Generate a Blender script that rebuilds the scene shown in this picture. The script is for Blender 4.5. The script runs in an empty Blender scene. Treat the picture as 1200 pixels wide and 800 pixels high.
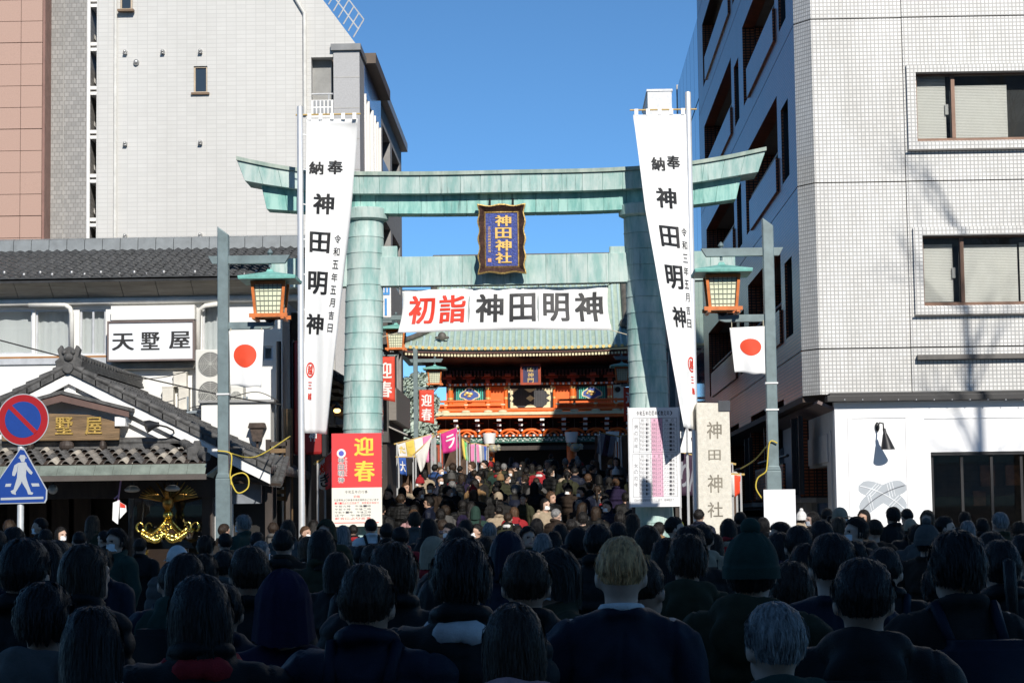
import bpy, bmesh, math, random
import numpy as np
from mathutils import Vector, Matrix
SC = bpy.context.scene
COL = SC.collection
rnd = random.Random(7)
R = math.radians

# ---------------------------------------------------------------- camera
F_PX, W_PX, H_PX = 2465.0, 1200.0, 800.0
CAM = Vector((0, 0, 1.72))
YAW, PITCH, ROLL = math.atan(45 / F_PX), math.atan(212 / F_PX), R(0.75)
fw = Vector((-math.sin(YAW) * math.cos(PITCH), math.cos(YAW) * math.cos(PITCH), math.sin(PITCH)))
rt0 = fw.cross(Vector((0, 0, 1))).normalized()
up0 = rt0.cross(fw).normalized()
RT = rt0 * math.cos(ROLL) - up0 * math.sin(ROLL)
UP = up0 * math.cos(ROLL) + rt0 * math.sin(ROLL)
cam_data = bpy.data.cameras.new('camera')
cam_data.sensor_width = 36.0
cam_data.lens = F_PX / W_PX * 36.0
cam_data.clip_start = 0.1
cam_data.clip_end = 6000
cam = bpy.data.objects.new('camera', cam_data)
COL.objects.link(cam)
cam.matrix_world = Matrix(((RT.x, UP.x, -fw.x, CAM.x), (RT.y, UP.y, -fw.y, CAM.y), (RT.z, UP.z, -fw.z, CAM.z), (0, 0, 0, 1)))
SC.camera = cam
cam_data.dof.use_dof = False

# ---------------------------------------------------------------- light
SUN_EL, SUN_AZ = R(31), R(15)            # sun behind the camera, a little to its right
to_sun = Vector((math.sin(SUN_AZ) * math.cos(SUN_EL), -math.cos(SUN_AZ) * math.cos(SUN_EL), math.sin(SUN_EL)))
sun_d = bpy.data.lights.new('sun', 'SUN')
sun_d.energy = 4.5
sun_d.angle = R(0.5)
sun_d.color = (1.0, 0.95, 0.87)
sun = bpy.data.objects.new('sun', sun_d)
COL.objects.link(sun)
sun.location = (20, -20, 60)
sun.rotation_euler = to_sun.to_track_quat('Z', 'Y').to_euler()
wd = bpy.data.worlds.new('World')
SC.world = wd
wd.use_nodes = True
nt = wd.node_tree
sky = nt.nodes.new('ShaderNodeTexSky')
sky.sky_type = 'NISHITA'
sky.sun_disc = False
sky.sun_elevation = SUN_EL
sky.sun_rotation = math.pi - SUN_AZ      # rotation 0 is +Y, turning clockwise
sky.altitude = 4000
sky.air_density = 0.75
sky.dust_density = 0.25
sky.ozone_density = 6.5
tint = nt.nodes.new('ShaderNodeMix')
tint.data_type = 'RGBA'
tint.blend_type = 'MULTIPLY'
tint.inputs['Factor'].default_value = 1
tint.inputs['B'].default_value = (.89, 1.07, .96, 1)     # the clear winter sky leans to cyan
nt.links.new(sky.outputs[0], tint.inputs['A'])
nt.links.new(tint.outputs['Result'], nt.nodes['Background'].inputs[0])
nt.nodes['Background'].inputs[1].default_value = 0.13
SC.view_settings.view_transform = 'Standard'
SC.view_settings.look = 'None'
SC.view_settings.exposure = 0.2
SC.view_settings.gamma = 1.0
SC.cycles.max_bounces = 6
SC.cycles.use_denoising = True

# ---------------------------------------------------------------- helpers
def P(px, py, Y):
    """the point on the depth plane Y that stands where the photograph has pixel (px, py)"""
    d = fw * F_PX + RT * (px - W_PX / 2) + UP * (H_PX / 2 - py)
    return CAM + d * (Y / d.y)

def PX(px, Y, py=450): return P(px, py, Y).x
def PZ(py, Y, px=600): return P(px, py, Y).z

def gz(Y):
    """height of the street: level up to the torii, then climbing to the gate"""
    k = [(-1e5, 0), (35, 0), (42, .35), (52, 1.15), (60, 1.7), (80, 2.0), (91, 2.9), (1e5, 2.9)]
    for (a, za), (b, zb) in zip(k, k[1:]):
        if Y <= b:
            return za + (zb - za) * (Y - a) / (b - a)
    return 2.9

MATS = {}
def mat(name, col, rough=.7, metal=0., var=.12, scale=4., bump=.0, bscale=40., spec=.5, coat=0., stretch=(1, 1, 1), emis=0., col2=None, trans=0., alpha=1.):
    """plain procedural surface: colour broken up by two noises, with a fine bump"""
    if name in MATS:
        return MATS[name]
    m = bpy.data.materials.new(name)
    m.use_nodes = True
    n, l = m.node_tree.nodes, m.node_tree.links
    b = n['Principled BSDF']
    b.inputs['Roughness'].default_value = rough
    b.inputs['Metallic'].default_value = metal
    b.inputs['Specular IOR Level'].default_value = spec
    b.inputs['Coat Weight'].default_value = coat
    b.inputs['Coat Roughness'].default_value = .08
    b.inputs['Transmission Weight'].default_value = trans
    tc = n.new('ShaderNodeTexCoord')
    mp = n.new('ShaderNodeMapping')
    mp.inputs['Scale'].default_value = stretch
    l.new(tc.outputs['Object'], mp.inputs[0])
    no = n.new('ShaderNodeTexNoise')
    no.inputs['Scale'].default_value = scale
    no.inputs['Detail'].default_value = 6
    no.inputs['Roughness'].default_value = .65
    l.new(mp.outputs[0], no.inputs['Vector'])
    rp = n.new('ShaderNodeValToRGB')
    c = Vector(col[:3])
    d = Vector(col2[:3]) if col2 else c * (1 - var * 1.6)
    h = c if col2 else Vector([min(1, x * (1 + var)) for x in c])
    rp.color_ramp.elements[0].position = .3
    rp.color_ramp.elements[1].position = .7
    rp.color_ramp.elements[0].color = (*d, 1)
    rp.color_ramp.elements[1].color = (*h, 1)
    l.new(no.outputs['Fac'], rp.inputs[0])
    l.new(rp.outputs[0], b.inputs['Base Color'])
    if bump:
        nb = n.new('ShaderNodeTexNoise')
        nb.inputs['Scale'].default_value = bscale
        nb.inputs['Detail'].default_value = 4
        l.new(mp.outputs[0], nb.inputs['Vector'])
        bp = n.new('ShaderNodeBump')
        bp.inputs['Strength'].default_value = bump
        bp.inputs['Distance'].default_value = .02
        l.new(nb.outputs['Fac'], bp.inputs['Height'])
        l.new(bp.outputs[0], b.inputs['Normal'])
    if emis:
        b.inputs['Emission Color'].default_value = (*col[:3], 1)
        b.inputs['Emission Strength'].default_value = emis
    MATS[name] = m
    return m

def brick_mat(name, c1, c2, mortar, bw, bh, msize, rough=.4, offset=0., coat=0., spec=.5, bump=.3, stain=.25, stain_scale=.35):
    """tiled wall: world position folded so that (x + y, z) runs along any upright face"""
    m = bpy.data.materials.new(name)
    m.use_nodes = True
    n, l = m.node_tree.nodes, m.node_tree.links
    b = n['Principled BSDF']
    b.inputs['Roughness'].default_value = rough
    b.inputs['Coat Weight'].default_value = coat
    b.inputs['Coat Roughness'].default_value = .06
    b.inputs['Specular IOR Level'].default_value = spec
    g = n.new('ShaderNodeNewGeometry')
    s = n.new('ShaderNodeSeparateXYZ')
    l.new(g.outputs['Position'], s.inputs[0])
    a = n.new('ShaderNodeMath'); a.operation = 'SUBTRACT'
    l.new(s.outputs[0], a.inputs[0]); l.new(s.outputs[1], a.inputs[1])
    c = n.new('ShaderNodeCombineXYZ')
    l.new(a.outputs[0], c.inputs[0]); l.new(s.outputs[2], c.inputs[1])
    br = n.new('ShaderNodeTexBrick')
    br.offset = offset
    br.inputs['Scale'].default_value = 1
    br.inputs['Brick Width'].default_value = bw
    br.inputs['Row Height'].default_value = bh
    br.inputs['Mortar Size'].default_value = msize
    br.inputs['Mortar Smooth'].default_value = .1
    br.inputs['Color1'].default_value = (*c1, 1)
    br.inputs['Color2'].default_value = (*c2, 1)
    br.inputs['Mortar'].default_value = (*mortar, 1)
    l.new(c.outputs[0], br.inputs['Vector'])
    no = n.new('ShaderNodeTexNoise')
    no.inputs['Scale'].default_value = stain_scale
    no.inputs['Detail'].default_value = 7
    no.inputs['Roughness'].default_value = .7
    mpp = n.new('ShaderNodeMapping')
    mpp.inputs['Scale'].default_value = (1.6, .5, 1)
    l.new(c.outputs[0], mpp.inputs[0]); l.new(mpp.outputs[0], no.inputs['Vector'])
    rp = n.new('ShaderNodeValToRGB')
    rp.color_ramp.elements[0].position = .32
    rp.color_ramp.elements[1].position = .62
    rp.color_ramp.elements[0].color = (1 - stain, 1 - stain * 1.03, 1 - stain * 1.1, 1)
    rp.color_ramp.elements[1].color = (1, 1, 1, 1)
    l.new(no.outputs['Fac'], rp.inputs[0])
    mx = n.new('ShaderNodeMix')
    mx.data_type = 'RGBA'
    mx.blend_type = 'MULTIPLY'
    mx.inputs['Factor'].default_value = 1
    l.new(br.outputs['Color'], mx.inputs['A']); l.new(rp.outputs[0], mx.inputs['B'])
    l.new(mx.outputs['Result'], b.inputs['Base Color'])
    if bump:
        bp = n.new('ShaderNodeBump')
        bp.invert = True
        bp.inputs['Strength'].default_value = bump
        bp.inputs['Distance'].default_value = .01
        l.new(br.outputs['Fac'], bp.inputs['Height'])
        l.new(bp.outputs[0], b.inputs['Normal'])
    MATS[name] = m
    return m

def glass_mat(name, tint=(.03, .04, .05), rough=.02):
    m = bpy.data.materials.new(name)
    m.use_nodes = True
    b = m.node_tree.nodes['Principled BSDF']
    b.inputs['Base Color'].default_value = (*tint, 1)
    b.inputs['Roughness'].default_value = rough
    b.inputs['Specular IOR Level'].default_value = .8
    MATS[name] = m
    return m

def clear_glass(name):
    """thin window pane: see-through, with a fresnel reflection"""
    m = bpy.data.materials.new(name)
    m.use_nodes = True
    n, l = m.node_tree.nodes, m.node_tree.links
    n.remove(n['Principled BSDF'])
    t = n.new('ShaderNodeBsdfTransparent'); t.inputs[0].default_value = (.95, .96, .955, 1)
    g = n.new('ShaderNodeBsdfGlossy'); g.inputs['Roughness'].default_value = .01
    fr = n.new('ShaderNodeFresnel'); fr.inputs[0].default_value = 1.7
    mx = n.new('ShaderNodeMixShader')
    l.new(fr.outputs[0], mx.inputs[0]); l.new(t.outputs[0], mx.inputs[1]); l.new(g.outputs[0], mx.inputs[2])
    l.new(mx.outputs[0], n['Material Output'].inputs[0])
    MATS[name] = m
    return m

ORIGIN = {}
def thing(name, label, cat, loc=(0, 0, 0), group=None, kind=None):
    o = bpy.data.objects.new(name, None)
    o.empty_display_size = .2
    COL.objects.link(o)
    o.location = loc
    ORIGIN[o.name] = Vector(loc)
    tag(o, label, cat, group, kind)
    return o

def tag(o, label=None, cat=None, group=None, kind=None):
    if label: o['label'] = label
    if cat: o['category'] = cat
    if group: o['group'] = group
    if kind: o['kind'] = kind
    return o

def link_mesh(name, me, parent=None, loc=None):
    o = bpy.data.objects.new(name, me)
    COL.objects.link(o)
    if parent:
        o.parent = parent
    if loc is not None:
        o.location = loc
    return o

class MB:
    """collects shapes in world coordinates; build() links them as one mesh object"""
    def __init__(s): s.v, s.f, s.m = [], [], []
    def add(s, verts, faces, mi=0):
        k = len(s.v)
        s.v += [tuple(p) for p in verts]
        s.f += [tuple(i + k for i in f) for f in faces]
        s.m += [mi] * len(faces)
        return s
    def box(s, x0, x1, y0, y1, z0, z1, mi=0):
        x0, x1 = min(x0, x1), max(x0, x1); y0, y1 = min(y0, y1), max(y0, y1); z0, z1 = min(z0, z1), max(z0, z1)
        return s.add([(x0, y0, z0), (x1, y0, z0), (x1, y1, z0), (x0, y1, z0), (x0, y0, z1), (x1, y0, z1), (x1, y1, z1), (x0, y1, z1)],
                     [(0, 3, 2, 1), (4, 5, 6, 7), (0, 1, 5, 4), (1, 2, 6, 5), (2, 3, 7, 6), (3, 0, 4, 7)], mi)
    def prism(s, poly, y0, y1, mi=0):
        """polygon of (x, z), counter-clockwise as seen from the camera, from depth y0 to y1"""
        n = len(poly)
        v = [(x, y0, z) for x, z in poly] + [(x, y1, z) for x, z in poly]
        f = [tuple(range(n)), tuple(range(2 * n - 1, n - 1, -1))]
        f += [(i, i + n, (i + 1) % n + n, (i + 1) % n) for i in range(n)]
        return s.add(v, f, mi)
    def prism_x(s, poly, x0, x1, mi=0):
        """polygon of (y, z) swept along x"""
        n = len(poly)
        v = [(x0, y, z) for y, z in poly] + [(x1, y, z) for y, z in poly]
        f = [tuple(range(n - 1, -1, -1)), tuple(range(n, 2 * n))]
        f += [(i, (i + 1) % n, (i + 1) % n + n, i + n) for i in range(n)]
        return s.add(v, f, mi)
    def tube(s, path, r, n=8, mi=0, closed=False):
        path = [Vector(p) for p in path]
        rs = r if isinstance(r, (list, tuple)) else [r] * len(path)
        k = len(path)
        vs, prev = [], None
        for i, p in enumerate(path):
            a = path[(i - 1) % k] if (i or closed) else p
            b = path[(i + 1) % k] if (i < k - 1 or closed) else p
            t = (b - a).normalized()
            if prev is None:
                u = t.orthogonal().normalized()
            else:
                u = (prev - t * prev.dot(t))
                u = u.normalized() if u.length > 1e-6 else t.orthogonal().normalized()
            prev = u
            w = t.cross(u)
            vs += [p + (u * math.cos(2 * math.pi * j / n) + w * math.sin(2 * math.pi * j / n)) * rs[i] for j in range(n)]
        fs = []
        for i in range(k if closed else k - 1):
            i2 = (i + 1) % k
            for j in range(n):
                j2 = (j + 1) % n
                fs.append((i * n + j, i * n + j2, i2 * n + j2, i2 * n + j))
        if not closed:
            fs += [tuple(range(n - 1, -1, -1)), tuple(range((k - 1) * n, k * n))]
        return s.add(vs, fs, mi)
    def lathe(s, prof, cx, cy, n=20, mi=0, axis='z', cz=0):
        """profile of (r, h) turned about an upright axis (or the y axis)"""
        vs = []
        for r, h in prof:
            for j in range(n):
                a = 2 * math.pi * j / n
                if axis == 'z':
                    vs.append((cx + r * math.cos(a), cy + r * math.sin(a), h))
                else:
                    vs.append((cx + r * math.cos(a), h, cz + r * math.sin(a)))
        fs = []
        for i in range(len(prof) - 1):
            for j in range(n):
                j2 = (j + 1) % n
                q = (i * n + j, i * n + j2, (i + 1) * n + j2, (i + 1) * n + j)
                fs.append(q if axis == 'z' else q[::-1])
        e0, e1 = tuple(range(n - 1, -1, -1)), tuple(range((len(prof) - 1) * n, len(prof) * n))
        fs += [e0, e1] if axis == 'z' else [e0[::-1], e1[::-1]]
        return s.add(vs, fs, mi)
    def ball(s, c, rx, ry=None, rz=None, nu=12, nv=8, mi=0):
        ry = rx if ry is None else ry; rz = rx if rz is None else rz
        prof = [(math.sin(math.pi * i / nv), -math.cos(math.pi * i / nv)) for i in range(1, nv)]
        vs = [(c[0] + rx * r * math.cos(2 * math.pi * j / nu), c[1] + ry * r * math.sin(2 * math.pi * j / nu), c[2] + rz * h) for r, h in prof for j in range(nu)]
        k = len(vs)
        vs += [(c[0], c[1], c[2] - rz), (c[0], c[1], c[2] + rz)]
        fs = [(i * nu + j, i * nu + (j + 1) % nu, (i + 1) * nu + (j + 1) % nu, (i + 1) * nu + j) for i in range(nv - 2) for j in range(nu)]
        fs += [(k, (j + 1) % nu, j) for j in range(nu)]
        fs += [(k + 1, (nv - 2) * nu + j, (nv - 2) * nu + (j + 1) % nu) for j in range(nu)]
        return s.add(vs, fs, mi)
    def grid(s, fn, nu, nv, mi=0):
        vs = [fn(i / nu, j / nv) for j in range(nv + 1) for i in range(nu + 1)]
        fs = [(j * (nu + 1) + i, j * (nu + 1) + i + 1, (j + 1) * (nu + 1) + i + 1, (j + 1) * (nu + 1) + i) for j in range(nv) for i in range(nu)]
        return s.add(vs, fs, mi)
    def mesh(s, name, origin=(0, 0, 0), mats=(), smooth=False):
        me = bpy.data.meshes.new(name)
        o = Vector(origin)
        me.from_pydata([(p[0] - o.x, p[1] - o.y, p[2] - o.z) for p in s.v], [], s.f)
        for m in mats:
            me.materials.append(m)
        if len(mats) > 1:
            me.polygons.foreach_set('material_index', s.m)
        if smooth:
            me.polygons.foreach_set('use_smooth', [True] * len(s.f))
        me.update()
        return me
    def build(s, name, mats, parent=None, smooth=False, bevel=0, solid=0, label=None, cat=None, group=None, kind=None, auto=None):
        mats = mats if isinstance(mats, (list, tuple)) else (mats,)
        top = parent
        og = Vector((0, 0, 0))
        if parent is None:
            og = Vector((sum(p[0] for p in s.v) / len(s.v), sum(p[1] for p in s.v) / len(s.v), min(p[2] for p in s.v)))
        while top is not None:
            og += top.location
            top = top.parent
        o = link_mesh(name, s.mesh(name, og, mats, smooth), parent)
        if parent is None:
            o.location = og
        if solid:
            md = o.modifiers.new('solid', 'SOLIDIFY'); md.thickness = solid; md.offset = 0
        if bevel:
            md = o.modifiers.new('bevel', 'BEVEL'); md.width = bevel; md.segments = 2; md.limit_method = 'ANGLE'; md.angle_limit = R(40)
        if auto:
            o.data.shade_smooth() if hasattr(o.data, 'shade_smooth') else None
            o.data.set_sharp_from_angle(angle=R(auto))
        tag(o, label, cat, group, kind)
        return o

# ---- lettering: glyph outlines filled flat, thickened by a few shifted copies
GLYPH = {}
def glyph(ch):
    if ch in GLYPH:
        return GLYPH[ch]
    c = bpy.data.curves.new('glyph', 'FONT')
    c.body = ch
    c.size = 1
    c.resolution_u = 3
    o = bpy.data.objects.new('glyph', c)
    COL.objects.link(o)
    bpy.context.view_layer.update()
    me = bpy.data.meshes.new_from_object(o.evaluated_get(bpy.context.evaluated_depsgraph_get()))
    bm = bmesh.new(); bm.from_mesh(me)
    for _ in range(2):
        bmesh.ops.subdivide_edges(bm, edges=[e for e in bm.edges if e.calc_length() > .16], cuts=1)
        bmesh.ops.triangulate(bm, faces=bm.faces)
    bm.to_mesh(me); bm.free()
    v = np.array([p.co[:] for p in me.vertices]).reshape(-1, 3)[:, :2]
    f = [tuple(p.vertices) for p in me.polygons]
    bpy.data.objects.remove(o)
    bpy.data.meshes.remove(me)
    if len(v):
        lo, hi = v.min(0), v.max(0)
        v = (v - lo) / np.maximum(hi - lo, 1e-6)
        GLYPH[ch] = (v, f, (hi - lo)[0] / max((hi - lo)[1], 1e-6))
    else:
        GLYPH[ch] = (np.zeros((0, 2)), [], .3)
    return GLYPH[ch]

def letter_shape(mb, ch, fn, u0, u1, v0, v1, fat=.0, mi=0, step=.0006, skew=0.):
    """glyph in the box u0..u1 (across), v0..v1 (up); fn(u, v, lift) gives the point on the carrier"""
    v, f, _ = glyph(ch)
    if not len(v): return
    # subdivide long triangles a little so that lettering follows bent cloth
    sh = [(0, 0)] if not fat else [(-fat, -fat * .5), (fat, -fat * .5), (-fat, fat * .5), (fat, fat * .5), (0, 0)]
    w, h = u1 - u0, v1 - v0
    for k, (a, b) in enumerate(sh):
        pts = [fn(u0 + w * (fat + (1 - 2 * fat) * x + a + skew * (y - .5)), v0 + h * (fat * .5 + (1 - fat) * y + b), step * (k + 1)) for x, y in v]
        mb.add(pts, f, mi)

def letters(parent, text, fn, boxes, m, fat=.02, name='letter', step=.0006, solid=0, skew=0.):
    for ch, bx in zip(text, boxes):
        mb = MB()
        letter_shape(mb, ch, fn, *bx, fat=fat, step=step, skew=skew)
        if mb.f:
            mb.build(name, m, parent, solid=solid)

def flat_front(Y):
    """carrier for lettering on an upright face that looks at the camera"""
    return lambda u, v, k: (u, Y - k, v)

def small_print(parent, text, fn, x0, x1, z0, z1, m, name='small_print', fat=.0):
    mb = MB()
    n = len(text)
    w = (x1 - x0) / n
    for i, ch in enumerate(text):
        letter_shape(mb, ch, fn, x0 + w * (i + .08), x0 + w * (i + .92), z0, z1, fat=fat)
    if mb.f:
        mb.build(name, m, parent)

def copy_tree(o, parent=None):
    c = o.copy()
    COL.objects.link(c)
    c.parent = parent
    for ch in list(o.children):
        copy_tree(ch, c)
    return c
# ---------------------------------------------------------------- shared materials
def copper_mat(name, pale, deep, dark, streak=.5):
    m = bpy.data.materials.new(name)
    m.use_nodes = True
    n, l = m.node_tree.nodes, m.node_tree.links
    b = n['Principled BSDF']
    b.inputs['Roughness'].default_value = .62
    tc = n.new('ShaderNodeTexCoord')
    def noise(sc, stretch, detail=6):
        mp = n.new('ShaderNodeMapping'); mp.inputs['Scale'].default_value = stretch
        l.new(tc.outputs['Object'], mp.inputs[0])
        no = n.new('ShaderNodeTexNoise'); no.inputs['Scale'].default_value = sc; no.inputs['Detail'].default_value = detail; no.inputs['Roughness'].default_value = .65
        l.new(mp.outputs[0], no.inputs['Vector'])
        return no.outputs['Fac']
    def ramp(src, p0, p1, c0, c1):
        r = n.new('ShaderNodeValToRGB')
        r.color_ramp.elements[0].position, r.color_ramp.elements[1].position = p0, p1
        r.color_ramp.elements[0].color, r.color_ramp.elements[1].color = (*c0, 1), (*c1, 1)
        l.new(src, r.inputs[0])
        return r.outputs[0]
    base = ramp(noise(2.6, (1.8, 1.8, .45), 9), .38, .60, deep, pale)
    st = ramp(noise(7, (2.4, 2.4, .16), 8), .55, .70, (0, 0, 0), (1, 1, 1))
    bl = ramp(noise(1.1, (1, 1, .7)), .42, .62, (0, 0, 0), (1, 1, 1))
    mm = n.new('ShaderNodeMath'); mm.operation = 'MULTIPLY'
    l.new(st, mm.inputs[0]); l.new(bl, mm.inputs[1])
    m2 = n.new('ShaderNodeMath'); m2.operation = 'MULTIPLY'; m2.inputs[1].default_value = streak
    l.new(mm.outputs[0], m2.inputs[0])
    mx = n.new('ShaderNodeMix'); mx.data_type = 'RGBA'
    l.new(m2.outputs[0], mx.inputs['Factor']); l.new(base, mx.inputs['A']); mx.inputs['B'].default_value = (*dark, 1)
    oi = n.new('ShaderNodeObjectInfo')
    hs = n.new('ShaderNodeHueSaturation')
    mr = n.new('ShaderNodeMapRange'); mr.inputs['To Min'].default_value = .92; mr.inputs['To Max'].default_value = 1.05
    l.new(oi.outputs['Random'], mr.inputs[0]); l.new(mr.outputs[0], hs.inputs['Value'])
    l.new(mx.outputs['Result'], hs.inputs['Color']); l.new(hs.outputs[0], b.inputs['Base Color'])
    bp = n.new('ShaderNodeBump'); bp.inputs['Strength'].default_value = .25; bp.inputs['Distance'].default_value = .02
    l.new(noise(2.2, (1, 1, 1), 3), bp.inputs['Height']); l.new(bp.outputs[0], b.inputs['Normal'])
    MATS[name] = m
    return m

COPPER = copper_mat('verdigris_copper', (.475, .57, .535), (.235, .405, .375), (.045, .10, .09), 1.0)
COPPER2 = copper_mat('verdigris_copper_streaked', (.36, .60, .54), (.15, .39, .35), (.03, .06, .06), 1.0)
BLACK = mat('black_ink', (.012, .012, .013), .6, var=.05)
RED = mat('red_ink', (.75, .045, .02), .55, var=.05)
WHITE_CLOTH = mat('white_cloth', (.86, .86, .85), .85, var=.02, bump=.08, bscale=9)
STEEL = mat('pole_steel', (.66, .67, .68), .38, metal=.35, var=.06)
GOLD = mat('gold_leaf', (.86, .55, .14), .32, metal=.9, var=.15, scale=12)
DARKWOOD = mat('dark_wood', (.045, .032, .025), .6, var=.3, scale=6, stretch=(1, 1, .2))
WHITE_PAINT = mat('white_plaster', (.80, .79, .77), .85, var=.035, scale=1.3, bump=.05, bscale=20)
GREYMETAL = mat('grey_green_metal', (.17, .225, .235), .45, metal=.2, var=.16, scale=5)
CONCRETE = mat('concrete', (.42, .41, .39), .9, var=.15, scale=3, bump=.15)
GLASS = glass_mat('dark_window_glass')
PANE = clear_glass('window_pane')
ROPE = mat('pale_rope', (.55, .5, .38), .9)
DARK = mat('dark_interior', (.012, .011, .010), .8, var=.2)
BLACKMETAL = mat('black_metal', (.02, .02, .022), .45, metal=.3)

# ---------------------------------------------------------------- ground
def sheet(name, x0, x1, ys, dz, m, kind='structure', label=None):
    mb = MB()
    n = len(ys)
    mb.add([p for y in ys for p in ((x0, y, gz(y) + dz), (x1, y, gz(y) + dz))], [(2 * i, 2 * i + 1, 2 * i + 3, 2 * i + 2) for i in range(n - 1)])
    o = mb.build(name, m, kind=kind, label=label)
    return o
ys = [-3000, -200, -60, 0, 35, 42, 50, 60, 70, 80, 91, 95, 130, 400, 3500]
sheet('ground', -3000, 3000, ys, 0, mat('ground_concrete', (.22, .215, .2), .9, var=.15, scale=.6, bump=.2, bscale=8))
sheet('road', -300, 300, [-24, 0, 27.5], .004, mat('asphalt', (.05, .05, .052), .9, var=.2, scale=2, bump=.35, bscale=60))
sheet('path', -4.1, 3.5, [29.6, 35, 42, 50, 60, 70, 80, 91, 95], .004, mat('street_paving', (.2, .19, .18), .85, var=.15, scale=1.4, bump=.2, bscale=12))
for nm, x0, x1 in (('pavement_left', -300, -4.1), ('pavement_right', 3.5, 300)):
    mb = MB()
    for a, b in ((27.5, 35), (35, 36.2)):
        mb.box(x0, x1, a, b, -.1, .12)
    mb.build(nm, mat('pavement_slab', (.27, .26, .25), .9, var=.12, scale=1.5, bump=.15), kind='structure')
    k = MB(); k.box(x0, x1, 27.32, 27.497, -.1, .135)
    k.build('kerb', CONCRETE, kind='structure', bevel=.015)
for i, x in enumerate(np.arange(-9.5, 10, .9)):
    k = MB(); k.box(x, x + .45, 20.2, 24.2, .008, .0085)
    k.build('crossing_stripe', mat('road_paint', (.75, .75, .72), .8), kind='structure')

# ---------------------------------------------------------------- torii
TY = 40.0
TD = .42                                              # half depth of the main beam
PIL = [(PX(426.5, TY, 380), 1), (PX(757, TY, 380), -1)]
tcx = (PIL[0][0] + PIL[1][0]) / 2
torii = thing('torii_gate', 'tall verdigris copper torii gate spanning the street', 'torii gate', (tcx, TY, gz(TY)))
def curve_at(pts, x):
    for (a, za), (b, zb) in zip(pts, pts[1:]):
        if x <= b:
            return za + (zb - za) * (x - a) / (b - a)
    return pts[-1][1]
def spline_pts(pix, Y):
    q = [P(a, b, Y) for a, b in pix]
    pts = [(p.x, p.z) for p in q]
    # smooth by resampling a cubic through the points
    xs = np.array([p[0] for p in pts]); zs = np.array([p[1] for p in pts])
    m = np.gradient(zs, xs)
    out = []
    for i in range(len(xs) - 1):
        h = xs[i + 1] - xs[i]
        for t in np.linspace(0, 1, 6, endpoint=False):
            out.append((xs[i] + h * t, (2 * t**3 - 3 * t**2 + 1) * zs[i] + (t**3 - 2 * t**2 + t) * h * m[i] + (-2 * t**3 + 3 * t**2) * zs[i + 1] + (t**3 - t**2) * h * m[i + 1]))
    return out + [(xs[-1], zs[-1])]
k_top = spline_pts([(277, 188), (310, 195), (345, 201), (385, 205), (450, 206), (600, 204), (740, 200), (800, 195), (845, 188), (898, 177)], TY - TD)
k_bot = spline_pts([(277, 210), (310, 216), (345, 221), (385, 226), (450, 227), (600, 225), (740, 221), (800, 216), (845, 209), (898, 200)], TY - TD)
s_top = [(x, z + .01) for x, z in k_bot]
s_bot = spline_pts([(300, 244), (345, 247), (450, 250), (600, 249), (740, 245), (820, 239), (870, 232)], TY - TD + .18)

def beam_panels(x0, x1, n, top, bot, yf, yb, name, m, slant0=0., slant1=0., lip=.02, gap=.006):
    """a beam clad in upright copper plates: each plate wraps front, underside and back"""
    core = MB()
    for i in range(n):
        a0, a1 = i / n, (i + 1) / n
        def X(t, low):
            s = slant0 * (1 - t) ** 8 + slant1 * t ** 8
            return x0 + (x1 - x0) * t + (s if low else 0)
        g = gap / (x1 - x0)
        pr = lip * (.3 + .7 * rnd.random()) * .35
        ta, tb = a0 + g * .5, a1 - g * .5
        pts = [(X(ta, 1), curve_at(bot, X(ta, 1))), (X(tb, 1), curve_at(bot, X(tb, 1))), (X(tb, 0), curve_at(top, X(tb, 0))), (X(ta, 0), curve_at(top, X(ta, 0)))]
        mb = MB()
        mb.prism(pts, yf - pr, yb + pr)
        mb.build(name, m, torii, bevel=.006)
        core.prism([(a, b + .012) if q < 2 else (a, b - .012) for q, (a, b) in enumerate([(X(a0, 1), curve_at(bot, X(a0, 1))), (X(a1, 1), curve_at(bot, X(a1, 1))), (X(a1, 0), curve_at(top, X(a1, 0))), (X(a0, 0), curve_at(top, X(a0, 0)))])], yf + .012, yb - .012)
    return core
# upper beam with its roof lip, lower beam tucked under it
c1 = beam_panels(PX(278, TY - TD, 200), PX(897, TY - TD, 190), 26, k_top, k_bot, TY - TD, TY + TD, 'upper_beam_plate', COPPER, slant0=.14, slant1=-.14)
c1.build('upper_beam', COPPER2, torii)
lip = MB()
for (xa, za), (xb, zb) in zip(k_top, k_top[1:]):
    lip.prism([(xa, za + .004), (xb, zb + .004), (xb, zb + .075), (xa, za + .075)], TY - TD - .05, TY + TD + .05)
lip.build('beam_roof', copper_mat('verdigris_copper_dull', (.38, .44, .38), (.22, .3, .26), (.06, .06, .05)), torii)
c2 = beam_panels(PX(306, TY - TD + .18, 235), PX(869, TY - TD + .18, 225), 21, s_top, s_bot, TY - TD + .2, TY + TD - .2, 'lower_beam_plate', COPPER2, slant0=.1, slant1=-.1)
c2.build('lower_beam', COPPER2, torii)
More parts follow.
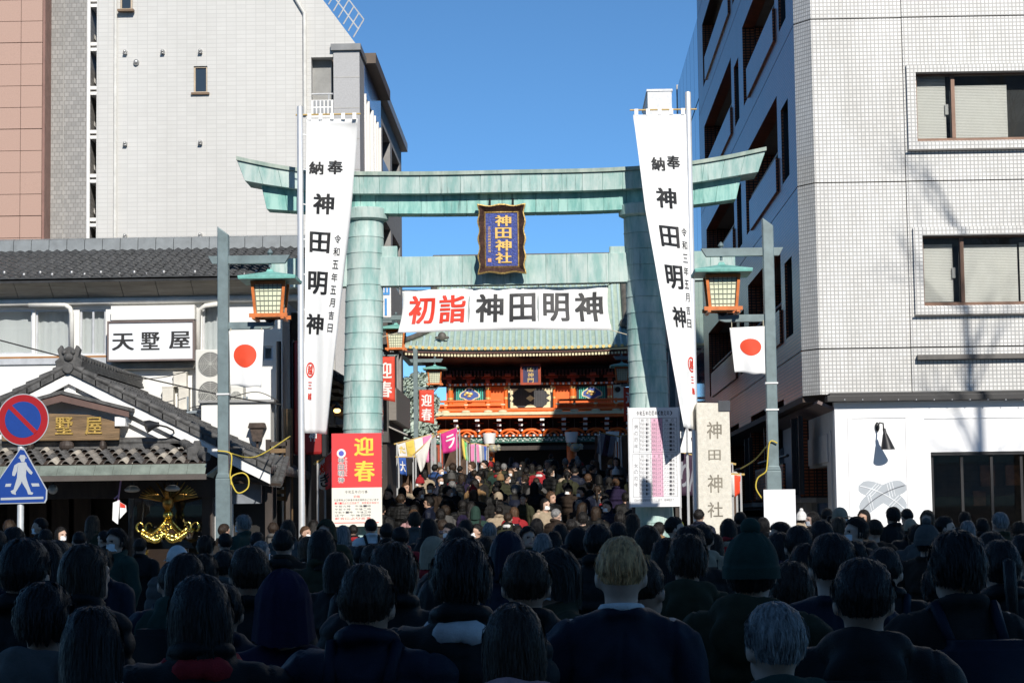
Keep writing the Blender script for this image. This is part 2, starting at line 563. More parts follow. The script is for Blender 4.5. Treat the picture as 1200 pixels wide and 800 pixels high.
# tie beam through the pillars, with wedges
NY = .16
n_top = spline_pts([(315, 303), (450, 301), (600, 299), (740, 296), (866, 293)], TY - NY)
n_bot = spline_pts([(315, 337), (450, 335), (600, 333), (740, 330), (866, 327)], TY - NY)
PR = .375
xs_ = [PX(318, TY), PIL[0][0] - PR * .8, PIL[0][0] + PR * .8, PIL[1][0] - PR * .8, PIL[1][0] + PR * .8, PX(864, TY)]
for a, b, n in ((xs_[0], xs_[1], 3), (xs_[2], xs_[3], 12), (xs_[4], xs_[5], 3)):
    beam_panels(a, b, n, n_top, n_bot, TY - NY, TY + NY, 'tie_beam_plate', COPPER).build('tie_beam', COPPER2, torii)
for px0, px1 in ((443, 466), (714, 737), (393, 408), (780, 796)):
    w = MB(); w.box(PX(px0, TY, 295), PX(px1, TY, 295), TY - .12, TY + .12, PZ(301, TY, px0) - .03, PZ(289.5, TY, px0))
    w.build('wedge', COPPER, torii, bevel=.01)
# pillars: courses of sheet copper, leaning inward
z_top = PZ(246, TY, 430)
for (x, sgn) in PIL:
    pil = MB()
    zb = gz(TY) - .1
    def cx(z): return x + sgn * (z - PZ(380, TY)) * .0195
    nc, zc = 0, zb
    hs = (z_top - .25 - zb) / 24
    pil.lathe([(PR * 1.04 - .016, zb), (PR * .94 - .016, z_top)], 0, TY, 28)
    pil.v = [(p[0] + cx(p[2]), p[1], p[2]) for p in pil.v]
    po = pil.build('pillar', COPPER2, torii, auto=40)
    while zc < z_top - .3:
        z0, z1 = zc, zc + hs - .005
        f = lambda z: PR * (1.04 - .10 * (z - zb) / (z_top - zb))
        mb = MB()
        o1 = rnd.uniform(-.004, .004)
        mb.lathe([(f(z0) + .007, z0), (f(z0) + .008, z0 + .02), (f(z0) + .001, z0 + .035), (f(z1) + o1, z1 - .03), (f(z1) - .003, z1)], 0, TY, 28)
        mb.v = [(p[0] + cx(p[2]), p[1], p[2]) for p in mb.v]
        mb.build('pillar_course', COPPER, po, auto=50)
        zc += hs
    mb = MB()
    mb.lathe([(PR * .96, z_top - .24), (PR * 1.17, z_top - .2), (PR * 1.19, z_top - .02), (PR * 1.1, z_top + .01)], cx(z_top), TY, 32)
    mb.build('pillar_collar', COPPER, torii, auto=40)
    mb = MB(); mb.lathe([(.62, zb - .2), (.62, zb + .45), (.56, zb + .55)], cx(zb), TY, 28)
    mb.build('pillar_base', CONCRETE, torii, auto=40)

# ---------------------------------------------------------------- framed plaque
QY = TY - .36
a, b = P(560, 322, QY), P(616, 239, QY)
plq = thing('shrine_plaque', 'blue and gold framed plaque hanging from the torii beam', 'plaque', ((a.x + b.x) / 2, QY, a.z))
BLUE = mat('lapis_panel', (.018, .045, .27), .45, var=.45, scale=22, bump=.4, bscale=40)
def wavy_frame(w, h, t, n=7):
    mid = Vector(((a.x + b.x) / 2, 0, (a.z + b.z) / 2))
    outer, inner = [], []
    def side(p, q, nn, k):
        for i in range(nn):
            u = i / nn
            s = .5 - .5 * math.cos(2 * math.pi * u * k)
            d = Vector((q[0] - p[0], 0, q[1] - p[1])); nrm = Vector((d.z, 0, -d.x)).normalized()
            c = Vector((p[0] + d.x * u, 0, p[1] + d.z * u)) + nrm * (-.035 * s * 1 + .0)
            outer.append(mid + c)
            inner.append(mid + Vector((max(-w + t, min(w - t, p[0] + d.x * u)), 0, max(-h + t, min(h - t, p[1] + d.z * u)))))
    side((-w, -h), (w, -h), 24, 2); side((w, -h), (w, h), 36, 4); side((w, h), (-w, h), 24, 2); side((-w, h), (-w, -h), 36, 4)
    return outer, inner
hw, hh = (b.x - a.x) / 2, (b.z - a.z) / 2
ou, inn = wavy_frame(hw, hh, .16)
n = len(ou)
fm = MB()
def ring(off_o, yo, off_i, yi):
    return
pts = [(p.x, QY - .10, p.z) for p in ou] + [(p.x, QY - .0, p.z) for p in ou] + [(p.x + (q.x - p.x) * .16, QY - .11, p.z + (q.z - p.z) * .16) for p, q in zip(ou, inn)] + [(p.x + (q.x - p.x) * .86, QY + .0, p.z + (q.z - p.z) * .86) for p, q in zip(ou, inn)] + [(q.x, QY - .015, q.z) for q in inn]
gold_f, dark_f, gold2 = [], [], []
for i in range(n):
    j = (i + 1) % n
    gold_f += [(i, j, n + j, n + i)[::-1], (i, j, 2 * n + j, 2 * n + i)]
    dark_f += [(2 * n + i, 2 * n + j, 3 * n + j, 3 * n + i)]
    gold2 += [(3 * n + i, 3 * n + j, 4 * n + j, 4 * n + i)]
fm.add(pts, gold_f + gold2, 0); fm.add(pts, dark_f, 1)
fm.build('frame', (mat('plaque_gold', (.62, .42, .14), .45, metal=.55, var=.4, scale=30, bump=.5, bscale=60), mat('plaque_brown', (.07, .035, .025), .5, var=.6, scale=30)), plq)
mb = MB(); mb.box(a.x + .1, b.x - .1, QY + .004, QY + .06, a.z + .1, b.z - .1)
mb.build('panel', BLUE, plq)
zz = np.linspace(b.z - .2, a.z + .2, 5)
cxm = (a.x + b.x) / 2 + .03
letters(plq, '神田神社', flat_front(QY - .006), [(cxm - .155, cxm + .155, zz[i + 1] + .012, zz[i] - .012) for i in range(4)], mat('plaque_letter_gold', (.72, .46, .13), .45, metal=.3, var=.1), fat=.03, solid=.012)
zz = np.linspace(b.z - .42, a.z + .42, 10)
sp = MB()
for i, ch in enumerate('正三位侯爵源慶永書'):
    letter_shape(sp, ch, flat_front(QY - .004), a.x + .2, a.x + .255, zz[i + 1] + .006, zz[i] - .006)
sp.build('small_inscription', MATS['plaque_letter_gold'], plq)
mb = MB(); mb.box(a.x + .195, a.x + .26, QY - .006, QY + .004, a.z + .24, a.z + .31)
mb.build('seal', mat('plaque_seal', (.7, .32, .16), .6), plq)
for s in (-1, 1):
    mb = MB(); mb.tube([((a.x + b.x) / 2 + s * .22, QY + .05, b.z - .05), ((a.x + b.x) / 2 + s * .22, TY - .235, b.z + .12)], .018)
    mb.build('hanger', BLACKMETAL, plq)

# ---------------------------------------------------------------- cross-street banner
BY = TY - .02
c00, c10, c01, c11 = P(466, 390, BY), P(717, 387, BY), P(471, 339.5, BY), P(713, 334, BY)
ban = thing('new_year_banner', 'wide white cloth banner with red and black kanji under the torii tie beam', 'banner', ((c00.x + c10.x) / 2, BY, c00.z))
def banner_pt(u, v, k=0):
    lo = c00.lerp(c10, u); hi = c01.lerp(c11, u)
    p = lo.lerp(hi, v)
    p.x += .035 * math.sin(math.pi * v) * (1 - 2 * u) * (.3 + abs(1 - 2 * u)) 
    p.z += .03 * math.sin(math.pi * u) * (1 - v) - .015 * math.sin(math.pi * u * 3) ** 2 * v
    p.y += .05 * math.sin(u * 17 + v) * (1 - v * .6) * .6 + .03 * math.sin(u * 6 + v * 3) + .012 * math.sin(u * 47 + v * 4) * v - k
    return p
mb = MB(); mb.grid(lambda u, v: banner_pt(u, v), 60, 12)
mb.build('cloth', WHITE_CLOTH, ban, smooth=True, solid=.003)
GREYINK = mat('charcoal_ink', (.035, .035, .036), .6, var=.05)
bx = []
for pxa, pxb in ((476, 508), (513, 545), (557, 590), (597, 628), (637, 668), (675, 709)):
    u0 = (pxa - 468) / (715 - 468); u1 = (pxb - 468) / (715 - 468)
    bx.append((u0, u1, .2, .86))
letters(ban, '初詣', lambda u, v, k: banner_pt(u, v, k + .012), bx[:2], RED, fat=.03)
letters(ban, '神田明神', lambda u, v, k: banner_pt(u, v, k + .012), bx[2:], GREYINK, fat=.03)
for u0 in ((549 - 468) / 247, (631 - 468) / 247):
    mb = MB()
    pts = [banner_pt(u0 + (.006 * math.cos(t) if True else 0), .5 + .32 * math.sin(t), .005) for t in np.linspace(0, 2 * math.pi, 17)[:-1]]
    mb.add(pts, [tuple(range(16))])
    mb.build('wind_slit', mat('slit_shadow_cloth', (.4, .43, .42), .9), ban)
for p, q in ((c01, P(455, 333, BY)), (c11, P(722, 330, BY)), (c00, P(447, 395, BY)), (c10, P(742, 394, BY)), (c01.lerp(c11, .34), P(550, 333, BY)), (c01.lerp(c11, .66), P(633, 331, BY))):
    mb = MB(); mb.tube([p, q], .008, 6); mb.build('rope', ROPE, ban)

# ---------------------------------------------------------------- tall nobori banners
def nobori(label, Yb, pole_px, top_l, top_r, edge_fix, edge_free, side, txt_date, poletop_py, letter_rows, small_col, crest_py, uc, sw_y=0.):
    """cloth tied along a pole; its free edge swings back further down, so the cloth narrows towards the camera"""
    x_p = PX(pole_px, Yb, 350)
    t = thing('nobori_banner', label, 'banner', (x_p, Yb, gz(Yb)), 'tall white banners before the torii')
    mb = MB(); zt = PZ(poletop_py, Yb, pole_px)
    mb.lathe([(.062, gz(Yb)), (.056, zt - .02), (.05, zt), (.01, zt + .015)], x_p, Yb, 16)
    mb.build('pole', STEEL, t, auto=40)
    zt_c = PZ(138, Yb, top_l)
    zs = [PZ(q[1], Yb, q[0]) for q in edge_fix]
    fx = [(PX(q[0], Yb, q[1]), PZ(q[1], Yb, q[0])) for q in edge_fix]
    fr = [(PX(q[0], Yb, q[1]), PZ(q[1], Yb, q[0])) for q in edge_free]
    def along(pts, z):
        zq = [p[1] for p in pts]
        return float(np.interp(-z, [-v for v in zq], [p[0] for p in pts]))
    ztop, zbot = fx[0][1], fx[-1][1]
    W0 = abs(along(fr, ztop) - along(fx, ztop))
    def pt(u, v, k=0):
        """u 0..1 from the pole edge to the free edge, v 0 bottom .. 1 top"""
        z = zbot + (ztop - zbot) * v
        a_, b_ = along(fx, z), along(fr, z)
        w = b_ - a_
        back = math.sqrt(max(0, W0 * W0 - w * w)) * (-.8 if side else .8)
        fold = (.03 * math.sin(u * 9 + v * 7) + .016 * math.sin(u * 19 + v * 11) + .01 * math.sin(v * 46 + u * 5)) * (.25 + .75 * (1 - v))
        x = a_ + w * u
        y = Yb + (-.02 if side else .02) + back * (u ** 1.2) + fold
        nx, ny = back, abs(w)
        ln = math.hypot(nx, ny) or 1
        sgn = 1 if w > 0 else -1
        return Vector((x + k * sgn * nx / ln, y - k * ny / ln, z + (.05 * u * (1 - v) if side else 0)))
    mb = MB(); mb.grid(lambda u, v: pt(u, v), 18, 70)
    mb.build('cloth', WHITE_CLOTH, t, smooth=True, solid=.003)
    mb = MB(); e = .09
    a_, b_ = pt(0, 1), pt(1, 1)
    d_ = (b_ - a_).normalized()
    mb.tube([a_ - d_ * .2 + Vector((0, 0, e)), b_ + d_ * .06 + Vector((0, 0, e))], .016, 8)
    mb.build('cross_bar', mat('bamboo_bar', (.55, .38, .14), .5), t)
    for i in range(5):
        u = .06 + .22 * i
        q = pt(u, 1)
        mb = MB(); mb.box(q.x - .035, q.x + .035, q.y - .022, q.y + .022, q.z - .01, q.z + e + .02)
        mb.build('loop', WHITE_CLOTH, t)
    for i in range(9):
        q = pt(0, .95 - i * .112)
        mb = MB(); mb.tube([q, Vector((x_p, Yb + .02, q.z + .02))], .012, 6)
        mb.build('tie', WHITE_CLOTH, t)
    if side:
        f = lambda u, v, k: pt(1 - u, v, k + .009)     # letters read left to right although the pole is on the right
    else:
        f = lambda u, v, k: pt(u, v, k + .009)
    vv = lambda py: (PZ(py, Yb, pole_px) - zbot) / (ztop - zbot)
    for ch, (u0, u1, py0, py1) in letter_rows:
        letters(t, ch, f, [(u0, u1, vv(py1), vv(py0))], BLACK, fat=.035)
    u0, u1, py0, py1 = small_col
    st = (py1 - py0) / len(txt_date)
    for i, ch in enumerate(txt_date):
        letters(t, ch, f, [(u0, u1, vv(py0 + st * (i + .66)), vv(py0 + st * i))], BLACK, fat=.01, name='date_letter')
    # red crest: ring with a character, two characters below
    pyc = crest_py
    mb = MB()
    ring = []
    for i in range(28):
        an = 2 * math.pi * i / 28
        for rr in (.15, .118):
            ring.append(f(uc + rr * math.cos(an), vv(pyc + rr * 60 * math.sin(an)), .001))
    mb.add(ring, [(2 * i, 2 * i + 1, (2 * i + 3) % 56, (2 * i + 2) % 56) for i in range(28)])
    mb.build('crest_ring', RED, t)
    letters(t, '越', f, [(uc - .085, uc + .085, vv(pyc + 5.5), vv(pyc - 5.5))], RED, fat=.03, name='crest_letter')
    letters(t, '三越', f, [(uc - .07, uc + .07, vv(pyc + 22), vv(pyc + 14)), (uc - .07, uc + .07, vv(pyc + 35), vv(pyc + 27))], RED, fat=.03, name='crest_letter')
    return t
NYB = 38.5
nobori('left white cloth banner with black kanji on a steel pole', NYB, 352.5, 360, 419,
       [(359, 140), (358, 250), (357, 350), (355.5, 440), (355, 507)], [(419, 138), (408, 250), (397, 340), (386, 430), (378, 505)], 0,
       '令和五年五月吉日', 125,
       [('納', (.06, .36, 189, 204)), ('奉', (.44, .76, 187, 203)), ('神', (.16, .62, 226, 250)), ('田', (.10, .58, 271, 295)), ('明', (.08, .58, 317, 344)), ('神', (.05, .55, 367, 391))],
       (.68, .83, 273, 392), 433, .22)
nobori('right white cloth banner with black kanji on a steel pole', NYB + .55, 811, 742, 804,
       [(804, 134), (808, 250), (811, 350), (815, 440), (819, 505)], [(742, 139), (755, 250), (770, 340), (785, 430), (799, 509)], 1,
       '令和三年五月吉日', 108,
       [('納', (.24, .52, 186, 202)), ('奉', (.56, .84, 183, 199)), ('神', (.27, .72, 222, 246)), ('田', (.25, .72, 267, 292)), ('明', (.25, .74, 313, 341)), ('神', (.3, .74, 362, 386))],
       (.78, .91, 268, 390), 428, .83)
# ---------------------------------------------------------------- lamp posts with lanterns
ORANGE = mat('vermilion_paint', (.62, .17, .035), .5, var=.2, scale=9)
TURQ = mat('lantern_roof_green', (.20, .50, .44), .5, var=.2, scale=6)
PAPER = mat('lantern_panel', (.72, .75, .55), .6, var=.06)
LATT = mat('lantern_lattice', (.2, .22, .17), .6)
def lamp_post(label, x, Y, s):
    """s = +1: lantern hangs to the right of the post"""
    g = gz(Y) + (.12 if Y < 36 else 0)
    t = thing('lamp_post', label, 'lamp post', (x, Y, g), 'lantern lamp posts along the street')
    h = 6.45 - (.12 if Y < 36 else 0)
    X = lambda d: x + s * d
    mb = MB()
    mb.add([(x - .085, Y - .085, g), (x + .085, Y - .085, g), (x + .085, Y + .085, g), (x - .085, Y + .085, g),
            (x - .085, Y - .085, g + h), (x + .085, Y - .085, g + h - .13), (x + .085, Y + .085, g + h - .13), (x - .085, Y + .085, g + h)],
           [(0, 3, 2, 1), (4, 5, 6, 7), (0, 1, 5, 4), (1, 2, 6, 5), (2, 3, 7, 6), (3, 0, 4, 7)])
    mb.build('post', GREYMETAL, t, bevel=.012)
    mb = MB(); mb.box(x - .115, x + .115, Y - .115, Y + .115, g, g + 2.35)
    mb.prism([(x - .115, g + 2.35), (x + .115, g + 2.35), (x + .088, g + 2.43), (x - .088, g + 2.43)], Y - .1, Y + .1)
    mb.build('post_sleeve', GREYMETAL, t, bevel=.012)
    zb = g + h - .60
    pts = [(X(-.24), zb + .13), (X(-.17), zb), (X(.98), zb), (X(1.06), zb + .13)]
    mb = MB(); mb.prism(pts if s > 0 else pts[::-1], Y - .05, Y + .05)
    mb.build('cross_beam', GREYMETAL, t, bevel=.006)
    za = zb - 1.04
    pts = [(X(0), za), (X(.70), za), (X(.79), za + .03), (X(.81), za + .07), (X(.81), za + .115), (X(0), za + .115)]
    mb = MB(); mb.prism(pts if s > 0 else pts[::-1], Y - .045, Y + .045)
    mb.build('flag_arm', GREYMETAL, t, bevel=.006)
    lx = X(.74)
    mb = MB()
    rz = zb - .26
    mb.tube([(lx, Y, zb + .22), (lx, Y, rz + .2)], .022, 8)
    mb.lathe([(.0, zb + .24), (.03, zb + .21), (.05, zb + .17), (.02, zb + .14)], lx, Y, 10)
    mb.build('hanger', GREYMETAL, t)
    mb = MB()                                             # pyramid roof with a kicked-up eave
    def ring(r, z): return [(lx - r, Y - r, z), (lx + r, Y - r, z), (lx + r, Y + r, z), (lx - r, Y + r, z)]
    v = ring(.445, rz - .03) + ring(.455, rz + .025) + ring(.25, rz + .075) + ring(.06, rz + .125) + ring(.04, rz + .17)
    fs = [(3, 2, 1, 0), (16, 17, 18, 19)]
    for k in range(4):
        fs += [(4 * k + i, 4 * k + (i + 1) % 4, 4 * k + 4 + (i + 1) % 4, 4 * k + 4 + i) for i in range(4)]
    mb.add(v, fs)
    roof = mb.build('lantern_roof', TURQ, t, bevel=.008)
    lb, ltz = rz - .58, rz - .04
    mb = MB()
    for cx_ in (-1, 1):
        for cy_ in (-1, 1):
            ax, bx_ = .205, .255
            mb.add([(lx + cx_ * (ax + i * .022) - .022, Y + cy_ * (ax + i * .022) - .022 + 0, z) for i, z in ((0, lb), (2.2, ltz))] +
                   [(lx + cx_ * (ax + i * .022) + .022, Y + cy_ * (ax + i * .022) - .022, z) for i, z in ((0, lb), (2.2, ltz))] +
                   [(lx + cx_ * (ax + i * .022) + .022, Y + cy_ * (ax + i * .022) + .022, z) for i, z in ((0, lb), (2.2, ltz))] +
                   [(lx + cx_ * (ax + i * .022) - .022, Y + cy_ * (ax + i * .022) + .022, z) for i, z in ((0, lb), (2.2, ltz))],
                   [(0, 2, 3, 1), (2, 4, 5, 3), (4, 6, 7, 5), (6, 0, 1, 7), (0, 6, 4, 2), (1, 3, 5, 7)])
    lf = mb.build('lantern_frame', ORANGE, t)
    for yy in (-1, 1):
        mb = MB(); mb.box(lx - .3, lx + .3, Y + yy * .225 - .025, Y + yy * .225 + .025, lb - .03, lb + .03); mb.build('rail', ORANGE, lf)
        mb = MB(); mb.box(lx + yy * .225 - .025, lx + yy * .225 + .025, Y - .3, Y + .3, lb - .062, lb - .032); mb.build('rail', ORANGE, lf)
        mb = MB(); mb.box(lx - .275, lx + .275, Y + yy * .25 - .02, Y + yy * .25 + .02, ltz - .05, ltz); mb.build('rail', ORANGE, lf)
    mb = MB(); w0, w1 = .185, .225
    v = [(lx - w0, Y - w0, lb), (lx + w0, Y - w0, lb), (lx + w0, Y + w0, lb), (lx - w0, Y + w0, lb), (lx - w1, Y - w1, ltz), (lx + w1, Y - w1, ltz), (lx + w1, Y + w1, ltz), (lx - w1, Y + w1, ltz)]
    mb.add(v, [(0, 3, 2, 1), (4, 5, 6, 7), (0, 1, 5, 4), (1, 2, 6, 5), (2, 3, 7, 6), (3, 0, 4, 7)])
    pn = mb.build('lantern_panel', PAPER, t)
    mb = MB()
    for face in range(2):
        for i in range(7):
            u = -1 + 2 * i / 6
            for yy in (-1, 1):
                A = Vector((u * w0 * .97, yy * (w0 + .006), lb)); B = Vector((u * w1 * .97, yy * (w1 + .006), ltz))
                if face: A, B = Vector((A.y, A.x, A.z)), Vector((B.y, B.x, B.z))
                mb.tube([Vector((lx, Y, 0)) + A, Vector((lx, Y, 0)) + B], .0075, 4)
        for i in range(1, 7):
            f_ = i / 7
            w = w0 + (w1 - w0) * f_; z = lb + (ltz - lb) * f_
            for yy in (-1, 1):
                A, B = Vector((-w, yy * (w + .006), z)), Vector((w, yy * (w + .006), z))
                if face: A, B = Vector((A.y, A.x, A.z)), Vector((B.y, B.x, B.z))
                mb.tube([Vector((lx, Y, 0)) + A, Vector((lx, Y, 0)) + B], .0075, 4)
    mb.build('lattice', LATT, pn)
    mb = MB(); mb.lathe([(.09, lb - .05), (.05, lb - .1), (.02, lb - .15)], lx, Y, 10); mb.build('drip_cap', BLACKMETAL, lf)
    return X, za, Y, t
LX, RX = PX(262, 33, 420), PX(903, 33, 420)
posts = []
for Y, nm in ((33, 'near'), (60, 'middle'), (80, 'far')):
    ll = {33: ('grey lamp post with lantern before the left shop, flag on its arm', 'grey lamp post with lantern before the white tiled building, flag on its arm'),
          60: ('lantern lamp post half hidden behind the left torii pillar', 'lantern lamp post hidden behind the right white banner'),
          80: ('small distant lantern lamp post left of the temple gate roof', 'small shaded lantern lamp post beside the right torii pillar')}[Y]
    posts.append((lamp_post(ll[0], LX, Y, 1), lamp_post(ll[1], RX, Y, -1)))

# flags: white cloth, red disc
FLAGRED = mat('flag_red', (.74, .065, .02), .7, var=.03)
def flag(label, X, za, Y, s, pix, disc):
    g = [P(a, b, Y - .06) for a, b in pix]               # tl, tr, br, bl
    t = thing('flag', label, 'flag', ((g[0].x + g[1].x) / 2, Y - .06, g[0].z), 'red disc flags on the lamp posts')
    def pt(u, v, k=0):
        p = g[3].lerp(g[2], u).lerp(g[0].lerp(g[1], u), v)
        p.y += .035 * math.sin(u * 7 + 1.5 * v) * (1.1 - v) - k
        p.z += .012 * math.sin(u * 9) * (1 - v)
        return p
    mb = MB(); mb.grid(lambda u, v: pt(u, v), 20, 16)
    mb.build('cloth', WHITE_CLOTH, t, smooth=True, solid=.003)
    mb = MB(); u0, v0, ru, rv = disc
    ring = [pt(u0, v0, .005)] + [pt(u0 + ru * r_ * math.cos(a_), v0 + rv * r_ * math.sin(a_), .005) for r_ in (.5, 1) for a_ in np.linspace(0, 2 * math.pi, 33)[:-1]]
    fs = [(0, 1 + i, 1 + (i + 1) % 32) for i in range(32)] + [(1 + i, 33 + i, 33 + (i + 1) % 32, 1 + (i + 1) % 32) for i in range(32)]
    mb.add(ring, fs); mb.build('disc', FLAGRED, t, smooth=True)
    for u in (.06, .94):
        q = pt(u, 1); mb = MB(); mb.tube([q + Vector((0, 0, -.01)), (q.x, Y - .055, za + .02)], .007, 6); mb.build('cord', ROPE, t)
(LXf, lza, _, _), (RXf, rza, _, _) = posts[0]
flag('red disc flag hanging in front of the air conditioners', LXf, lza, 33, 1, [(268, 388), (309, 386), (306, 454), (270, 452)], (.47, .55, .35, .205))
flag('red disc flag hanging beside the white tiled building', RXf, rza, 33, -1, [(855, 384), (897, 382), (899, 439), (861, 436)], (.55, .57, .31, .18))
# new year pennants on the further posts
PENNANT = mat('pennant_red', (.66, .06, .03), .7, var=.08)
WHITE_INK = mat('white_ink', (.8, .79, .77), .7, var=.02)
for (q, lab) in ((posts[1][0], 'red new year pennant behind the left torii pillar'), (posts[1][1], 'red new year pennant behind the right white banner'),
                 (posts[2][0], 'small red new year pennant below the distant left lantern'), (posts[2][1], 'small shaded red new year pennant next to the right torii pillar')):
    X, za, Y, t0 = q
    s = 1 if 'left' in lab else -1
    xa, xb = sorted((X(.13), X(.70)))
    t = thing('pennant', lab, 'pennant', ((xa + xb) / 2, Y - .05, za), 'red new year pennants')
    zt, zl = za - .02, za - 1.32
    f = lambda u, v, k: Vector((u, Y - .05 + .02 * math.sin((u - xa) * 11) * (zt - v) - k, v))
    mb = MB(); mb.grid(lambda u, v: f(xa + (xb - xa) * u, (zl + (.12 if s > 0 else 0) * (1 - u)) * (1 - v) + zt * v, 0), 8, 12); mb.build('cloth', PENNANT, t, smooth=True, solid=.003)
    cx = (xa + xb) / 2
    letters(t, '迎春', lambda u, v, k: f(u, v, k + .004), [(cx - .2, cx + .2, zt - .62, zt - .16), (cx - .2, cx + .2, zt - 1.16, zt - .7)], WHITE_INK, fat=.03)
    mb = MB(); mb.tube([(xa, Y - .045, zt), (xa, Y - .045, za + .03)], .008, 5); mb.tube([(xb, Y - .045, zt), (xb, Y - .045, za + .03)], .008, 5); mb.build('cord', ROPE, t)

# yellow cords wound round the two near posts
YCORD = mat('yellow_cord', (.62, .47, .06), .7)
def cord(label, pix, Y, cat='cord', r=.012, m=YCORD):
    pts = [P(a, b, Y - dy) for a, b, dy in pix]
    sm = []
    for i in range(len(pts) - 1):
        p0, p1, p2, p3 = pts[max(i - 1, 0)], pts[i], pts[i + 1], pts[min(i + 2, len(pts) - 1)]
        for tt in np.linspace(0, 1, 6, endpoint=False):
            sm.append(.5 * ((2 * p1) + (p2 - p0) * tt + (2 * p0 - 5 * p1 + 4 * p2 - p3) * tt ** 2 + (3 * p1 - p0 - 3 * p2 + p3) * tt ** 3))
    sm.append(pts[-1])
    mb = MB(); mb.tube(sm, r, 6)
    return mb.build('cord' if m is YCORD else 'overhead_wire', m, label=label, cat=cat, smooth=True)
cord('yellow cord looped on the left lamp post', [(255, 528, .13), (270, 531, .14), (271, 545, .14), (270, 560, .14), (278, 577, .13), (290, 572, .1), (291, 560, .1), (284, 554, .1), (272, 558, .14), (271, 568, .14)], 33)
cord('yellow cord stretched from the left lamp post to the alley', [(270, 531, .14), (300, 535, -1.5), (340, 511, -4)], 33)
cord('yellow cord dangling from the right lamp post', [(911, 519, .13), (902, 518, .13), (899, 545, .14), (897, 553, .14), (888, 560, .1), (886, 572, .1), (893, 584, .1)], 33)
cord('pale cord slung from the right lamp post to a stall', [(902, 518, .13), (885, 538, -1.5), (868, 549, -3)], 33)
for i, (px, py, Y) in enumerate(((262, 462, 33), (905, 449, 33), (905, 480, 33))):
    p = P(px, py, Y)
    cx = LX if px < 600 else RX
    mb = MB(); mb.box(cx - .1, cx + .1, Y - .1, Y + .1, p.z - .012, p.z + .012)
    mb.build('band', WHITE_INK, posts[0][0 if px < 600 else 1][3])

# white panel strapped to the right post
wp = thing('blank_notice', 'plain white panel strapped to the right lamp post', 'notice', (RX, 32.8, 1.0))
a, b = P(896, 632, 32.8), P(932, 573, 32.8)
mb = MB(); mb.box(a.x, b.x, 32.8, 32.83, a.z, b.z); mb.build('panel', mat('white_sheet', (.84, .84, .84), .5, var=.015), wp, bevel=.004)
for dz in (.15, .55):
    mb = MB(); mb.box(RX - .125, RX + .125, 32.832, 33.13, b.z - dz - .02, b.z - dz + .02); mb.build('strap', BLACKMETAL, wp)

# ---------------------------------------------------------------- notice boards before the pillars
BOY = 39.35
def board(name, label, pix, split=None):
    a, b = P(*pix[0], BOY), P(*pix[1], BOY)
    t = thing(name, label, 'notice board', ((a.x + b.x) / 2, BOY, gz(BOY)), 'notice boards before the torii pillars')
    return t, a, b
RBOARD = mat('board_red', (.70, .045, .05), .5, var=.03)
CREAM = mat('board_cream', (.78, .76, .68), .6, var=.03)
PINK = mat('board_pink', (.75, .42, .55), .6, var=.03)
INK = mat('printed_ink', (.07, .07, .08), .6)
YINK = mat('yellow_ink', (.85, .62, .06), .55)
t, a, b = board('notice_board', 'red and cream new year notice board before the left torii pillar', [(389, 617), (447, 507)])
zs = PZ(571, BOY, 418)
mb = MB(); mb.box(a.x, b.x, BOY, BOY + .03, zs, b.z); mb.build('red_panel', RBOARD, t, bevel=.003)
mb = MB(); mb.box(a.x, b.x, BOY, BOY + .03, a.z, zs); mb.build('cream_panel', CREAM, t, bevel=.003)
fn = flat_front(BOY - .002)
q = lambda p0, p1: (PX(p0[0], BOY, p0[1]), PX(p1[0], BOY, p0[1]), PZ(p1[1], BOY, p0[0]), PZ(p0[1], BOY, p0[0]))
letters(t, '迎春', fn, [q((415, 512), (438, 534)), q((415, 540), (439, 564))], YINK, fat=.03)
letters(t, '神田明神', fn, [q((396, 536 + 7.6 * i), (403.5, 543 + 7.6 * i)) for i in range(4)], WHITE_INK, fat=.09, name='letter_edge')
letters(t, '神田明神', flat_front(BOY - .006), [q((396.4, 536.5 + 7.6 * i), (403.1, 542.5 + 7.6 * i)) for i in range(4)], INK, fat=.0)
sp = MB()
for i, ch in enumerate('かんだみょうじん'):
    letter_shape(sp, ch, fn, *q((404.2, 535.5 + 2.8 * i), (407, 538 + 2.8 * i)), fat=.03)
sp.build('small_print', WHITE_INK, t)
mb = MB(); cc = P(400, 531, BOY); mb.lathe([(.085, BOY - .003), (.085, BOY - .001)], cc.x, 0, 20, axis='y', cz=cc.z); mb.build('crest', WHITE_INK, t)
mb = MB(); mb.lathe([(.05, BOY - .006), (.05, BOY - .004)], cc.x, 0, 16, axis='y', cz=cc.z); mb.build('crest_centre', mat('crest_blue', (.1, .1, .5), .6), t)
small_print(t, '令和五年の行事', fn, *q((404, 574.5), (431, 578)), INK)
small_print(t, '初詣', fn, *q((414, 580), (422, 583)), RBOARD)
for i, s_ in enumerate(('元旦零時より新春祈祷を随時おこないます', '一月一日より三日まで　御昇殿祈祷受付', '午前九時　午後一時', '午前十時　午後二時', '午前十一時　午後三時', '正午　午後四時', '都合により変更')):
    small_print(t, s_, fn, *q((391 + (0 if i < 1 else 1), 584.6 + i * 3.6), (444 - 9 * (i > 1), 587 + i * 3.6)), RBOARD if i in (1, 6) else INK)
mb = MB(); x0, x1, z0, z1 = q((392, 612), (444, 612.8)); mb.box(x0, x1, BOY - .003, BOY - .001, z0, z1); mb.build('red_rule', RBOARD, t)
for sx in (a.x + .06, b.x - .06):
    mb = MB(); mb.box(sx - .03, sx + .03, BOY + .032, BOY + .09, gz(BOY) - .05, b.z - .1); mb.build('post', DARKWOOD, t)

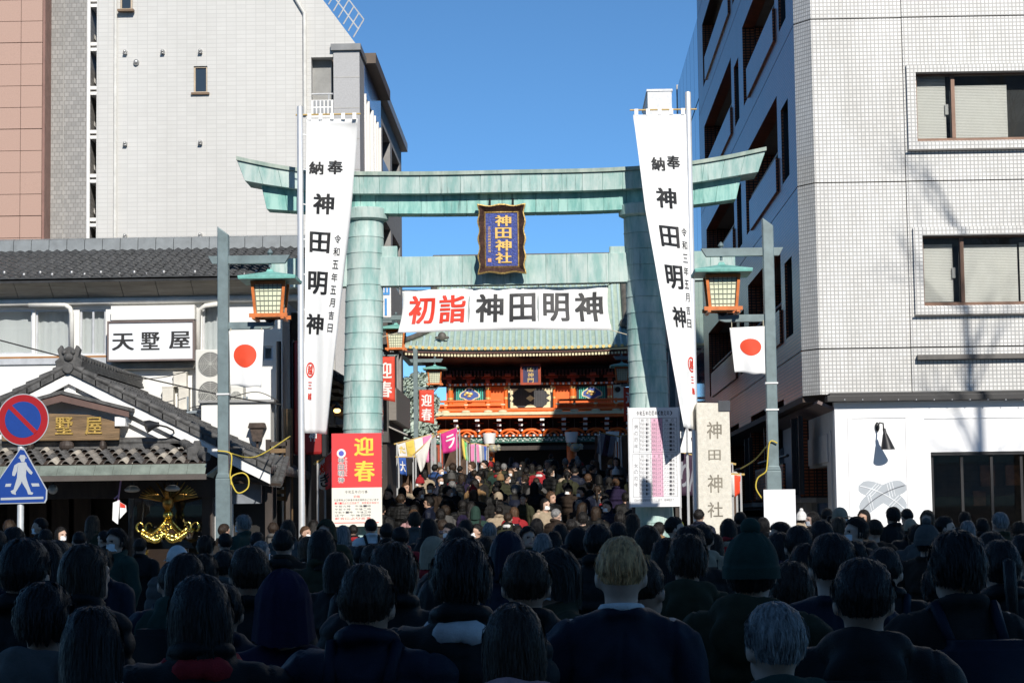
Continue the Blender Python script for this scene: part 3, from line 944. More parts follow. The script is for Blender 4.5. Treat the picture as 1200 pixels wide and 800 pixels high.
t, a, b = board('notice_board', 'white printed table board with pink column before the right torii pillar', [(739, 594), (795, 477)])
mb = MB(); mb.box(a.x, b.x, BOY, BOY + .03, a.z, b.z); mb.build('panel', mat('board_white', (.82, .82, .83), .5, var=.02), t, bevel=.003)
for sx in (a.x - .012, b.x + .012):
    mb = MB(); mb.box(sx - .012, sx + .012, BOY - .006, BOY + .036, a.z - .02, b.z + .012); mb.build('edge_strip', mat('board_edge', (.6, .61, .63), .4, metal=.5), t)
small_print(t, '令和五年の厄年(数え年)', fn, *q((745.5, 481.5), (788, 487)), INK, fat=.02)
mb = MB(); x0, x1, z0, z1 = q((763, 490), (776, 582)); mb.box(x0, x1, BOY - .0012, BOY - .0006, z0, z1); mb.build('pink_column', PINK, t)
mb = MB()
def rule(p0, p1, w=.006):
    x0, x1, z0, z1 = q(p0, p1)
    mb.box(x0 - w * .5, x1 + w * .5, BOY - .003, BOY - .002, z0 - w * .5, z1 + w * .5)
for y0, y1 in ((490, 530), (532, 582)):
    for yy in (y0, y1): rule((741.5, yy), (793, yy))
    for xx in (741.5, 749, 762.5, 776, 793): rule((xx, y0), (xx, y1))
    k = y0
    while k < y1 - 4:
        rule((749, k), (793, k), .003); k += 4.9
mb.build('table_rules', INK, t)
sp = MB()
for (y0, y1) in ((490, 530), (532, 582)):
    k = y0 + .8
    while k < y1 - 4:
        for (xa, xb, s_) in ((750, 761.5, '平成十一年'), (764, 775, '昭和五七年'), (778, 791, '六十一歳')):
            x0, x1, z0, z1 = q((xa, k), (xb, k + 3.1))
            w = (x1 - x0) / len(s_)
            for i, ch in enumerate(s_ if k > y0 + 1 else {750: '前厄', 764: '本厄', 778: '後厄'}[xa]):
                if k < y0 + 1: w2 = (x1 - x0) / 2; letter_shape(sp, ch, fn, x0 + w2 * i + .02, x0 + w2 * (i + 1) - .02, z0, z1)
                else: letter_shape(sp, ch, fn, x0 + w * i, x0 + w * (i + .9), z0, z1)
        k += 4.9
for s_, y0 in (('男の厄年', 498), ('女の厄年', 543)):
    for i, ch in enumerate(s_): letter_shape(sp, ch, fn, *q((743, y0 + i * 7.5), (747.8, y0 + 4.6 + i * 7.5)))
small_print(t, '厄除祈祷は随時受付いたします　御神殿まで', fn, *q((743, 584.5), (790, 587.5)), INK)
sp.build('table_print', INK, t, kind='stuff')
for sx in (a.x + .06, b.x - .06):
    mb = MB(); mb.box(sx - .03, sx + .03, BOY + .032, BOY + .09, gz(BOY) - .05, b.z - .1); mb.build('post', DARKWOOD, t)

# ---------------------------------------------------------------- stone pillar with the carved name
SY = 38.6
STONE = mat('pale_stone', (.68, .64, .55), .9, var=.1, scale=14, bump=.35, bscale=45)
a, b = P(820, 640, SY), P(854.5, 471, SY)
zg = gz(SY)
t = thing('stone_pillar', 'pale stone pillar carved with four kanji beside the shrine street', 'pillar', ((a.x + b.x) / 2, SY, zg))
mb = MB()
mb.add([(a.x - .02, SY, zg + .25), (b.x + .02, SY, zg + .25), (b.x + .02, SY + .5, zg + .25), (a.x - .02, SY + .5, zg + .25), (a.x, SY, b.z), (b.x, SY, b.z - .02), (b.x, SY + .48, b.z - .02), (a.x, SY + .48, b.z)],
       [(0, 3, 2, 1), (4, 5, 6, 7), (0, 1, 5, 4), (1, 2, 6, 5), (2, 3, 7, 6), (3, 0, 4, 7)])
mb.build('shaft', STONE, t, bevel=.012)
mb = MB(); mb.box(a.x - .18, b.x + .18, SY - .16, SY + .66, zg - .05, zg + .26); mb.build('plinth', STONE, t, bevel=.02)
CARVE = mat('carved_groove', (.25, .225, .18), .95, var=.2)
q2 = lambda p0, p1: (PX(p0[0], SY, p0[1]), PX(p1[0], SY, p0[1]), PZ(p1[1], SY, p0[0]), PZ(p0[1], SY, p0[0]))
letters(t, '神田神社', flat_front(SY - .003), [q2((828, 494), (845.5, 514)), q2((830, 527), (844.5, 539)), q2((829, 556), (846.5, 577)), q2((829, 588), (847, 606))], CARVE, fat=.01)
mb = MB(); x0, x1, z0, z1 = q2((841.5, 469.5), (855.5, 482)); mb.box(x0, x1, SY - .02, SY + .2, z0, z1); mb.build('corner_shadow_patch', mat('painted_corner_shadow', (.06, .065, .075), .7), t, bevel=.01)  # dark block stands in for the shadow on the shaft's top right corner

# ---------------------------------------------------------------- road signs at the left
GY = 31.8
gp = PX(23, GY, 560)
t = thing('road_sign', 'round no-parking sign above a blue triangular crossing sign on a post', 'road sign', (gp, GY, .12))
mb = MB(); zt = PZ(466, GY, 23)
mb.lathe([(.05, 0.1), (.05, zt), (.046, zt + .006)], gp, GY + .07, 14); mb.build('post', mat('sign_post_grey', (.52, .54, .55), .5, metal=.2), t, auto=40)
SBLUE = mat('sign_blue_shaded', (.010, .05, .26), .35, var=.05, coat=.3)
SRED = mat('sign_red_shaded', (.34, .010, .014), .35, var=.05, coat=.3)
SWHITE = mat('sign_white_shaded', (.40, .43, .46), .4, var=.03)  # sign blue, red and white darkened: the shade is put into their colour
cc = P(27, 491.5, GY); rr = 30.5 * GY / F_PX
dish = lambda r0, y0, y1: MB().lathe([(r0, y1), (r0, y0)][::-1], cc.x, 0, 48, axis='y', cz=cc.z)
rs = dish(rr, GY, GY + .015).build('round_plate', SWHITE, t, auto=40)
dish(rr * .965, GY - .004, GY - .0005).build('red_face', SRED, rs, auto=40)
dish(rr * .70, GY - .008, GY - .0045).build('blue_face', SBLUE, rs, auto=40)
mb = MB()
d = rr * .705; w = rr * .085
u_, n_ = Vector((math.cos(R(-45)), math.sin(R(-45)))), Vector((math.cos(R(45)), math.sin(R(45))))
mb.prism([(cc.x + u_.x * s1 * d + n_.x * s2 * w, cc.z + u_.y * s1 * d + n_.y * s2 * w) for s1, s2 in ((-1, -1), (1, -1), (1, 1), (-1, 1))], GY - .012, GY - .0085)
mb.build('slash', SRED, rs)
tri = [(-9, 590.5), (53, 589), (55, 585), (55.5, 574), (28.5, 525.5), (24, 524.5), (-11, 575), (-12, 586)]
pt = [P(x, y, GY) for x, y in tri]
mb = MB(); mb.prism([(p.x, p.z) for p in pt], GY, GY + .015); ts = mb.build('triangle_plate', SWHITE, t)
c0 = P(22, 566, GY)
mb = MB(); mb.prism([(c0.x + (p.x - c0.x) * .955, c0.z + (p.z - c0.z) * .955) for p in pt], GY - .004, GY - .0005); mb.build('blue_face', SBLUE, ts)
man = MB()
def poly(pix, d=0):
    man.prism([(P(x, y, GY).x, P(x, y, GY).z) for x, y in pix][::-1], GY - .008 - d, GY - .0045 - d)
poly([(23.5, 537.5), (23, 534.5), (24, 532.8), (28.8, 532.8), (30, 534.6), (29.6, 537.5), (28.5, 541), (25, 541)])
poly([(22, 535.6), (22, 536.6), (31.5, 536.6), (31.5, 535.6)], .0002)
poly([(21.5, 542), (30, 541), (31.5, 543), (30.5, 557), (31, 560), (20, 560), (20.5, 552)], .0004)
poly([(21.5, 542), (20, 552), (17.5, 557.5), (14.5, 557), (14.5, 554), (17, 545)], .0006)
poly([(30, 541), (32.5, 546), (38.5, 553.5), (37, 556), (34.5, 554.5), (29.5, 548)], .0008)
poly([(20, 560), (27, 560), (25, 566), (18.5, 576.5), (18.8, 579.5), (14, 578), (12.5, 575), (16, 573.5)], .001)
poly([(25, 560), (31, 560), (33.5, 568), (36.5, 576), (39.2, 577), (38, 579.3), (33.2, 579), (31.5, 574), (26.5, 566)], .0012)
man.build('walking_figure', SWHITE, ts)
for pts_ in ([(6, 570), (7, 566.5), (13.5, 566.3), (12.5, 569.8)], [(36.5, 566), (45.5, 566), (46.5, 569.5), (38, 569.7)], [(1, 583), (51, 581.5), (51, 584.3), (1, 585.8)]):
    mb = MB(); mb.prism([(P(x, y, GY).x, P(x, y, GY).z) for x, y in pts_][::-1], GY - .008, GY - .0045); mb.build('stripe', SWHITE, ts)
# ---------------------------------------------------------------- wall builders
def runs(a0, a1, b0, b1, ops):
    """rectangles that fill a0..a1 x b0..b1 outside the openings (a, A, b, B)"""
    bs = sorted({b0, b1, *[o[2] for o in ops], *[o[3] for o in ops]})
    bs = [b for b in bs if b0 <= b <= b1]
    out = []
    for lo, hi in zip(bs, bs[1:]):
        mid = (lo + hi) / 2
        cut = sorted((max(o[0], a0), min(o[1], a1)) for o in ops if o[2] < mid < o[3])
        x = a0
        for c0, c1 in cut:
            if c0 > x + 1e-6: out.append((x, c0, lo, hi))
            x = max(x, c1)
        if x < a1 - 1e-6: out.append((x, a1, lo, hi))
    return out
def wall_front(mb, x0, x1, z0, z1, Yf, Yb, ops=(), mi=0):
    for a, b, c, d in runs(x0, x1, z0, z1, ops): mb.box(a, b, Yf, Yb, c, d, mi)
def wall_side(mb, y0, y1, z0, z1, Xa, Xb, ops=(), mi=0):
    for a, b, c, d in runs(y0, y1, z0, z1, ops): mb.box(Xa, Xb, a, b, c, d, mi)
def rect(px0, px1, py0, py1, Y):
    a, b = P(px0, py1, Y), P(px1, py0, Y)
    return a.x, b.x, a.z, b.z
def window_front(parent, r, Y, frame_m, glass_m, fw_=.05, mull=(), sub='frame', inset=.1, back=None, sill=None):
    """glazed opening set back in a wall that faces the camera"""
    x0, x1, z0, z1 = r
    w = MB(); w.box(x0, x1, Y + inset, Y + inset + .012, z0, z1)
    wo = w.build('window', glass_m, parent)
    for q in ((x0, x0 + fw_, z0, z1), (x1 - fw_, x1, z0, z1), (x0 + fw_, x1 - fw_, z0, z0 + fw_), (x0 + fw_, x1 - fw_, z1 - fw_, z1)):
        m_ = MB(); m_.box(q[0], q[1], Y + inset - .04, Y + inset - .002, q[2], q[3]); m_.build(sub, frame_m, wo)
    for u in mull:
        x = x0 + (x1 - x0) * u
        m_ = MB(); m_.box(x - fw_ * .5, x + fw_ * .5, Y + inset - .038, Y + inset - .003, z0 + fw_, z1 - fw_); m_.build('mullion', frame_m, wo)
    if sill is not None:
        m_ = MB(); m_.box(x0 - .05, x1 + .05, Y - .07, Y + inset, z0 - .05, z0 - .002); m_.build('sill', sill, wo)
    return wo

# ---------------------------------------------------------------- pink granite building
PINKG = mat('pink_granite', (.44, .285, .225), .55, var=.10, scale=60, bump=.05)
MB_ = MB
PY_ = 47.4
zt = 26.0
t = thing('granite_building', 'pink granite clad building at the left edge', 'building', (PX(20, PY_, 150), PY_, 0))
x_a, x_b = PX(-90, PY_, 150), PX(52, PY_, 150)
mb = MB(); mb.box(x_a, x_b, PY_ + .03, PY_ + 10, 0, zt); mb.build('wall', mat('granite_joint', (.09, .06, .05), .9), t)
xs = [PX(p, PY_, 150) for p in (-90, -64, -35, -6, 24, 49.3)]
z0 = PZ(253.3, PY_, 20); ph = (PZ(25.3, PY_, 20) - z0) / 9
k = -4
while z0 + ph * k < zt - ph:
    for i, (a, b) in enumerate(zip(xs, xs[1:])):
        if z0 + ph * (k + 1) < 7: continue
        m_ = MB(); e = rnd.uniform(0, .004); g_ = .006 if (k % 4) else .012
        m_.box(a + .006, b - .006, PY_ - e, PY_ + .028, z0 + ph * k + g_, z0 + ph * (k + 1) - .006)
        m_.build('granite_panel', PINKG, t)
    k += 1
m_ = MB(); m_.box(xs[-1] + .01, x_b + .012, PY_ - .02, PY_ + 1.2, 5, zt); m_.build('corner_trim', mat('granite_trim', (.26, .14, .11), .5, var=.15), t)

# ---------------------------------------------------------------- white tiled building behind the torii
WY = 48.0
TILEW = brick_mat('pale_wall_tile', (.585, .578, .555), (.555, .548, .526), (.49, .484, .466), .23, .10, .009, rough=.5, offset=.0, bump=.12, stain=.07)
GREYB = brick_mat('grey_brick_tile', (.36, .35, .335), (.27, .265, .255), (.22, .21, .20), .11, .10, .008, rough=.6, offset=.5, bump=.3, stain=.15)
t = thing('apartment_building', 'tall pale tiled building behind the left end of the torii', 'building', (PX(260, WY), WY, 0))
zb_, zt = 4.0, 26.0
X = lambda px, py=150: PX(px, WY, py)
Z = lambda py, px=260: PZ(py, WY, px)
m_ = MB(); m_.box(X(53), X(74), WY - .02, WY + 6, zb_, zt); m_.build('brick_bay', GREYB, t)
m_ = MB(); m_.box(X(74) + .02, X(104.3), WY - .02, WY + 6, zb_, zt); m_.build('brick_bay', GREYB, t)
m_ = MB(); m_.box(X(74), X(74) + .02, WY, WY + 6, zb_, zt); m_.build('joint', CONCRETE, t)
m_ = MB(); m_.box(X(104.3), X(113), WY + 1.3, WY + 6, zb_, zt); m_.build('stair_shaft', mat('shaft_grey', (.13, .125, .12), .9), t)
m_ = MB(); m_.lathe([(.045, zb_), (.045, zt)], X(104), WY - .05, 10); m_.build('drain_pipe', WHITE_PAINT, t)
for i in range(-1, 9):
    py = 260 - 51.5 * i
    for d in (0, 6.5):
        m_ = MB(); z_ = Z(py - d); m_.box(X(104.6), X(112.7), WY + .05, WY + 1.25, z_ - .055, z_ + .02); m_.build('landing', WHITE_PAINT, t)
    m_ = MB(); z_ = Z(py); m_.add([(X(104.8), WY + .5, z_ + .35), (X(112.6), WY + .5, z_ + .05), (X(112.6), WY + .9, z_ + .05), (X(104.8), WY + .9, z_ + .35), (X(104.8), WY + .5, z_ + .45), (X(112.6), WY + .5, z_ + .15), (X(112.6), WY + .9, z_ + .15), (X(104.8), WY + .9, z_ + .45)],
        [(0, 3, 2, 1), (4, 5, 6, 7), (0, 1, 5, 4), (1, 2, 6, 5), (2, 3, 7, 6), (3, 0, 4, 7)]); m_.build('stair_flight', CONCRETE, t)
ops = [rect(227, 243, 77.5, 109, WY), rect(141.5, 155.5, -32, 13, WY), rect(365, 390.3, 67, 137, WY)]
zc = Z(52, 400)
m_ = MB(); wall_front(m_, X(113), X(390.3, 90), zb_, zc, WY, WY + .3, ops)
m_.build('wall', TILEW, t)
m_ = MB()
pA, pB = P(417, 51.5, WY), P(377, -2, WY)
sl = (pB.x - pA.x) / (pB.z - pA.z)
m_.prism([(X(113), zc), (pA.x, zc), (pA.x + sl * (17.5 - pA.z), 17.5), (X(113), 17.5)], WY, WY + .3)
# leave the upper small window as a shallow set-in frame
m_.build('upper_wall', TILEW, t)
m_ = MB(); m_.box(X(113), X(388), WY + .3, WY + 6, zb_, zc - .3); m_.build('core', mat('core_grey', (.3, .3, .29), .9), t)
BRONZE = mat('bronze_frame', (.20, .13, .08), .45, metal=.3)
BEIGE_F = mat('beige_frame', (.50, .40, .29), .5)
for r in (ops[0],):
    window_front(t, r, WY, BEIGE_F, GLASS, .035, (), sill=BRONZE, inset=.08)
r = rect(141.5, 155.5, -30, 12.5, WY - .03)
wn = window_front(t, (r[0], r[1], r[2], min(r[3], zt)), WY - .12, BEIGE_F, GLASS, .035, (), sill=BRONZE, inset=.08)
m_ = MB(); m_.lathe([(.04, zb_), (.04, zt)], X(135.5), WY - .05, 10); m_.build('drain_pipe', mat('pipe_cream', (.66, .65, .61), .5), t)
pth = [P(344, -6, WY - .06), P(357, 16, WY - .06), P(357.5, 134, WY - .06)]
m_ = MB(); m_.tube(pth, .045, 10); m_.build('drain_pipe', MATS['pipe_cream'], t)
VENT = mat('vent_steel', (.5, .5, .49), .4, metal=.6)
for px, py in ((147, 61.5), (191, 61), (235, 60.5), (147, 168.5), (235, 167), (147, 276.5), (235, 275.5), (191, -45)):
    p = P(px, py, WY)
    m_ = MB()
    m_.ball((p.x, WY - .02, p.z), .05, .12, .055, 12, 8)
    m_.box(p.x - .045, p.x + .045, WY - .1, WY - .01, p.z - .06, p.z - .03)
    m_.build('vent_hood', VENT, t, smooth=True)
p = P(160, 73.5, WY); m_ = MB(); m_.ball((p.x, WY - .02, p.z), .07, .1, .075, 14, 10); m_.build('round_vent', VENT, t, smooth=True)
# balcony notch with outdoor unit, grey stone corner pier, cornice
r = ops[2]
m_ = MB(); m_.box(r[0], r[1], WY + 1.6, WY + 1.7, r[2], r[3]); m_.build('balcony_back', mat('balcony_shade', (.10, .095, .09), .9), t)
m_ = MB(); m_.box(r[0], r[1], WY + .02, WY + .14, r[2], Z(117, 378)); bp_ = m_.build('balcony_parapet', WHITE_PAINT, t)
for i in range(5):
    for j in range(2):
        x = r[0] + (r[1] - r[0]) * (.07 + .175 * i); z = r[2] + .08 + .17 * j
        m_ = MB(); m_.box(x + .01, x + .065, WY + .008, WY + .019, z, z + .13); m_.build('vent_slot', mat('slot_grey', (.32, .33, .34), .8), bp_)
m_ = MB(); zz_ = Z(109.5, 378); m_.tube([(r[0], WY + .08, zz_), (r[1], WY + .08, zz_)], .02, 8); m_.tube([(r[0] + .4, WY + .08, zz_), (r[0] + .4, WY + .08, Z(117, 378))], .015, 6); m_.build('balcony_rail', STEEL, t)
m_ = MB(); m_.box(X(391, 90), X(421.5, 90), WY - .04, WY + 1.2, zb_, Z(60, 405)); m_.build('corner_pier', mat('grey_stone', (.40, .40, .405), .6, var=.08, scale=30), t)
for py in (91, 127, 163, 199, 235):
    m_ = MB(); z_ = Z(py, 405); m_.box(X(391, 90) + .002, X(421.5, 90) - .002, WY - .046, WY - .041, z_ - .012, z_ + .012); m_.build('joint', CONCRETE, t)
m_ = MB(); m_.box(X(388, 55), X(423, 55), WY - .12, WY + 1.5, Z(60, 405), Z(52.5, 405)); m_.build('cornice', mat('cornice_grey', (.22, .225, .23), .5), t)
def ac_unit(label, r, Y, depth, fans, parent=None, name='air_conditioner'):
    x0, x1, z0, z1 = r
    t_ = thing(name, label, 'air conditioner', ((x0 + x1) / 2, Y, z0), 'outdoor air conditioner units')
    m_ = MB(); m_.box(x0, x1, Y, Y + depth, z0, z1); m_.build('casing', mat('ac_casing', (.66, .65, .6), .5, var=.04), t_, bevel=.02)
    h = (z1 - z0) / fans
    for i in range(fans):
        cz = z0 + h * (i + .5); R_ = min(h, (x1 - x0)) * .41
        m_ = MB(); m_.lathe([(R_, Y - .012), (R_, Y - .004)], (x0 + x1) / 2 - .04 * (x1 - x0), 0, 26, axis='y', cz=cz); fo = m_.build('fan_opening', mat('fan_dark', (.16, .16, .155), .7), t_)
        m_ = MB()
        for k in range(7):
            m_.tube([((x0 + x1) / 2 - .04 * (x1 - x0) + R_ * (k + 1) / 7 * math.cos(a_), Y - .022, cz + R_ * (k + 1) / 7 * math.sin(a_)) for a_ in np.linspace(0, 2 * math.pi, 25)[:-1]], .006, 4, closed=True)
        for k in range(8):
            a_ = k * math.pi / 4
            m_.tube([((x0 + x1) / 2 - .04 * (x1 - x0), Y - .024, cz), ((x0 + x1) / 2 - .04 * (x1 - x0) + R_ * math.cos(a_), Y - .024, cz + R_ * math.sin(a_))], .006, 4)
        m_.build('fan_grille', mat('grille_cream', (.5, .5, .46), .5), fo)
    for s in (x0 + .1, x1 - .16):
        m_ = MB(); m_.box(s, s + .06, Y + .03, Y + depth - .03, z0 - .05, z0 - .002); m_.build('foot', BLACKMETAL, t_)
    return t_
rr_ = rect(370, 383, 94, 116, WY + .5)
ac_unit('outdoor air conditioner on the small upper balcony of the pale building', rr_, WY + .5, .35, 1)
# street side of the building: blue panelled, then grey with balconies
SX = X(422.5, 200)
BLUEP = mat('blue_panel', (.10, .17, .36), .25, var=.06, spec=.6, coat=.4)
zr = Z(58, 420)
opsS = [(48.9, 51.3, zr - 3.2, zr - .8), (48.9, 51.3, zr - 6.3, zr - 4.0), (51.9, 53.6, zr - 3.2, zr - .8), (51.9, 53.6, zr - 6.3, zr - 4)]
m_ = MB(); wall_side(m_, 49.2, 54, zb_, zr, SX - .3, SX, opsS); m_.build('side_wall', BLUEP, t)
m_ = MB(); m_.box(SX - 3, SX - .35, 49.2, 54, zb_, zr - .1); m_.build('side_core', DARK, t)
for o in opsS:
    m_ = MB(); m_.box(SX - .2, SX - .18, max(o[0], 49.2), o[1], o[2], o[3]); wo = m_.build('side_window', GLASS, t)
    for yy in (max(o[0], 49.2), (o[0] + o[1]) / 2, o[1] - .07):
        m_ = MB(); m_.box(SX - .16, SX + .04, yy, yy + .07, o[2], o[3]); m_.build('frame', WHITE_PAINT, wo)
m_ = MB(); m_.box(SX - 3, SX + .25, 48.1 + 1.4, 54, zr + .002, zr + .25); m_.build('side_cornice', mat('brown_cornice', (.12, .09, .07), .6), t)
# roof railing on the slope
rl = MB()
A, B = P(379, -2, WY + .6), P(414, 44, WY + .6)
for i in range(7):
    q = A.lerp(B, i / 6); rl.tube([q, q + Vector((.25, 0, .42))], .018, 5)
for h in (.2, .42):
    rl.tube([A + Vector((.6 * h, 0, h)), B + Vector((.6 * h, 0, h))], .018, 5)
rl.build('roof_railing', STEEL, t)

# next building down the street
GBX = -5.35
t = thing('grey_building', 'grey balconied building just behind the pale tiled one', 'building', (GBX - 3, 68, 0))
zr2 = PZ(88, 62.8, 437)
opsS = []
for f in range(5):
    z_ = zr2 - 3.0 * f - 2.4
    opsS += [(63.2, 66.6, z_, z_ + 1.75), (67.4, 70.6, z_, z_ + 1.75), (71.4, 75, z_, z_ + 1.75)]
GREYC = mat('grey_render', (.27, .265, .26), .8, var=.12)
m_ = MB(); wall_side(m_, 62.5, 76, 2, zr2, GBX - .3, GBX, opsS); m_.build('side_wall', GREYC, t)
m_ = MB(); m_.box(GBX - 8, GBX - 1.4, 62.5, 76, 2, zr2 - .1); m_.build('core', mat('core_dark', (.06, .06, .065), .8), t)
m_ = MB(); m_.box(GBX - 8, GBX + .22, 62.5, 76.2, zr2 + .002, zr2 + .3); m_.build('cornice', mat('grey_cornice', (.2, .2, .21), .5), t)
for o in opsS:
    m_ = MB(); m_.box(GBX - .08, GBX - .04, o[0], o[1], o[2], o[2] + .75); m_.build('balcony_rail', mat('rail_panel_blue', (.16, .2, .3), .35), t)
    m_ = MB(); m_.box(GBX - 1.39, GBX - 1.36, o[0] + .2, o[1] - .2, o[2] - .4, o[3] - .1); m_.build('balcony_window', GLASS, t)
m_ = MB(); m_.box(GBX - 8, GBX - .05, 75.7, 76, 2, zr2); m_.build('end_wall', GREYC, t)
# hanging sign
a = rect(446, 458, 335, 372, 53.4)
t = thing('hanging_sign', 'narrow white and blue vertical sign below the torii tie beam', 'sign', ((a[0] + a[1]) / 2, 53.4, a[2]))
m_ = MB(); m_.box(a[0], a[1], 53.4, 53.52, a[2], a[3]); m_.build('panel', mat('sign_white_box', (.8, .8, .8), .5), t, bevel=.01)
SKYB = mat('sign_sky_blue', (.05, .28, .68), .5)
m_ = MB(); x = (a[0] + a[1]) / 2; m_.box(x - .025, x + .03, 53.385, 53.398, a[2] + .05, a[3] - .32); m_.build('bar', SKYB, t)
for dx in (-.08, 0, .08):
    m_ = MB(); m_.box(x + dx - .025, x + dx + .025, 53.385, 53.398, a[3] - .16, a[3] - .03); m_.build('stroke', SKYB, t)
m_ = MB(); m_.box(x - .105, x + .105, 53.385, 53.398, a[3] - .23, a[3] - .17); m_.build('stroke', SKYB, t)
m_ = MB(); m_.box(SX - .2, a[0] + .02, 53.43, 53.49, a[3] - .1, a[3] - .04); m_.box(SX - .2, a[0] + .02, 53.43, 53.49, a[2] + .04, a[2] + .1); m_.build('bracket', BLACKMETAL, t)

# low dark shop house on the left of the street, beyond the pillar
HX = -4.75
t = thing('shop_house', 'low dark grey shop house with awning beyond the left torii pillar', 'building', (HX - 2, 64, 1.7))
ztp = PZ(398, 67, 470)
m_ = MB(); wall_side(m_, 61.2, 67.5, 4.1, ztp, HX - .4, HX, [(61.8, 63.9, 5.9, 7.1), (64.6, 66.9, 5.9, 7.1)]); m_.build('wall', mat('dark_render', (.09, .085, .08), .8), t)
for y0, y1 in ((61.8, 63.9), (64.6, 66.9)):
    m_ = MB(); m_.box(HX - .2, HX - .17, y0, y1, 5.9, 7.1); wo = m_.build('window', GLASS, t)
    for y in (y0, (y0 + y1) / 2, y1 - .08):
        m_ = MB(); m_.box(HX - .15, HX - .02, y, y + .08, 5.9, 7.1); m_.build('frame', GREYC, wo)
m_ = MB(); m_.box(HX - .02, HX + .22, 61.4, 67.5, 4.75, 5.7); m_.build('balcony', mat('brown_panel', (.2, .18, .16), .6, stretch=(1, 1, 8)), t)
m_ = MB(); m_.add([(HX - .1, 61.3, 4.6), (HX + .55, 61.3, 4.3), (HX + .55, 67.5, 4.3), (HX - .1, 67.5, 4.6)], [(0, 1, 2, 3)]); m_.build('awning', mat('awning_grey', (.35, .33, .31), .8), t, solid=.04)
m_ = MB(); m_.box(HX - 3, HX + .12, 61.2, 67.6, ztp + .002, ztp + .15); m_.build('roof_edge', GREYMETAL, t)
m_ = MB(); m_.box(HX - 3, HX - .42, 61.2, 67.3, 1, ztp - .05); m_.build('core', DARK, t)
m_ = MB(); m_.box(HX - .42, HX - .05, 61.3, 67.4, 1.4, 4.1); m_.build('shop_front', DARKWOOD, t)

# ---------------------------------------------------------------- long tiled-roof building with the kanji sign
LY = 42.0
Xl = lambda px, py=400: PX(px, LY, py)
Zl = lambda py, px=180: PZ(py, LY, px)
xr = PX(331, LY, 420)
xrr = PX(352, LY, 320)
xl = PX(-140, LY, 400)
t = thing('shop_building', 'long white two-storey shop building with dark tiled roof', 'building', ((xl + xr) / 2, LY, 0))
PLAST = mat('old_white_plaster', (.78, .775, .75), .85, var=.07, scale=.9, bump=.06, bscale=12)
ops = [rect(-60, 38, 362, 416, LY), rect(41, 82, 362, 416, LY), rect(93, 124, 362, 416, LY), rect(237, 266, 355, 412, LY), rect(308, 320, 405, 422, LY)]
m_ = MB(); wall_front(m_, xl, xr, 0, Zl(352), LY, LY + .25, ops); m_.build('wall', PLAST, t)
m_ = MB(); m_.box(xr - .25, xr, LY + .25, LY + 7, 0, Zl(352)); m_.build('side_wall', PLAST, t)
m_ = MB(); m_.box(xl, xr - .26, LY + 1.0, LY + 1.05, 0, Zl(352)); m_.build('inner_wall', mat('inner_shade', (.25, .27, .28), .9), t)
ALU = mat('aluminium_frame', (.62, .63, .64), .4, metal=.4)
CURT = mat('pale_curtain', (.68, .71, .73), .85, var=.05, stretch=(6, 1, .3))
for i, r in enumerate(ops):
    wo = window_front(t, r, LY, ALU, PANE, .04, (.5,) if i in (0, 2) else (), inset=.1)
    m_ = MB()
    n = 14
    m_.add([(r[0] + (r[1] - r[0]) * j / n, LY + .25 + .02 * math.sin(j * 1.9) , z) for z in (r[2] + .02, r[3]) for j in range(n + 1)], [(j, j + 1, n + 2 + j, n + 1 + j) for j in range(n)])
    m_.build('curtain', CURT, wo, smooth=True)
m_ = MB(); m_.box(Xl(-60), Xl(125), LY - .05, LY - .002, Zl(425), Zl(418)); m_.build('sill_band', ALU, t)
m_ = MB(); m_.box(Xl(-60), Xl(125), LY - .03, LY - .002, Zl(417.8), Zl(415.5)); m_.build('wood_sill', mat('orange_wood', (.35, .17, .06), .6), t)
# soffit boards and gutter
zs0, zs1 = Zl(352), Zl(331)
n = 12
for i in range(n):
    a, b = xl + (xrr - xl) * i / n, xl + (xrr - xl) * (i + 1) / n
    m_ = MB(); m_.add([(a + .006, LY - .02, zs0), (b - .006, LY - .02, zs0), (b - .006, LY - .62, zs1), (a + .006, LY - .62, zs1)], [(0, 1, 2, 3)])
    m_.build('soffit_board', mat('soffit_wood', (.35, .32, .27), .8, var=.2, stretch=(.4, 3, 3)), t, solid=.02)
m_ = MB(); m_.tube([(xl, LY - .12, Zl(353.5)), (xrr, LY - .12, Zl(352))], .07, 10); m_.build('gutter', mat('gutter_cream', (.72, .71, .67), .5), t)
m_ = MB(); m_.tube([P(34, 357, LY - .15), P(76, 357, LY - .15), P(82, 361, LY - .15), P(84, 368, LY - .15), P(84, 408, LY - .15)], .05, 10); m_.build('drain_pipe', MATS['gutter_cream'], t, smooth=True)
m_ = MB(); m_.tube([P(256, 356, LY - .15), P(241, 358, LY - .15), P(233, 363, LY - .15), P(232, 412, LY - .15)], .05, 10); m_.build('drain_pipe', MATS['gutter_cream'], t, smooth=True)
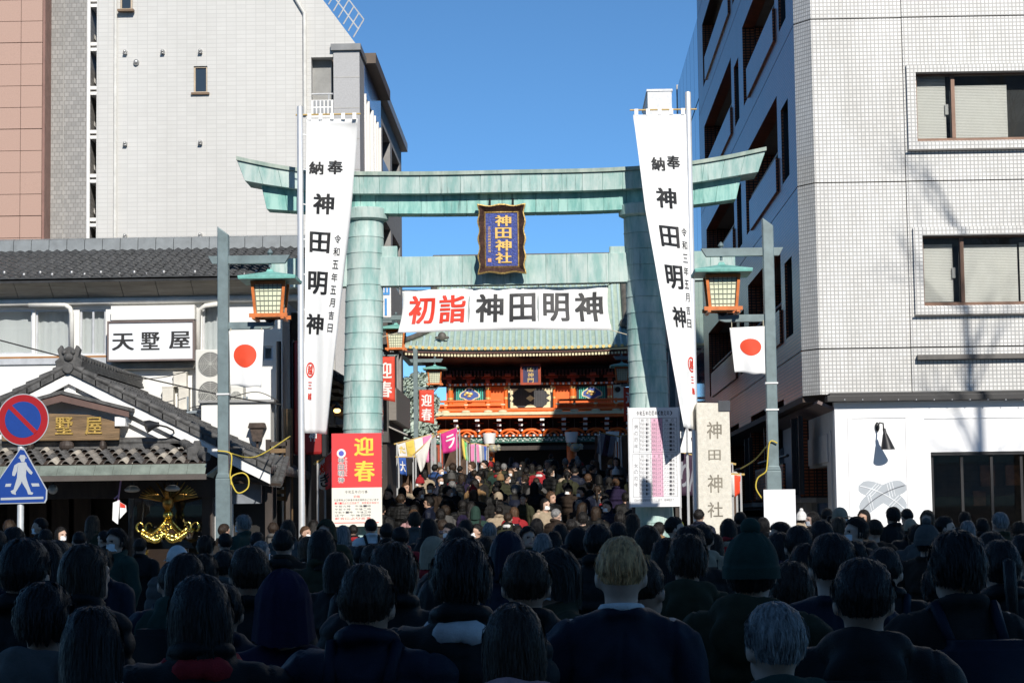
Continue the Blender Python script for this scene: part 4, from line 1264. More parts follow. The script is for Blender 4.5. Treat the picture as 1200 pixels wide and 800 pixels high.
# roof: rows of pan tiles, real steps
ey, ez = LY - .75, Zl(331) + .02
ry = LY + 3.1
rzz = PZ(292, ry, 180)
TILE = mat('dark_roof_tile', (.05, .052, .055), .5, var=.35, scale=3, spec=.6)
rows, cols = 14, int((xrr - xl) / .20)
m_ = MB()
for j in range(rows):
    f0, f1 = j / rows, (j + 1.12) / rows
    y0_, y1_ = ey + (ry - ey) * f0, ey + (ry - ey) * f1
    zz0, zz1 = ez + (rzz - ez) * f0 + .035, ez + (rzz - ez) * f1
    vs, fs = [], []
    for i in range(cols * 4 + 1):
        x = xl + (xrr - xl) * i / (cols * 4)
        ph_ = 2 * math.pi * i / 4
        d = .022 * math.sin(ph_) + .008 * math.sin(i * 1.7 + j * 2.3)
        vs += [(x, y0_, zz0 - .035), (x, y0_ - .004, zz0 + d), (x, y1_, zz1 + d)]
    for i in range(cols * 4):
        fs += [(3 * i, 3 * i + 3, 3 * i + 4, 3 * i + 1), (3 * i + 1, 3 * i + 4, 3 * i + 5, 3 * i + 2)]
    m_.add(vs, fs)
m_.build('roof_tiles', TILE, t, kind='stuff')
m_ = MB(); m_.add([(xl, ey, ez - .06), (xrr, ey, ez - .06), (xrr, ry, rzz - .05), (xl, ry, rzz - .05), (xrr, ry + 4, ez - .06), (xl, ry + 4, ez - .06)], [(0, 1, 2, 3), (3, 2, 4, 5)]); m_.build('roof_deck', TILE, t, solid=.04)
m_ = MB(); m_.prism([(xrr, ez), (xrr + .04, ez), (xrr + .04, ez + .02), (xrr, ez + .02)], ey, ry); m_.build('roof_verge', TILE, t)
n = 22
for i in range(n):
    a, b = xl + (xrr - xl) * i / n, xl + (xrr - xl) * (i + 1) / n
    m_ = MB(); hgt = PZ(278, ry, 180) - rzz
    m_.prism_x([(ry - .18, rzz - .04), (ry + .18, rzz - .04), (ry + .15, rzz + hgt * .8), (ry, rzz + hgt), (ry - .15, rzz + hgt * .8)], a, b - .012)
    m_.build('ridge_tile', mat('ridge_grey', (.2, .22, .23), .45, var=.15), t)
for i in range(19):
    p = P(8 + i * 18.5 + rnd.uniform(-3, 3), (323.5 if i % 2 else 321) - .15 * i * .5, ey + .35)
    m_ = MB(); m_.ball((p.x, p.y - .05, p.z + .02), .03, .03, .04, 8, 6); m_.build('snow_stud', mat('stud_pale', (.5, .5, .5), .4, metal=.5), t, smooth=True)
# sign box
a = rect(127.5, 226, 377, 421.5, LY - .4)
t = thing('shop_sign', 'white boxed sign with three black kanji below the dark roof', 'sign', ((a[0] + a[1]) / 2, LY - .4, a[2]))
m_ = MB(); m_.box(a[0], a[1], LY - .4, LY - .1, a[2], a[3]); m_.build('box', mat('sign_face', (.74, .76, .79), .4, var=.02), t)
FR = mat('sign_frame_brown', (.16, .12, .11), .5)
for q in ((a[0] - .03, a[1] + .03, a[3], a[3] + .035), (a[0] - .03, a[1] + .03, a[2] - .035, a[2]), (a[0] - .03, a[0], a[2], a[3]), (a[1], a[1] + .03, a[2], a[3])):
    m_ = MB(); m_.box(q[0], q[1], LY - .43, LY - .08, q[2], q[3]); m_.build('frame', FR, t)
zq = lambda py0, py1: (PZ(py1, LY - .4, 180), PZ(py0, LY - .4, 180))
letters(t, '天墅屋', flat_front(LY - .402), [(PX(131, LY - .4), PX(157, LY - .4), *zq(390, 410)), (PX(165, LY - .4), PX(187, LY - .4), *zq(389, 410)), (PX(198, LY - .4), PX(223, LY - .4), *zq(388.5, 409))], BLACK, fat=.03)
m_ = MB(); r = rect(130, 228, 357, 375, LY - .25); m_.box(r[0], r[1], LY - .25, LY - .002, r[2], r[3]); m_.build('backing', PLAST, t)
m_ = MB(); r = rect(130, 228, 424, 433, LY - .2); m_.box(r[0], r[1], LY - .2, LY - .002, r[2], r[3]); m_.build('bracket', mat('soffit_wood2', (.3, .28, .24), .8), t)
# outdoor units and their rack
r = rect(229, 267, 409, 478, LY - .75)
ac_unit('tall two-fan outdoor air conditioner behind the left lamp post', r, LY - .75, .4, 2)
r = rect(270, 285, 452, 477, LY - .72)
ac_unit('small outdoor unit beside the tall two-fan air conditioner', (r[0], r[1], r[2], r[3]), LY - .72, .4, 1)
t = thing('unit_rack', 'pale steel rack carrying the outdoor air conditioners', 'rack', (PX(260, LY - .5, 480), LY - .5, PZ(482, LY, 260)))
m_ = MB()
for dy in (-.72, -.4):
    m_.tube([P(222, 483, LY + dy), P(293, 481.5, LY + dy)], .03, 6)
for px in (223, 288, 292):
    q = P(px, 482, LY - .4); m_.tube([(q.x, LY - .7, q.z - .03), (q.x, LY, q.z - .03)], .025, 6); m_.tube([(q.x, LY - .7, q.z), (q.x, LY - .7, q.z + .28)], .02, 6); m_.tube([(q.x, LY - .7, q.z - .02), (q.x, LY, q.z - .45)], .02, 6)
m_.build('rail_frame', mat('rack_blue_grey', (.42, .48, .52), .4, metal=.4), t)
for lab, rc, dep in (('cream meter box on the plaster wall left of the air conditioners', (203, 218.5, 437, 453), .2), ('pale utility box below the kanji sign', (190, 203, 454, 478), .25), ('narrow white utility box between the meter box and the air conditioners', (209, 221, 455, 480), .22)):
    r = rect(*rc, LY - dep)
    m_ = MB(); m_.box(r[0], r[1], LY - dep, LY - .001, r[2], r[3]); m_.box(r[0] - .01, r[1] + .01, LY - dep - .01, LY - .0, r[3], r[3] + .03)
    m_.build('utility_box', mat('box_cream', (.68, .65, .58), .6), bevel=.01, label=lab, cat='utility box', group='boxes on the plaster wall')
# wires
WIRE = mat('black_cable', (.02, .02, .02), .6)
cord('sagging black cable in front of the white shop wall', [(-10, 396, 0), (70, 417, 0), (150, 438, 0), (262, 463, 0), (330, 474, 0)], 39.5, 'cable', .014, WIRE)
cord('thin dark cable sagging past the utility boxes', [(130, 447, 0), (190, 442, 0), (222, 434, 0)], 41, 'cable', .008, WIRE)
cord('thin cable from the outdoor units to the corner pole', [(222, 478, 0), (262, 468, 0), (300, 459, 0), (327, 470, 0)], 41, 'cable', .009, WIRE)
# ---------------------------------------------------------------- traditional shop with gable and canopy
FY, VY = 36.0, 35.78
KAWARA = mat('weathered_tile', (.088, .086, .084), .65, var=.45, scale=7, bump=.2, bscale=30)
KAWARA2 = mat('brown_tile', (.21, .19, .165), .7, var=.35, scale=5, bump=.2, bscale=30)
ap = P(80, 431, VY)
ev = P(316, 548, VY)
slope = (ev.z - ap.z) / (ev.x - ap.x)
elx = ap.x - (ev.x - ap.x)
shop = thing('traditional_shop', 'white plastered shop with tiled gable and canopy at the left', 'shop', (ap.x, FY, .12))
sz = lambda x: ap.z + slope * abs(x - ap.x)
# wall under the gable
zc0 = PZ(532, FY, 150)
xr_ = PX(246, FY, 520)
m_ = MB()
m_.prism([(elx + .6, zc0), (xr_ + .25, zc0), (xr_ + .25, sz(xr_ + .25) - .28), (ap.x, ap.z - .28), (elx + .6, sz(elx + .6) - .28)], FY, FY + .2)
m_.build('gable_wall', WHITE_PAINT, shop)
m_ = MB(); m_.box(xr_ + .05, xr_ + .25, FY + .2, 41.6, .12, sz(xr_ + .25) - .3); m_.build('side_wall', PLAST, shop)
m_ = MB(); m_.box(elx + .6, elx + .8, FY + .2, 41.6, .12, sz(elx + .8) - .3); m_.build('side_wall', PLAST, shop)
# barge boards: outer and inner pair on both slopes
for s in (1, -1):
    for (d0, d1, yf, yb, cut) in ((.09, .27, VY + .03, VY + .12, 0), (.36, .44, FY - .12, FY - .002, .9)):
        xe = ap.x + s * (ev.x - ap.x) * (1 if not cut else .62)
        pts = [(ap.x, ap.z - d1), (xe, sz(xe) - d1), (xe, sz(xe) - d0), (ap.x, ap.z - d0)]
        m_ = MB(); m_.prism(pts if s > 0 else pts[::-1], yf, yb); m_.build('barge_board', WHITE_PAINT, shop)
    xe = ap.x + s * (ev.x - ap.x)
    pts = [(ap.x, ap.z - .02), (xe, sz(xe) - .02), (xe, sz(xe) - .085), (ap.x, ap.z - .085)]
    m_ = MB(); m_.prism((pts if s > 0 else pts[::-1])[::-1], VY, 41.7); m_.build('roof_deck', DARKWOOD, shop)
    xq = ap.x + s * (ev.x - ap.x) * .63
    m_ = MB(); m_.box(xq - .12, xq + .12, FY - .14, FY - .003, sz(xq) - .5, sz(xq) - .26); m_.build('purlin_end', WHITE_PAINT, shop)
m_ = MB(); m_.box(ap.x - .1, ap.x + .1, VY + .125, FY - .003, ap.z - .47, ap.z - .285); m_.build('purlin_end', WHITE_PAINT, shop)
# tile field on both slopes: courses of pan tiles
for s in (1, -1):
    m_ = MB()
    ncol = 23
    nrow = 13
    L = ev.x - ap.x
    for j in range(nrow):
        vs, fs = [], []
        for i in range(ncol * 4 + 1):
            y = VY + .02 + (41.6 - VY) * i / (ncol * 4)
            d = .03 * math.sin(2 * math.pi * i / 4) + .02
            x0_, x1_ = ap.x + s * L * (j + 1.08) / nrow, ap.x + s * L * j / nrow
            vs += [(x0_, y, sz(x0_) + d - .05), (x0_, y, sz(x0_) + d + .03), (x1_, y, sz(x1_) + d)]
        for i in range(ncol * 4):
            fs += [(3 * i, 3 * i + 3, 3 * i + 4, 3 * i + 1), (3 * i + 1, 3 * i + 4, 3 * i + 5, 3 * i + 2)]
        m_.add(vs, fs)
    m_.build('roof_tiles', KAWARA, shop, kind='stuff')
    # verge: one cover tile after another down the front edge
    n = 15
    for i in range(n):
        xa, xb = ap.x + s * L * (i + .02) / n, ap.x + s * L * (i + 1.1) / n
        m_ = MB()
        m_.tube([(xa, VY + .03, sz(xa) + .05), (xb, VY + .03, sz(xb) + .075)], [.055, .062], 8)
        m_.build('verge_tile', KAWARA, shop, auto=50)
        m_ = MB(); pts = [(xa, sz(xa) - .08), (xb, sz(xb) - .075), (xb, sz(xb) + .02), (xa, sz(xa) + .02)]
        m_.prism(pts if s > 0 else pts[::-1], VY - .02, VY + .02); m_.build('verge_face', KAWARA, shop)
# ridge of stacked tiles with round caps, ogre tile at its end
for i in range(26):
    y0_ = VY + .2 + i * .235
    m_ = MB(); m_.tube([(ap.x, y0_, ap.z + .22), (ap.x, y0_ + .25, ap.z + .232)], [.085, .07], 10); m_.build('ridge_cap', KAWARA, shop, auto=50)
for k in range(3):
    m_ = MB(); m_.box(ap.x - .17 + .02 * k, ap.x + .17 - .02 * k, VY + .18, 41.6, ap.z + .01 + .055 * k, ap.z + .055 + .055 * k); m_.build('ridge_course', KAWARA, shop)
m_ = MB()
oz = ap.z + .02
m_.prism([(ap.x - .2, oz - .08), (ap.x + .2, oz - .08), (ap.x + .24, oz + .1), (ap.x + .16, oz + .16), (ap.x + .2, oz + .3), (ap.x + .13, oz + .38), (ap.x + .1, oz + .3), (ap.x, oz + .36), (ap.x - .1, oz + .3), (ap.x - .13, oz + .38), (ap.x - .2, oz + .3), (ap.x - .16, oz + .16), (ap.x - .24, oz + .1)], VY + .02, VY + .17)
m_.ball((ap.x, VY + .02, oz + .17), .09, .07, .08, 10, 8); m_.ball((ap.x - .075, VY - .0, oz + .25), .045, .04, .04, 8, 6); m_.ball((ap.x + .075, VY, oz + .25), .045, .04, .04, 8, 6)
m_.build('ogre_tile', KAWARA, shop, bevel=.015)
m_ = MB(); m_.lathe([(.09, VY - .06), (.1, VY - .02), (.1, VY + .02)], ap.x, 0, 16, axis='y', cz=oz - .02); m_.build('end_disc', KAWARA, shop, auto=40)
# wooden sign under a little brown hood
hy = FY - .4
h0, h1, h2 = P(8, 481, hy), P(72, 461.5, hy), P(151, 481, hy)
for a, b in ((h1, h2), (h1, Vector((h1.x - (h2.x - h1.x), hy, h2.z)))):
    s = 1 if b.x > a.x else -1
    pts = [(a.x, a.z - .13), (b.x, b.z - .11), (b.x, b.z), (a.x, a.z)]
    m_ = MB(); m_.prism(pts if s > 0 else pts[::-1], hy, hy + .03); m_.build('hood_board', mat('brown_hood', (.13, .075, .062), .55, var=.15), shop)
    pts = [(a.x, a.z + .002), (b.x + s * .06, b.z - .013), (b.x + s * .06, b.z + .045), (a.x, a.z + .06)]
    m_ = MB(); m_.prism(pts if s > 0 else pts[::-1], hy - .03, FY - .003); m_.build('hood_roof', KAWARA, shop)
m_ = MB(); xe = h2.x - .25; m_.box(xe, xe + .18, hy + .05, FY - .003, PZ(500, FY, 148), h2.z - .1); m_.build('hood_bracket', WHITE_PAINT, shop)
sy = FY - .22
sg = thing('wooden_sign', 'old brown wooden sign with gold kanji under the gable hood', 'sign', (PX(72, sy, 500), sy, PZ(517, sy, 72)))
pts = [P(3, 516.5, sy), P(141, 515.5, sy), P(141.5, 495, sy), P(128, 492), ] if False else [P(3, 517, sy), P(140.5, 515.5, sy), P(141.5, 496, sy), P(127, 491.5, sy), P(105, 486, sy), P(60, 484.5, sy), P(20, 486, sy), P(3, 491, sy)]
m_ = MB(); m_.prism([(p.x, p.z) for p in pts], sy - .07, sy); m_.build('board', mat('sign_oak', (.20, .125, .06), .65, var=.4, scale=3, stretch=(.5, 1, 6), bump=.3, bscale=12), sg, bevel=.012)
qf = lambda p0, p1: (PX(p0[0], sy, p0[1]), PX(p1[0], sy, p0[1]), PZ(p1[1], sy, p0[0]), PZ(p0[1], sy, p0[0]))
letters(sg, '天墅屋', flat_front(sy - .082), [qf((22, 489), (44, 511)), qf((66, 489), (87, 509)), qf((101, 489), (121, 509))], mat('worn_gold', (.50, .33, .08), .5, metal=.4, var=.35, scale=20), fat=.02, solid=.02)
for px in (36, 78.5, 121):
    p = P(px, 522, sy)
    m_ = MB(); w_ = .13 if px == 78.5 else .06
    m_.ball((p.x, sy - .03, p.z), w_, .08, .1, 12, 8); m_.box(p.x - w_ * .8, p.x + w_ * .8, sy - .06, FY - .004, p.z - .03, p.z + .06); m_.build('support', DARKWOOD, sg, smooth=False)
# spotlight on the gable wall
b0, b1 = P(205, 511, FY - .05), P(186, 498, FY - .5)
sp_ = thing('spotlight', 'black spotlight on a curved arm on the white gable wall', 'lamp', (b0.x, FY - .05, b0.z))
m_ = MB(); m_.tube([b0, P(203, 504, FY - .3), P(195, 500, FY - .45), b1], .016, 6); m_.build('arm', BLACKMETAL, sp_)
p = P(178, 498, FY - .55)
m_ = MB(); m_.tube([p + Vector((-.1, -.03, -.03)), p + Vector((-.02, 0, 0)), p + Vector((.06, .02, .01)), p + Vector((.12, .03, .01))], [.11, .09, .05, .04], 14); m_.build('lamp_head', BLACKMETAL, sp_, auto=40)
m_ = MB(); m_.ball(tuple(b0), .07, .05, .09, 10, 8); m_.build('wall_plate', BLACKMETAL, sp_, smooth=True)
# canopy: three courses of curved tiles above a copper eave
cy0, cy1 = 34.75, FY - .02
cz0, cz1 = PZ(545, cy0, 120), PZ(527, cy1, 120)
cxl, cxr = PX(-60, cy0, 540), PX(243, cy0, 545)
def pan_tile(w, ln):
    mb = MB(); n = 6
    vs = []
    for k in range(2):
        for i in range(n + 1):
            u = i / n
            d = .045 * math.sin(2 * math.pi * u)
            vs += [(w * u, k * ln, d + .0), (w * u, k * ln, d - .022)]
    fs = []
    N = 2 * (n + 1)
    for i in range(n):
        a = 2 * i
        fs += [(a, a + 2, N + a + 2, N + a), (a + 1, N + a + 1, N + a + 3, a + 3), (a, a + 1, a + 3, a + 2)]
    mb.add(vs, fs)
    return mb.mesh('tile', (0, 0, 0), (KAWARA2,), True)
rowsn, tw = 4, .235
ln = math.hypot(cy1 - cy0, cz1 - cz0) / rowsn
tm = [pan_tile(tw * 1.04, ln * 1.2) for _ in range(1)]
tm2 = tm[0].copy(); tm2.materials[0] = KAWARA
tm3 = tm[0].copy(); tm3.materials[0] = mat('pale_tile', (.40, .36, .30), .7, var=.3, scale=6)
ang = math.atan2(cz1 - cz0, cy1 - cy0)
for j in range(rowsn):
    n = int((cxr - cxl) / tw)
    for i in range(n):
        x = cxl + i * tw + (tw * .5 if j % 2 else 0)
        if x + tw > cxr + .02 - .25 * j * .35: continue
        o = link_mesh('tile', rnd.choice((tm[0], tm[0], tm[0], tm2, tm2, tm2, tm2, tm3)), shop)
        o.location = Vector((x, cy0 + (cy1 - cy0) * j / rowsn, cz0 + (cz1 - cz0) * j / rowsn + .05)) - shop.location
        o.rotation_euler = (ang - .05 + rnd.uniform(-.02, .02), rnd.uniform(-.02, .02), 0)
m_ = MB(); m_.box(cxl, PX(226, cy1, 525), cy1 - .1, cy1, cz1 + .02, cz1 + .12); m_.tube([(cxl, cy1 - .05, cz1 + .14), (PX(226, cy1, 525), cy1 - .05, cz1 + .14)], .07, 10); m_.build('canopy_ridge', KAWARA, shop)
# hip end on the right with its ornament
m_ = MB()
for i in range(7):
    f = i / 6
    q0 = Vector((PX(214, cy1, 525), cy1 - .05, cz1 + .12)).lerp(Vector((cxr - .02, cy0 + .05, cz0 + .12)), f)
    q1 = Vector((PX(214, cy1, 525), cy1 - .05, cz1 + .12)).lerp(Vector((cxr - .02, cy0 + .05, cz0 + .12)), min(1, f + .19))
    mm_ = MB(); mm_.tube([q0, q1], [.07, .08], 8); mm_.build('hip_cap', KAWARA, shop, auto=50)
p = P(231, 528, cy0 + .3)
m_.prism([(p.x - .16, p.z - .16), (p.x + .16, p.z - .16), (p.x + .17, p.z + .05), (p.x + .07, p.z + .08), (p.x + .05, p.z + .17), (p.x - .05, p.z + .17), (p.x - .07, p.z + .08), (p.x - .17, p.z + .05)], cy0 + .25, cy0 + .35)
m_.build('hip_ornament', KAWARA, shop, bevel=.02)
m_ = MB(); m_.add([(cxl, cy0, cz0), (cxr, cy0, cz0), (PX(216, cy1, 527), cy1, cz1), (cxl, cy1, cz1)], [(0, 1, 2, 3)]); m_.build('canopy_deck', DARKWOOD, shop, solid=.04)
for i in range(14):
    a, b = cxl + (cxr - cxl) * i / 14, cxl + (cxr - cxl) * (i + 1) / 14
    m_ = MB(); m_.add([(a, cy0 - .04, cz0 + .0), (b - .004, cy0 - .04, cz0), (b - .004, cy0 - .22, cz0 - .17), (a, cy0 - .22, cz0 - .17)], [(0, 1, 2, 3)])
    m_.build('eave_sheet', mat('eave_copper', (.20, .235, .20), .6, var=.25, scale=3), shop, solid=.012)
m_ = MB(); m_.box(cxl, cxr + .02, cy0 - .24, cy0 - .2, cz0 - .26, cz0 - .17); m_.build('gutter', mat('gutter_brown', (.09, .075, .065), .5), shop)
m_ = MB(); m_.add([(cxr, cy0 - .2, cz0 - .2), (cxr + .28, cy0 + .1, cz0 + .02), (cxr + .1, cy1, cz0 + .1), (cxr - .1, cy1, cz0 - .2)], [(0, 1, 2, 3)]); m_.build('eave_return', MATS['eave_copper'], shop, solid=.02)
# dark open front: beam, posts, floor, back wall
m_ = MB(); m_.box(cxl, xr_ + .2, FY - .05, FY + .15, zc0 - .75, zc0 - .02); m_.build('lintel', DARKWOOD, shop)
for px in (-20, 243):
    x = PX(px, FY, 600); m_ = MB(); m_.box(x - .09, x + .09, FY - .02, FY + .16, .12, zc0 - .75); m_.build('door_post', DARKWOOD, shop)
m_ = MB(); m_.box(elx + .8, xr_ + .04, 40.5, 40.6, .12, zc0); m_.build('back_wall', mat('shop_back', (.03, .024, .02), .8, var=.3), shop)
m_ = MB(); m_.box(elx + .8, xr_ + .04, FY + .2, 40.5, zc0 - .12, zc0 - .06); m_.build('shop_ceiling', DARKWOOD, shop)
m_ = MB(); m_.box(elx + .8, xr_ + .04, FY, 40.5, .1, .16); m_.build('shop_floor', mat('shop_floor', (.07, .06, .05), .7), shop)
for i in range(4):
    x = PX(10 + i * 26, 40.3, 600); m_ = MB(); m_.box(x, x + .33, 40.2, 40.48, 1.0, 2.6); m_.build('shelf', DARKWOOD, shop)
g = MB(); r = rect(150, 243, 566, 690, FY + .05); g.box(r[0], r[1], FY + .05, FY + .06, .6, r[3]); g.build('shop_window', PANE, shop)
# hanging lamps under the canopy
def pendant(label, px, py, Y, r_):
    p = P(px, py, Y)
    t_ = thing('pendant_lamp', label, 'lamp', tuple(p), 'lamps under the shop canopy')
    m_ = MB(); m_.lathe([(r_ * .25, p.z + r_ * .45), (r_ * .6, p.z + r_ * .35), (r_ * .98, p.z + r_ * .02), (r_, p.z - r_ * .12), (r_ * .8, p.z - r_ * .3), (r_ * .3, p.z - r_ * .38)], p.x, Y, 18); m_.build('shade', mat('frosted_shade', (.42, .41, .38), .35, var=.1), t_, auto=60)
    m_ = MB(); m_.tube([(p.x, Y, p.z + r_ * .4), (p.x, Y, p.z + .55)], .012, 6); m_.lathe([(r_ * .32, p.z + r_ * .4), (r_ * .3, p.z + r_ * .7), (.02, p.z + r_ * .75)], p.x, Y, 10); m_.build('rod', BLACKMETAL, t_)
pendant('shallow glass lamp left of the golden portable shrine', 155, 573, 35.3, .135)
pendant('shallow glass lamp above the golden portable shrine', 202, 572, 35.3, .13)
p = P(62, 573, 35.1); t_ = thing('globe_lamp', 'small clear globe lamp hanging beside the crossing sign', 'lamp', tuple(p))
m_ = MB(); m_.ball(tuple(p), .085, nu=16, nv=12); m_.build('globe', mat('globe_glass', (.35, .35, .33), .1, var=.1, spec=.8), t_, smooth=True)
m_ = MB(); m_.tube([(p.x, p.y, p.z + .07), (p.x, p.y, p.z + .5)], .02, 6); m_.build('rod', BLACKMETAL, t_)
# folded paper charm on a pink cord
p = P(138, 597, 35.0)
t_ = thing('paper_charm', 'white folded paper charm on a pink cord under the canopy', 'charm', tuple(p))
m_ = MB(); m_.prism([(p.x - .09, p.z - .17), (p.x + .0, p.z - .24), (p.x + .03, p.z + .16), (p.x - .08, p.z + .12)], 35.0, 35.04); m_.build('front_leaf', WHITE_CLOTH, t_)
m_ = MB(); m_.prism([(p.x + .03, p.z - .15), (p.x + .14, p.z - .03), (p.x + .13, p.z + .07), (p.x + .03, p.z + .13)], 35.02, 35.05); m_.build('back_leaf', WHITE_CLOTH, t_)
m_ = MB(); m_.prism([(p.x + .035, p.z + .04), (p.x + .125, p.z + .03), (p.x + .12, p.z + .075), (p.x + .035, p.z + .125)], 35.012, 35.018); m_.build('red_patch', RED, t_)
m_ = MB(); m_.tube([(p.x, 35.02, p.z + .13), (p.x + .02, 35.02, p.z + .3), (p.x + .05, 35.02, p.z + .5)], .015, 6); m_.tube([(p.x + .01, 35.02, p.z + .25), (p.x - .06, 35.0, p.z + .18)], .012, 5); m_.build('cord', mat('pink_cord', (.5, .3, .5), .8), t_)
# golden portable shrine: curved roof, phoenix, corner scrolls, body, carrying poles
MY = 35.5
mc = PX(197, MY, 600)
mz = PZ(603, MY, 197) - .27
mk = thing('portable_shrine', 'golden portable shrine with phoenix standing inside the shop', 'portable shrine', (mc, MY, .16))
GOLDP = mat('polished_gold', (.95, .62, .15), .2, metal=1., var=.25, scale=14, bump=.5, bscale=25)
m_ = MB()
def roofpt(u, v):
    x, y = (u - .5) * 2, (v - .5) * 2
    r = max(abs(x), abs(y)); c = min(abs(x), abs(y))
    return (mc + x * .37, MY + y * .37, mz + .22 - .62 * r ** .7 * .72 + .14 * (c * r) ** 2 + .08 * r ** 6 + .15 * r ** 4 * max(0, 1 - 2.2 * c / max(r, .01)) ** 2)
m_.grid(roofpt, 22, 22); ro = m_.build('roof', mat('black_lacquer', (.03, .02, .014), .2, coat=.6), mk, smooth=True, solid=.04)
for sx, sy_ in ((-1, -1), (1, -1), (1, 1), (-1, 1)):
    m_ = MB()
    m_.tube([roofpt(.5 + sx * .5 * f, .5 + sy_ * .5 * f)[:2] + (roofpt(.5 + sx * .5 * f, .5 + sy_ * .5 * f)[2] + .04,) for f in np.linspace(.06, 1, 9)], .035, 8)
    cx_, cy_, cz_ = roofpt(.5 + sx * .5, .5 + sy_ * .5)
    m_.tube([(cx_ + sx * (.01 + .055 * math.sin(a) + .02), cy_ + sy_ * .02, cz_ + .075 - .075 * math.cos(a)) for a in np.linspace(0, 4.6, 12)], [.02] * 6 + [.018, .017, .016, .014, .012, .01], 8)
    m_.build('corner_scroll', GOLDP, ro, smooth=True)
m_ = MB()
for k in range(26):
    f = k / 25; x = -.6 + 1.2 * f
    zq = roofpt(.5 + x / 1.2, 0)[2]
    m_.ball((mc + x * .61, MY - .38, zq - .04), .026, .03, .05, 8, 6)
    if k % 2: m_.ball((mc + x * .61, MY - .35, zq + .035), .034, .03, .035, 8, 6)
m_.build('eave_ornament', GOLDP, ro, smooth=True, kind='stuff')
m_ = MB()
for k in range(9):
    a = k / 8
    m_.ball((mc - .25 + .5 * a, MY - .36, mz - .06 - .14 * abs(a - .5)), .06, .04, .055, 8, 6)
for k in range(120):                                  # embossed gilt fittings over the front slope
    u_ = rnd.uniform(.12, .88); v_ = rnd.uniform(.0, .42)
    q_ = roofpt(u_, v_); m_.ball((q_[0], q_[1] - .01, q_[2] + .02), rnd.uniform(.012, .03), .02, rnd.uniform(.012, .026), 6, 5)
m_.build('gable_ornament', GOLDP, ro, smooth=True, kind='stuff')
m_ = MB(); m_.ball((mc, MY, mz + .27), .09, nu=14, nv=10); m_.build('jewel', GOLDP, ro, smooth=True)
bd = MB(); bd.ball((mc, MY, mz + .47), .1, .14, .13, 12, 8); bd.tube([(mc, MY - .05, mz + .5), (mc, MY - .12, mz + .62), (mc, MY - .16, mz + .66), (mc, MY - .24, mz + .63)], [.06, .04, .045, .012], 8)
for s in (-1, 1):
    for k in range(6):
        a = .25 + .16 * k
        bd.tube([(mc + s * .05, MY, mz + .5), (mc + s * (.12 + .16 * math.cos(a)), MY + .02, mz + .52 + .12 * math.sin(a)), (mc + s * (.15 + .36 * math.cos(a)), MY + .04, mz + .50 + .3 * math.sin(a))], [.03, .03, .012], 6)
for k in range(5):
    bd.tube([(mc, MY + .1, mz + .48), (mc + (k - 2) * .06, MY + .2, mz + .66), (mc + (k - 2) * .12, MY + .24, mz + .82)], [.03, .028, .01], 6)
bd.tube([(mc - .04, MY, mz + .36), (mc - .05, MY, mz + .3)], .015, 6); bd.tube([(mc + .04, MY, mz + .36), (mc + .05, MY, mz + .3)], .015, 6)
bd.build('phoenix', mat('dull_gold', (.42, .22, .05), .35, metal=.8, var=.3, scale=14), mk, smooth=True)
m_ = MB(); m_.box(mc - .3, mc + .3, MY - .3, MY + .3, .95, mz - .3); m_.build('body', MATS['black_lacquer'], mk)
for sx in (-1, 1):
    m_ = MB(); m_.lathe([(.04, .9), (.04, mz - .3)], mc + sx * .32, MY - .32, 10); m_.build('body_post', GOLDP, mk, smooth=True)
    m_ = MB(); m_.box(mc + sx * .3 - .05, mc + sx * .3 + .05, MY - .9, MY + .4, .78, .88); m_.build('carrying_pole', DARKWOOD, mk)
m_ = MB(); m_.box(mc - .45, mc + .45, MY - .45, MY + .4, .14, .77); m_.build('stand', DARKWOOD, mk)

# annex wall with flat roof between shop and long building, iron lantern on it
t = thing('annex', 'low white annex wall behind the shop roof, right of the lamp post', 'building', (PX(285, 41, 500), 41, 0))
r = rect(236, 317, 471, 600, 41.0)
m_ = MB(); m_.box(r[0], r[1], 41.0, 41.7, 0.0, r[3]); m_.build('wall', PLAST, t)
m_ = MB(); m_.box(r[0] - .05, r[1] + .08, 40.93, 41.7, r[3] + .001, r[3] + .05); m_.build('coping', mat('coping_grey', (.3, .3, .3), .6), t)
p = P(302, 504, 40.9)
t = thing('iron_lantern', 'dark iron lantern on the white annex wall', 'lantern', (p.x, 40.85, p.z - .3))
RUST = mat('rusty_iron', (.07, .05, .04), .8, var=.4, scale=12)
m_ = MB(); m_.prism([(p.x - .17, p.z + .04), (p.x + .17, p.z + .04), (p.x + .14, p.z + .14), (p.x - .14, p.z + .14)], 40.72, 40.98); m_.build('cap', RUST, t)
m_ = MB(); m_.prism([(p.x - .08, p.z - .22), (p.x + .08, p.z - .22), (p.x + .13, p.z + .038), (p.x - .13, p.z + .038)], 40.76, 40.94); m_.build('body', RUST, t)
m_ = MB(); m_.tube([(p.x, 40.85, p.z - .2), (p.x, 40.85, p.z - .5), (p.x, 40.99, p.z - .55)], .025, 6); m_.build('bracket', RUST, t)

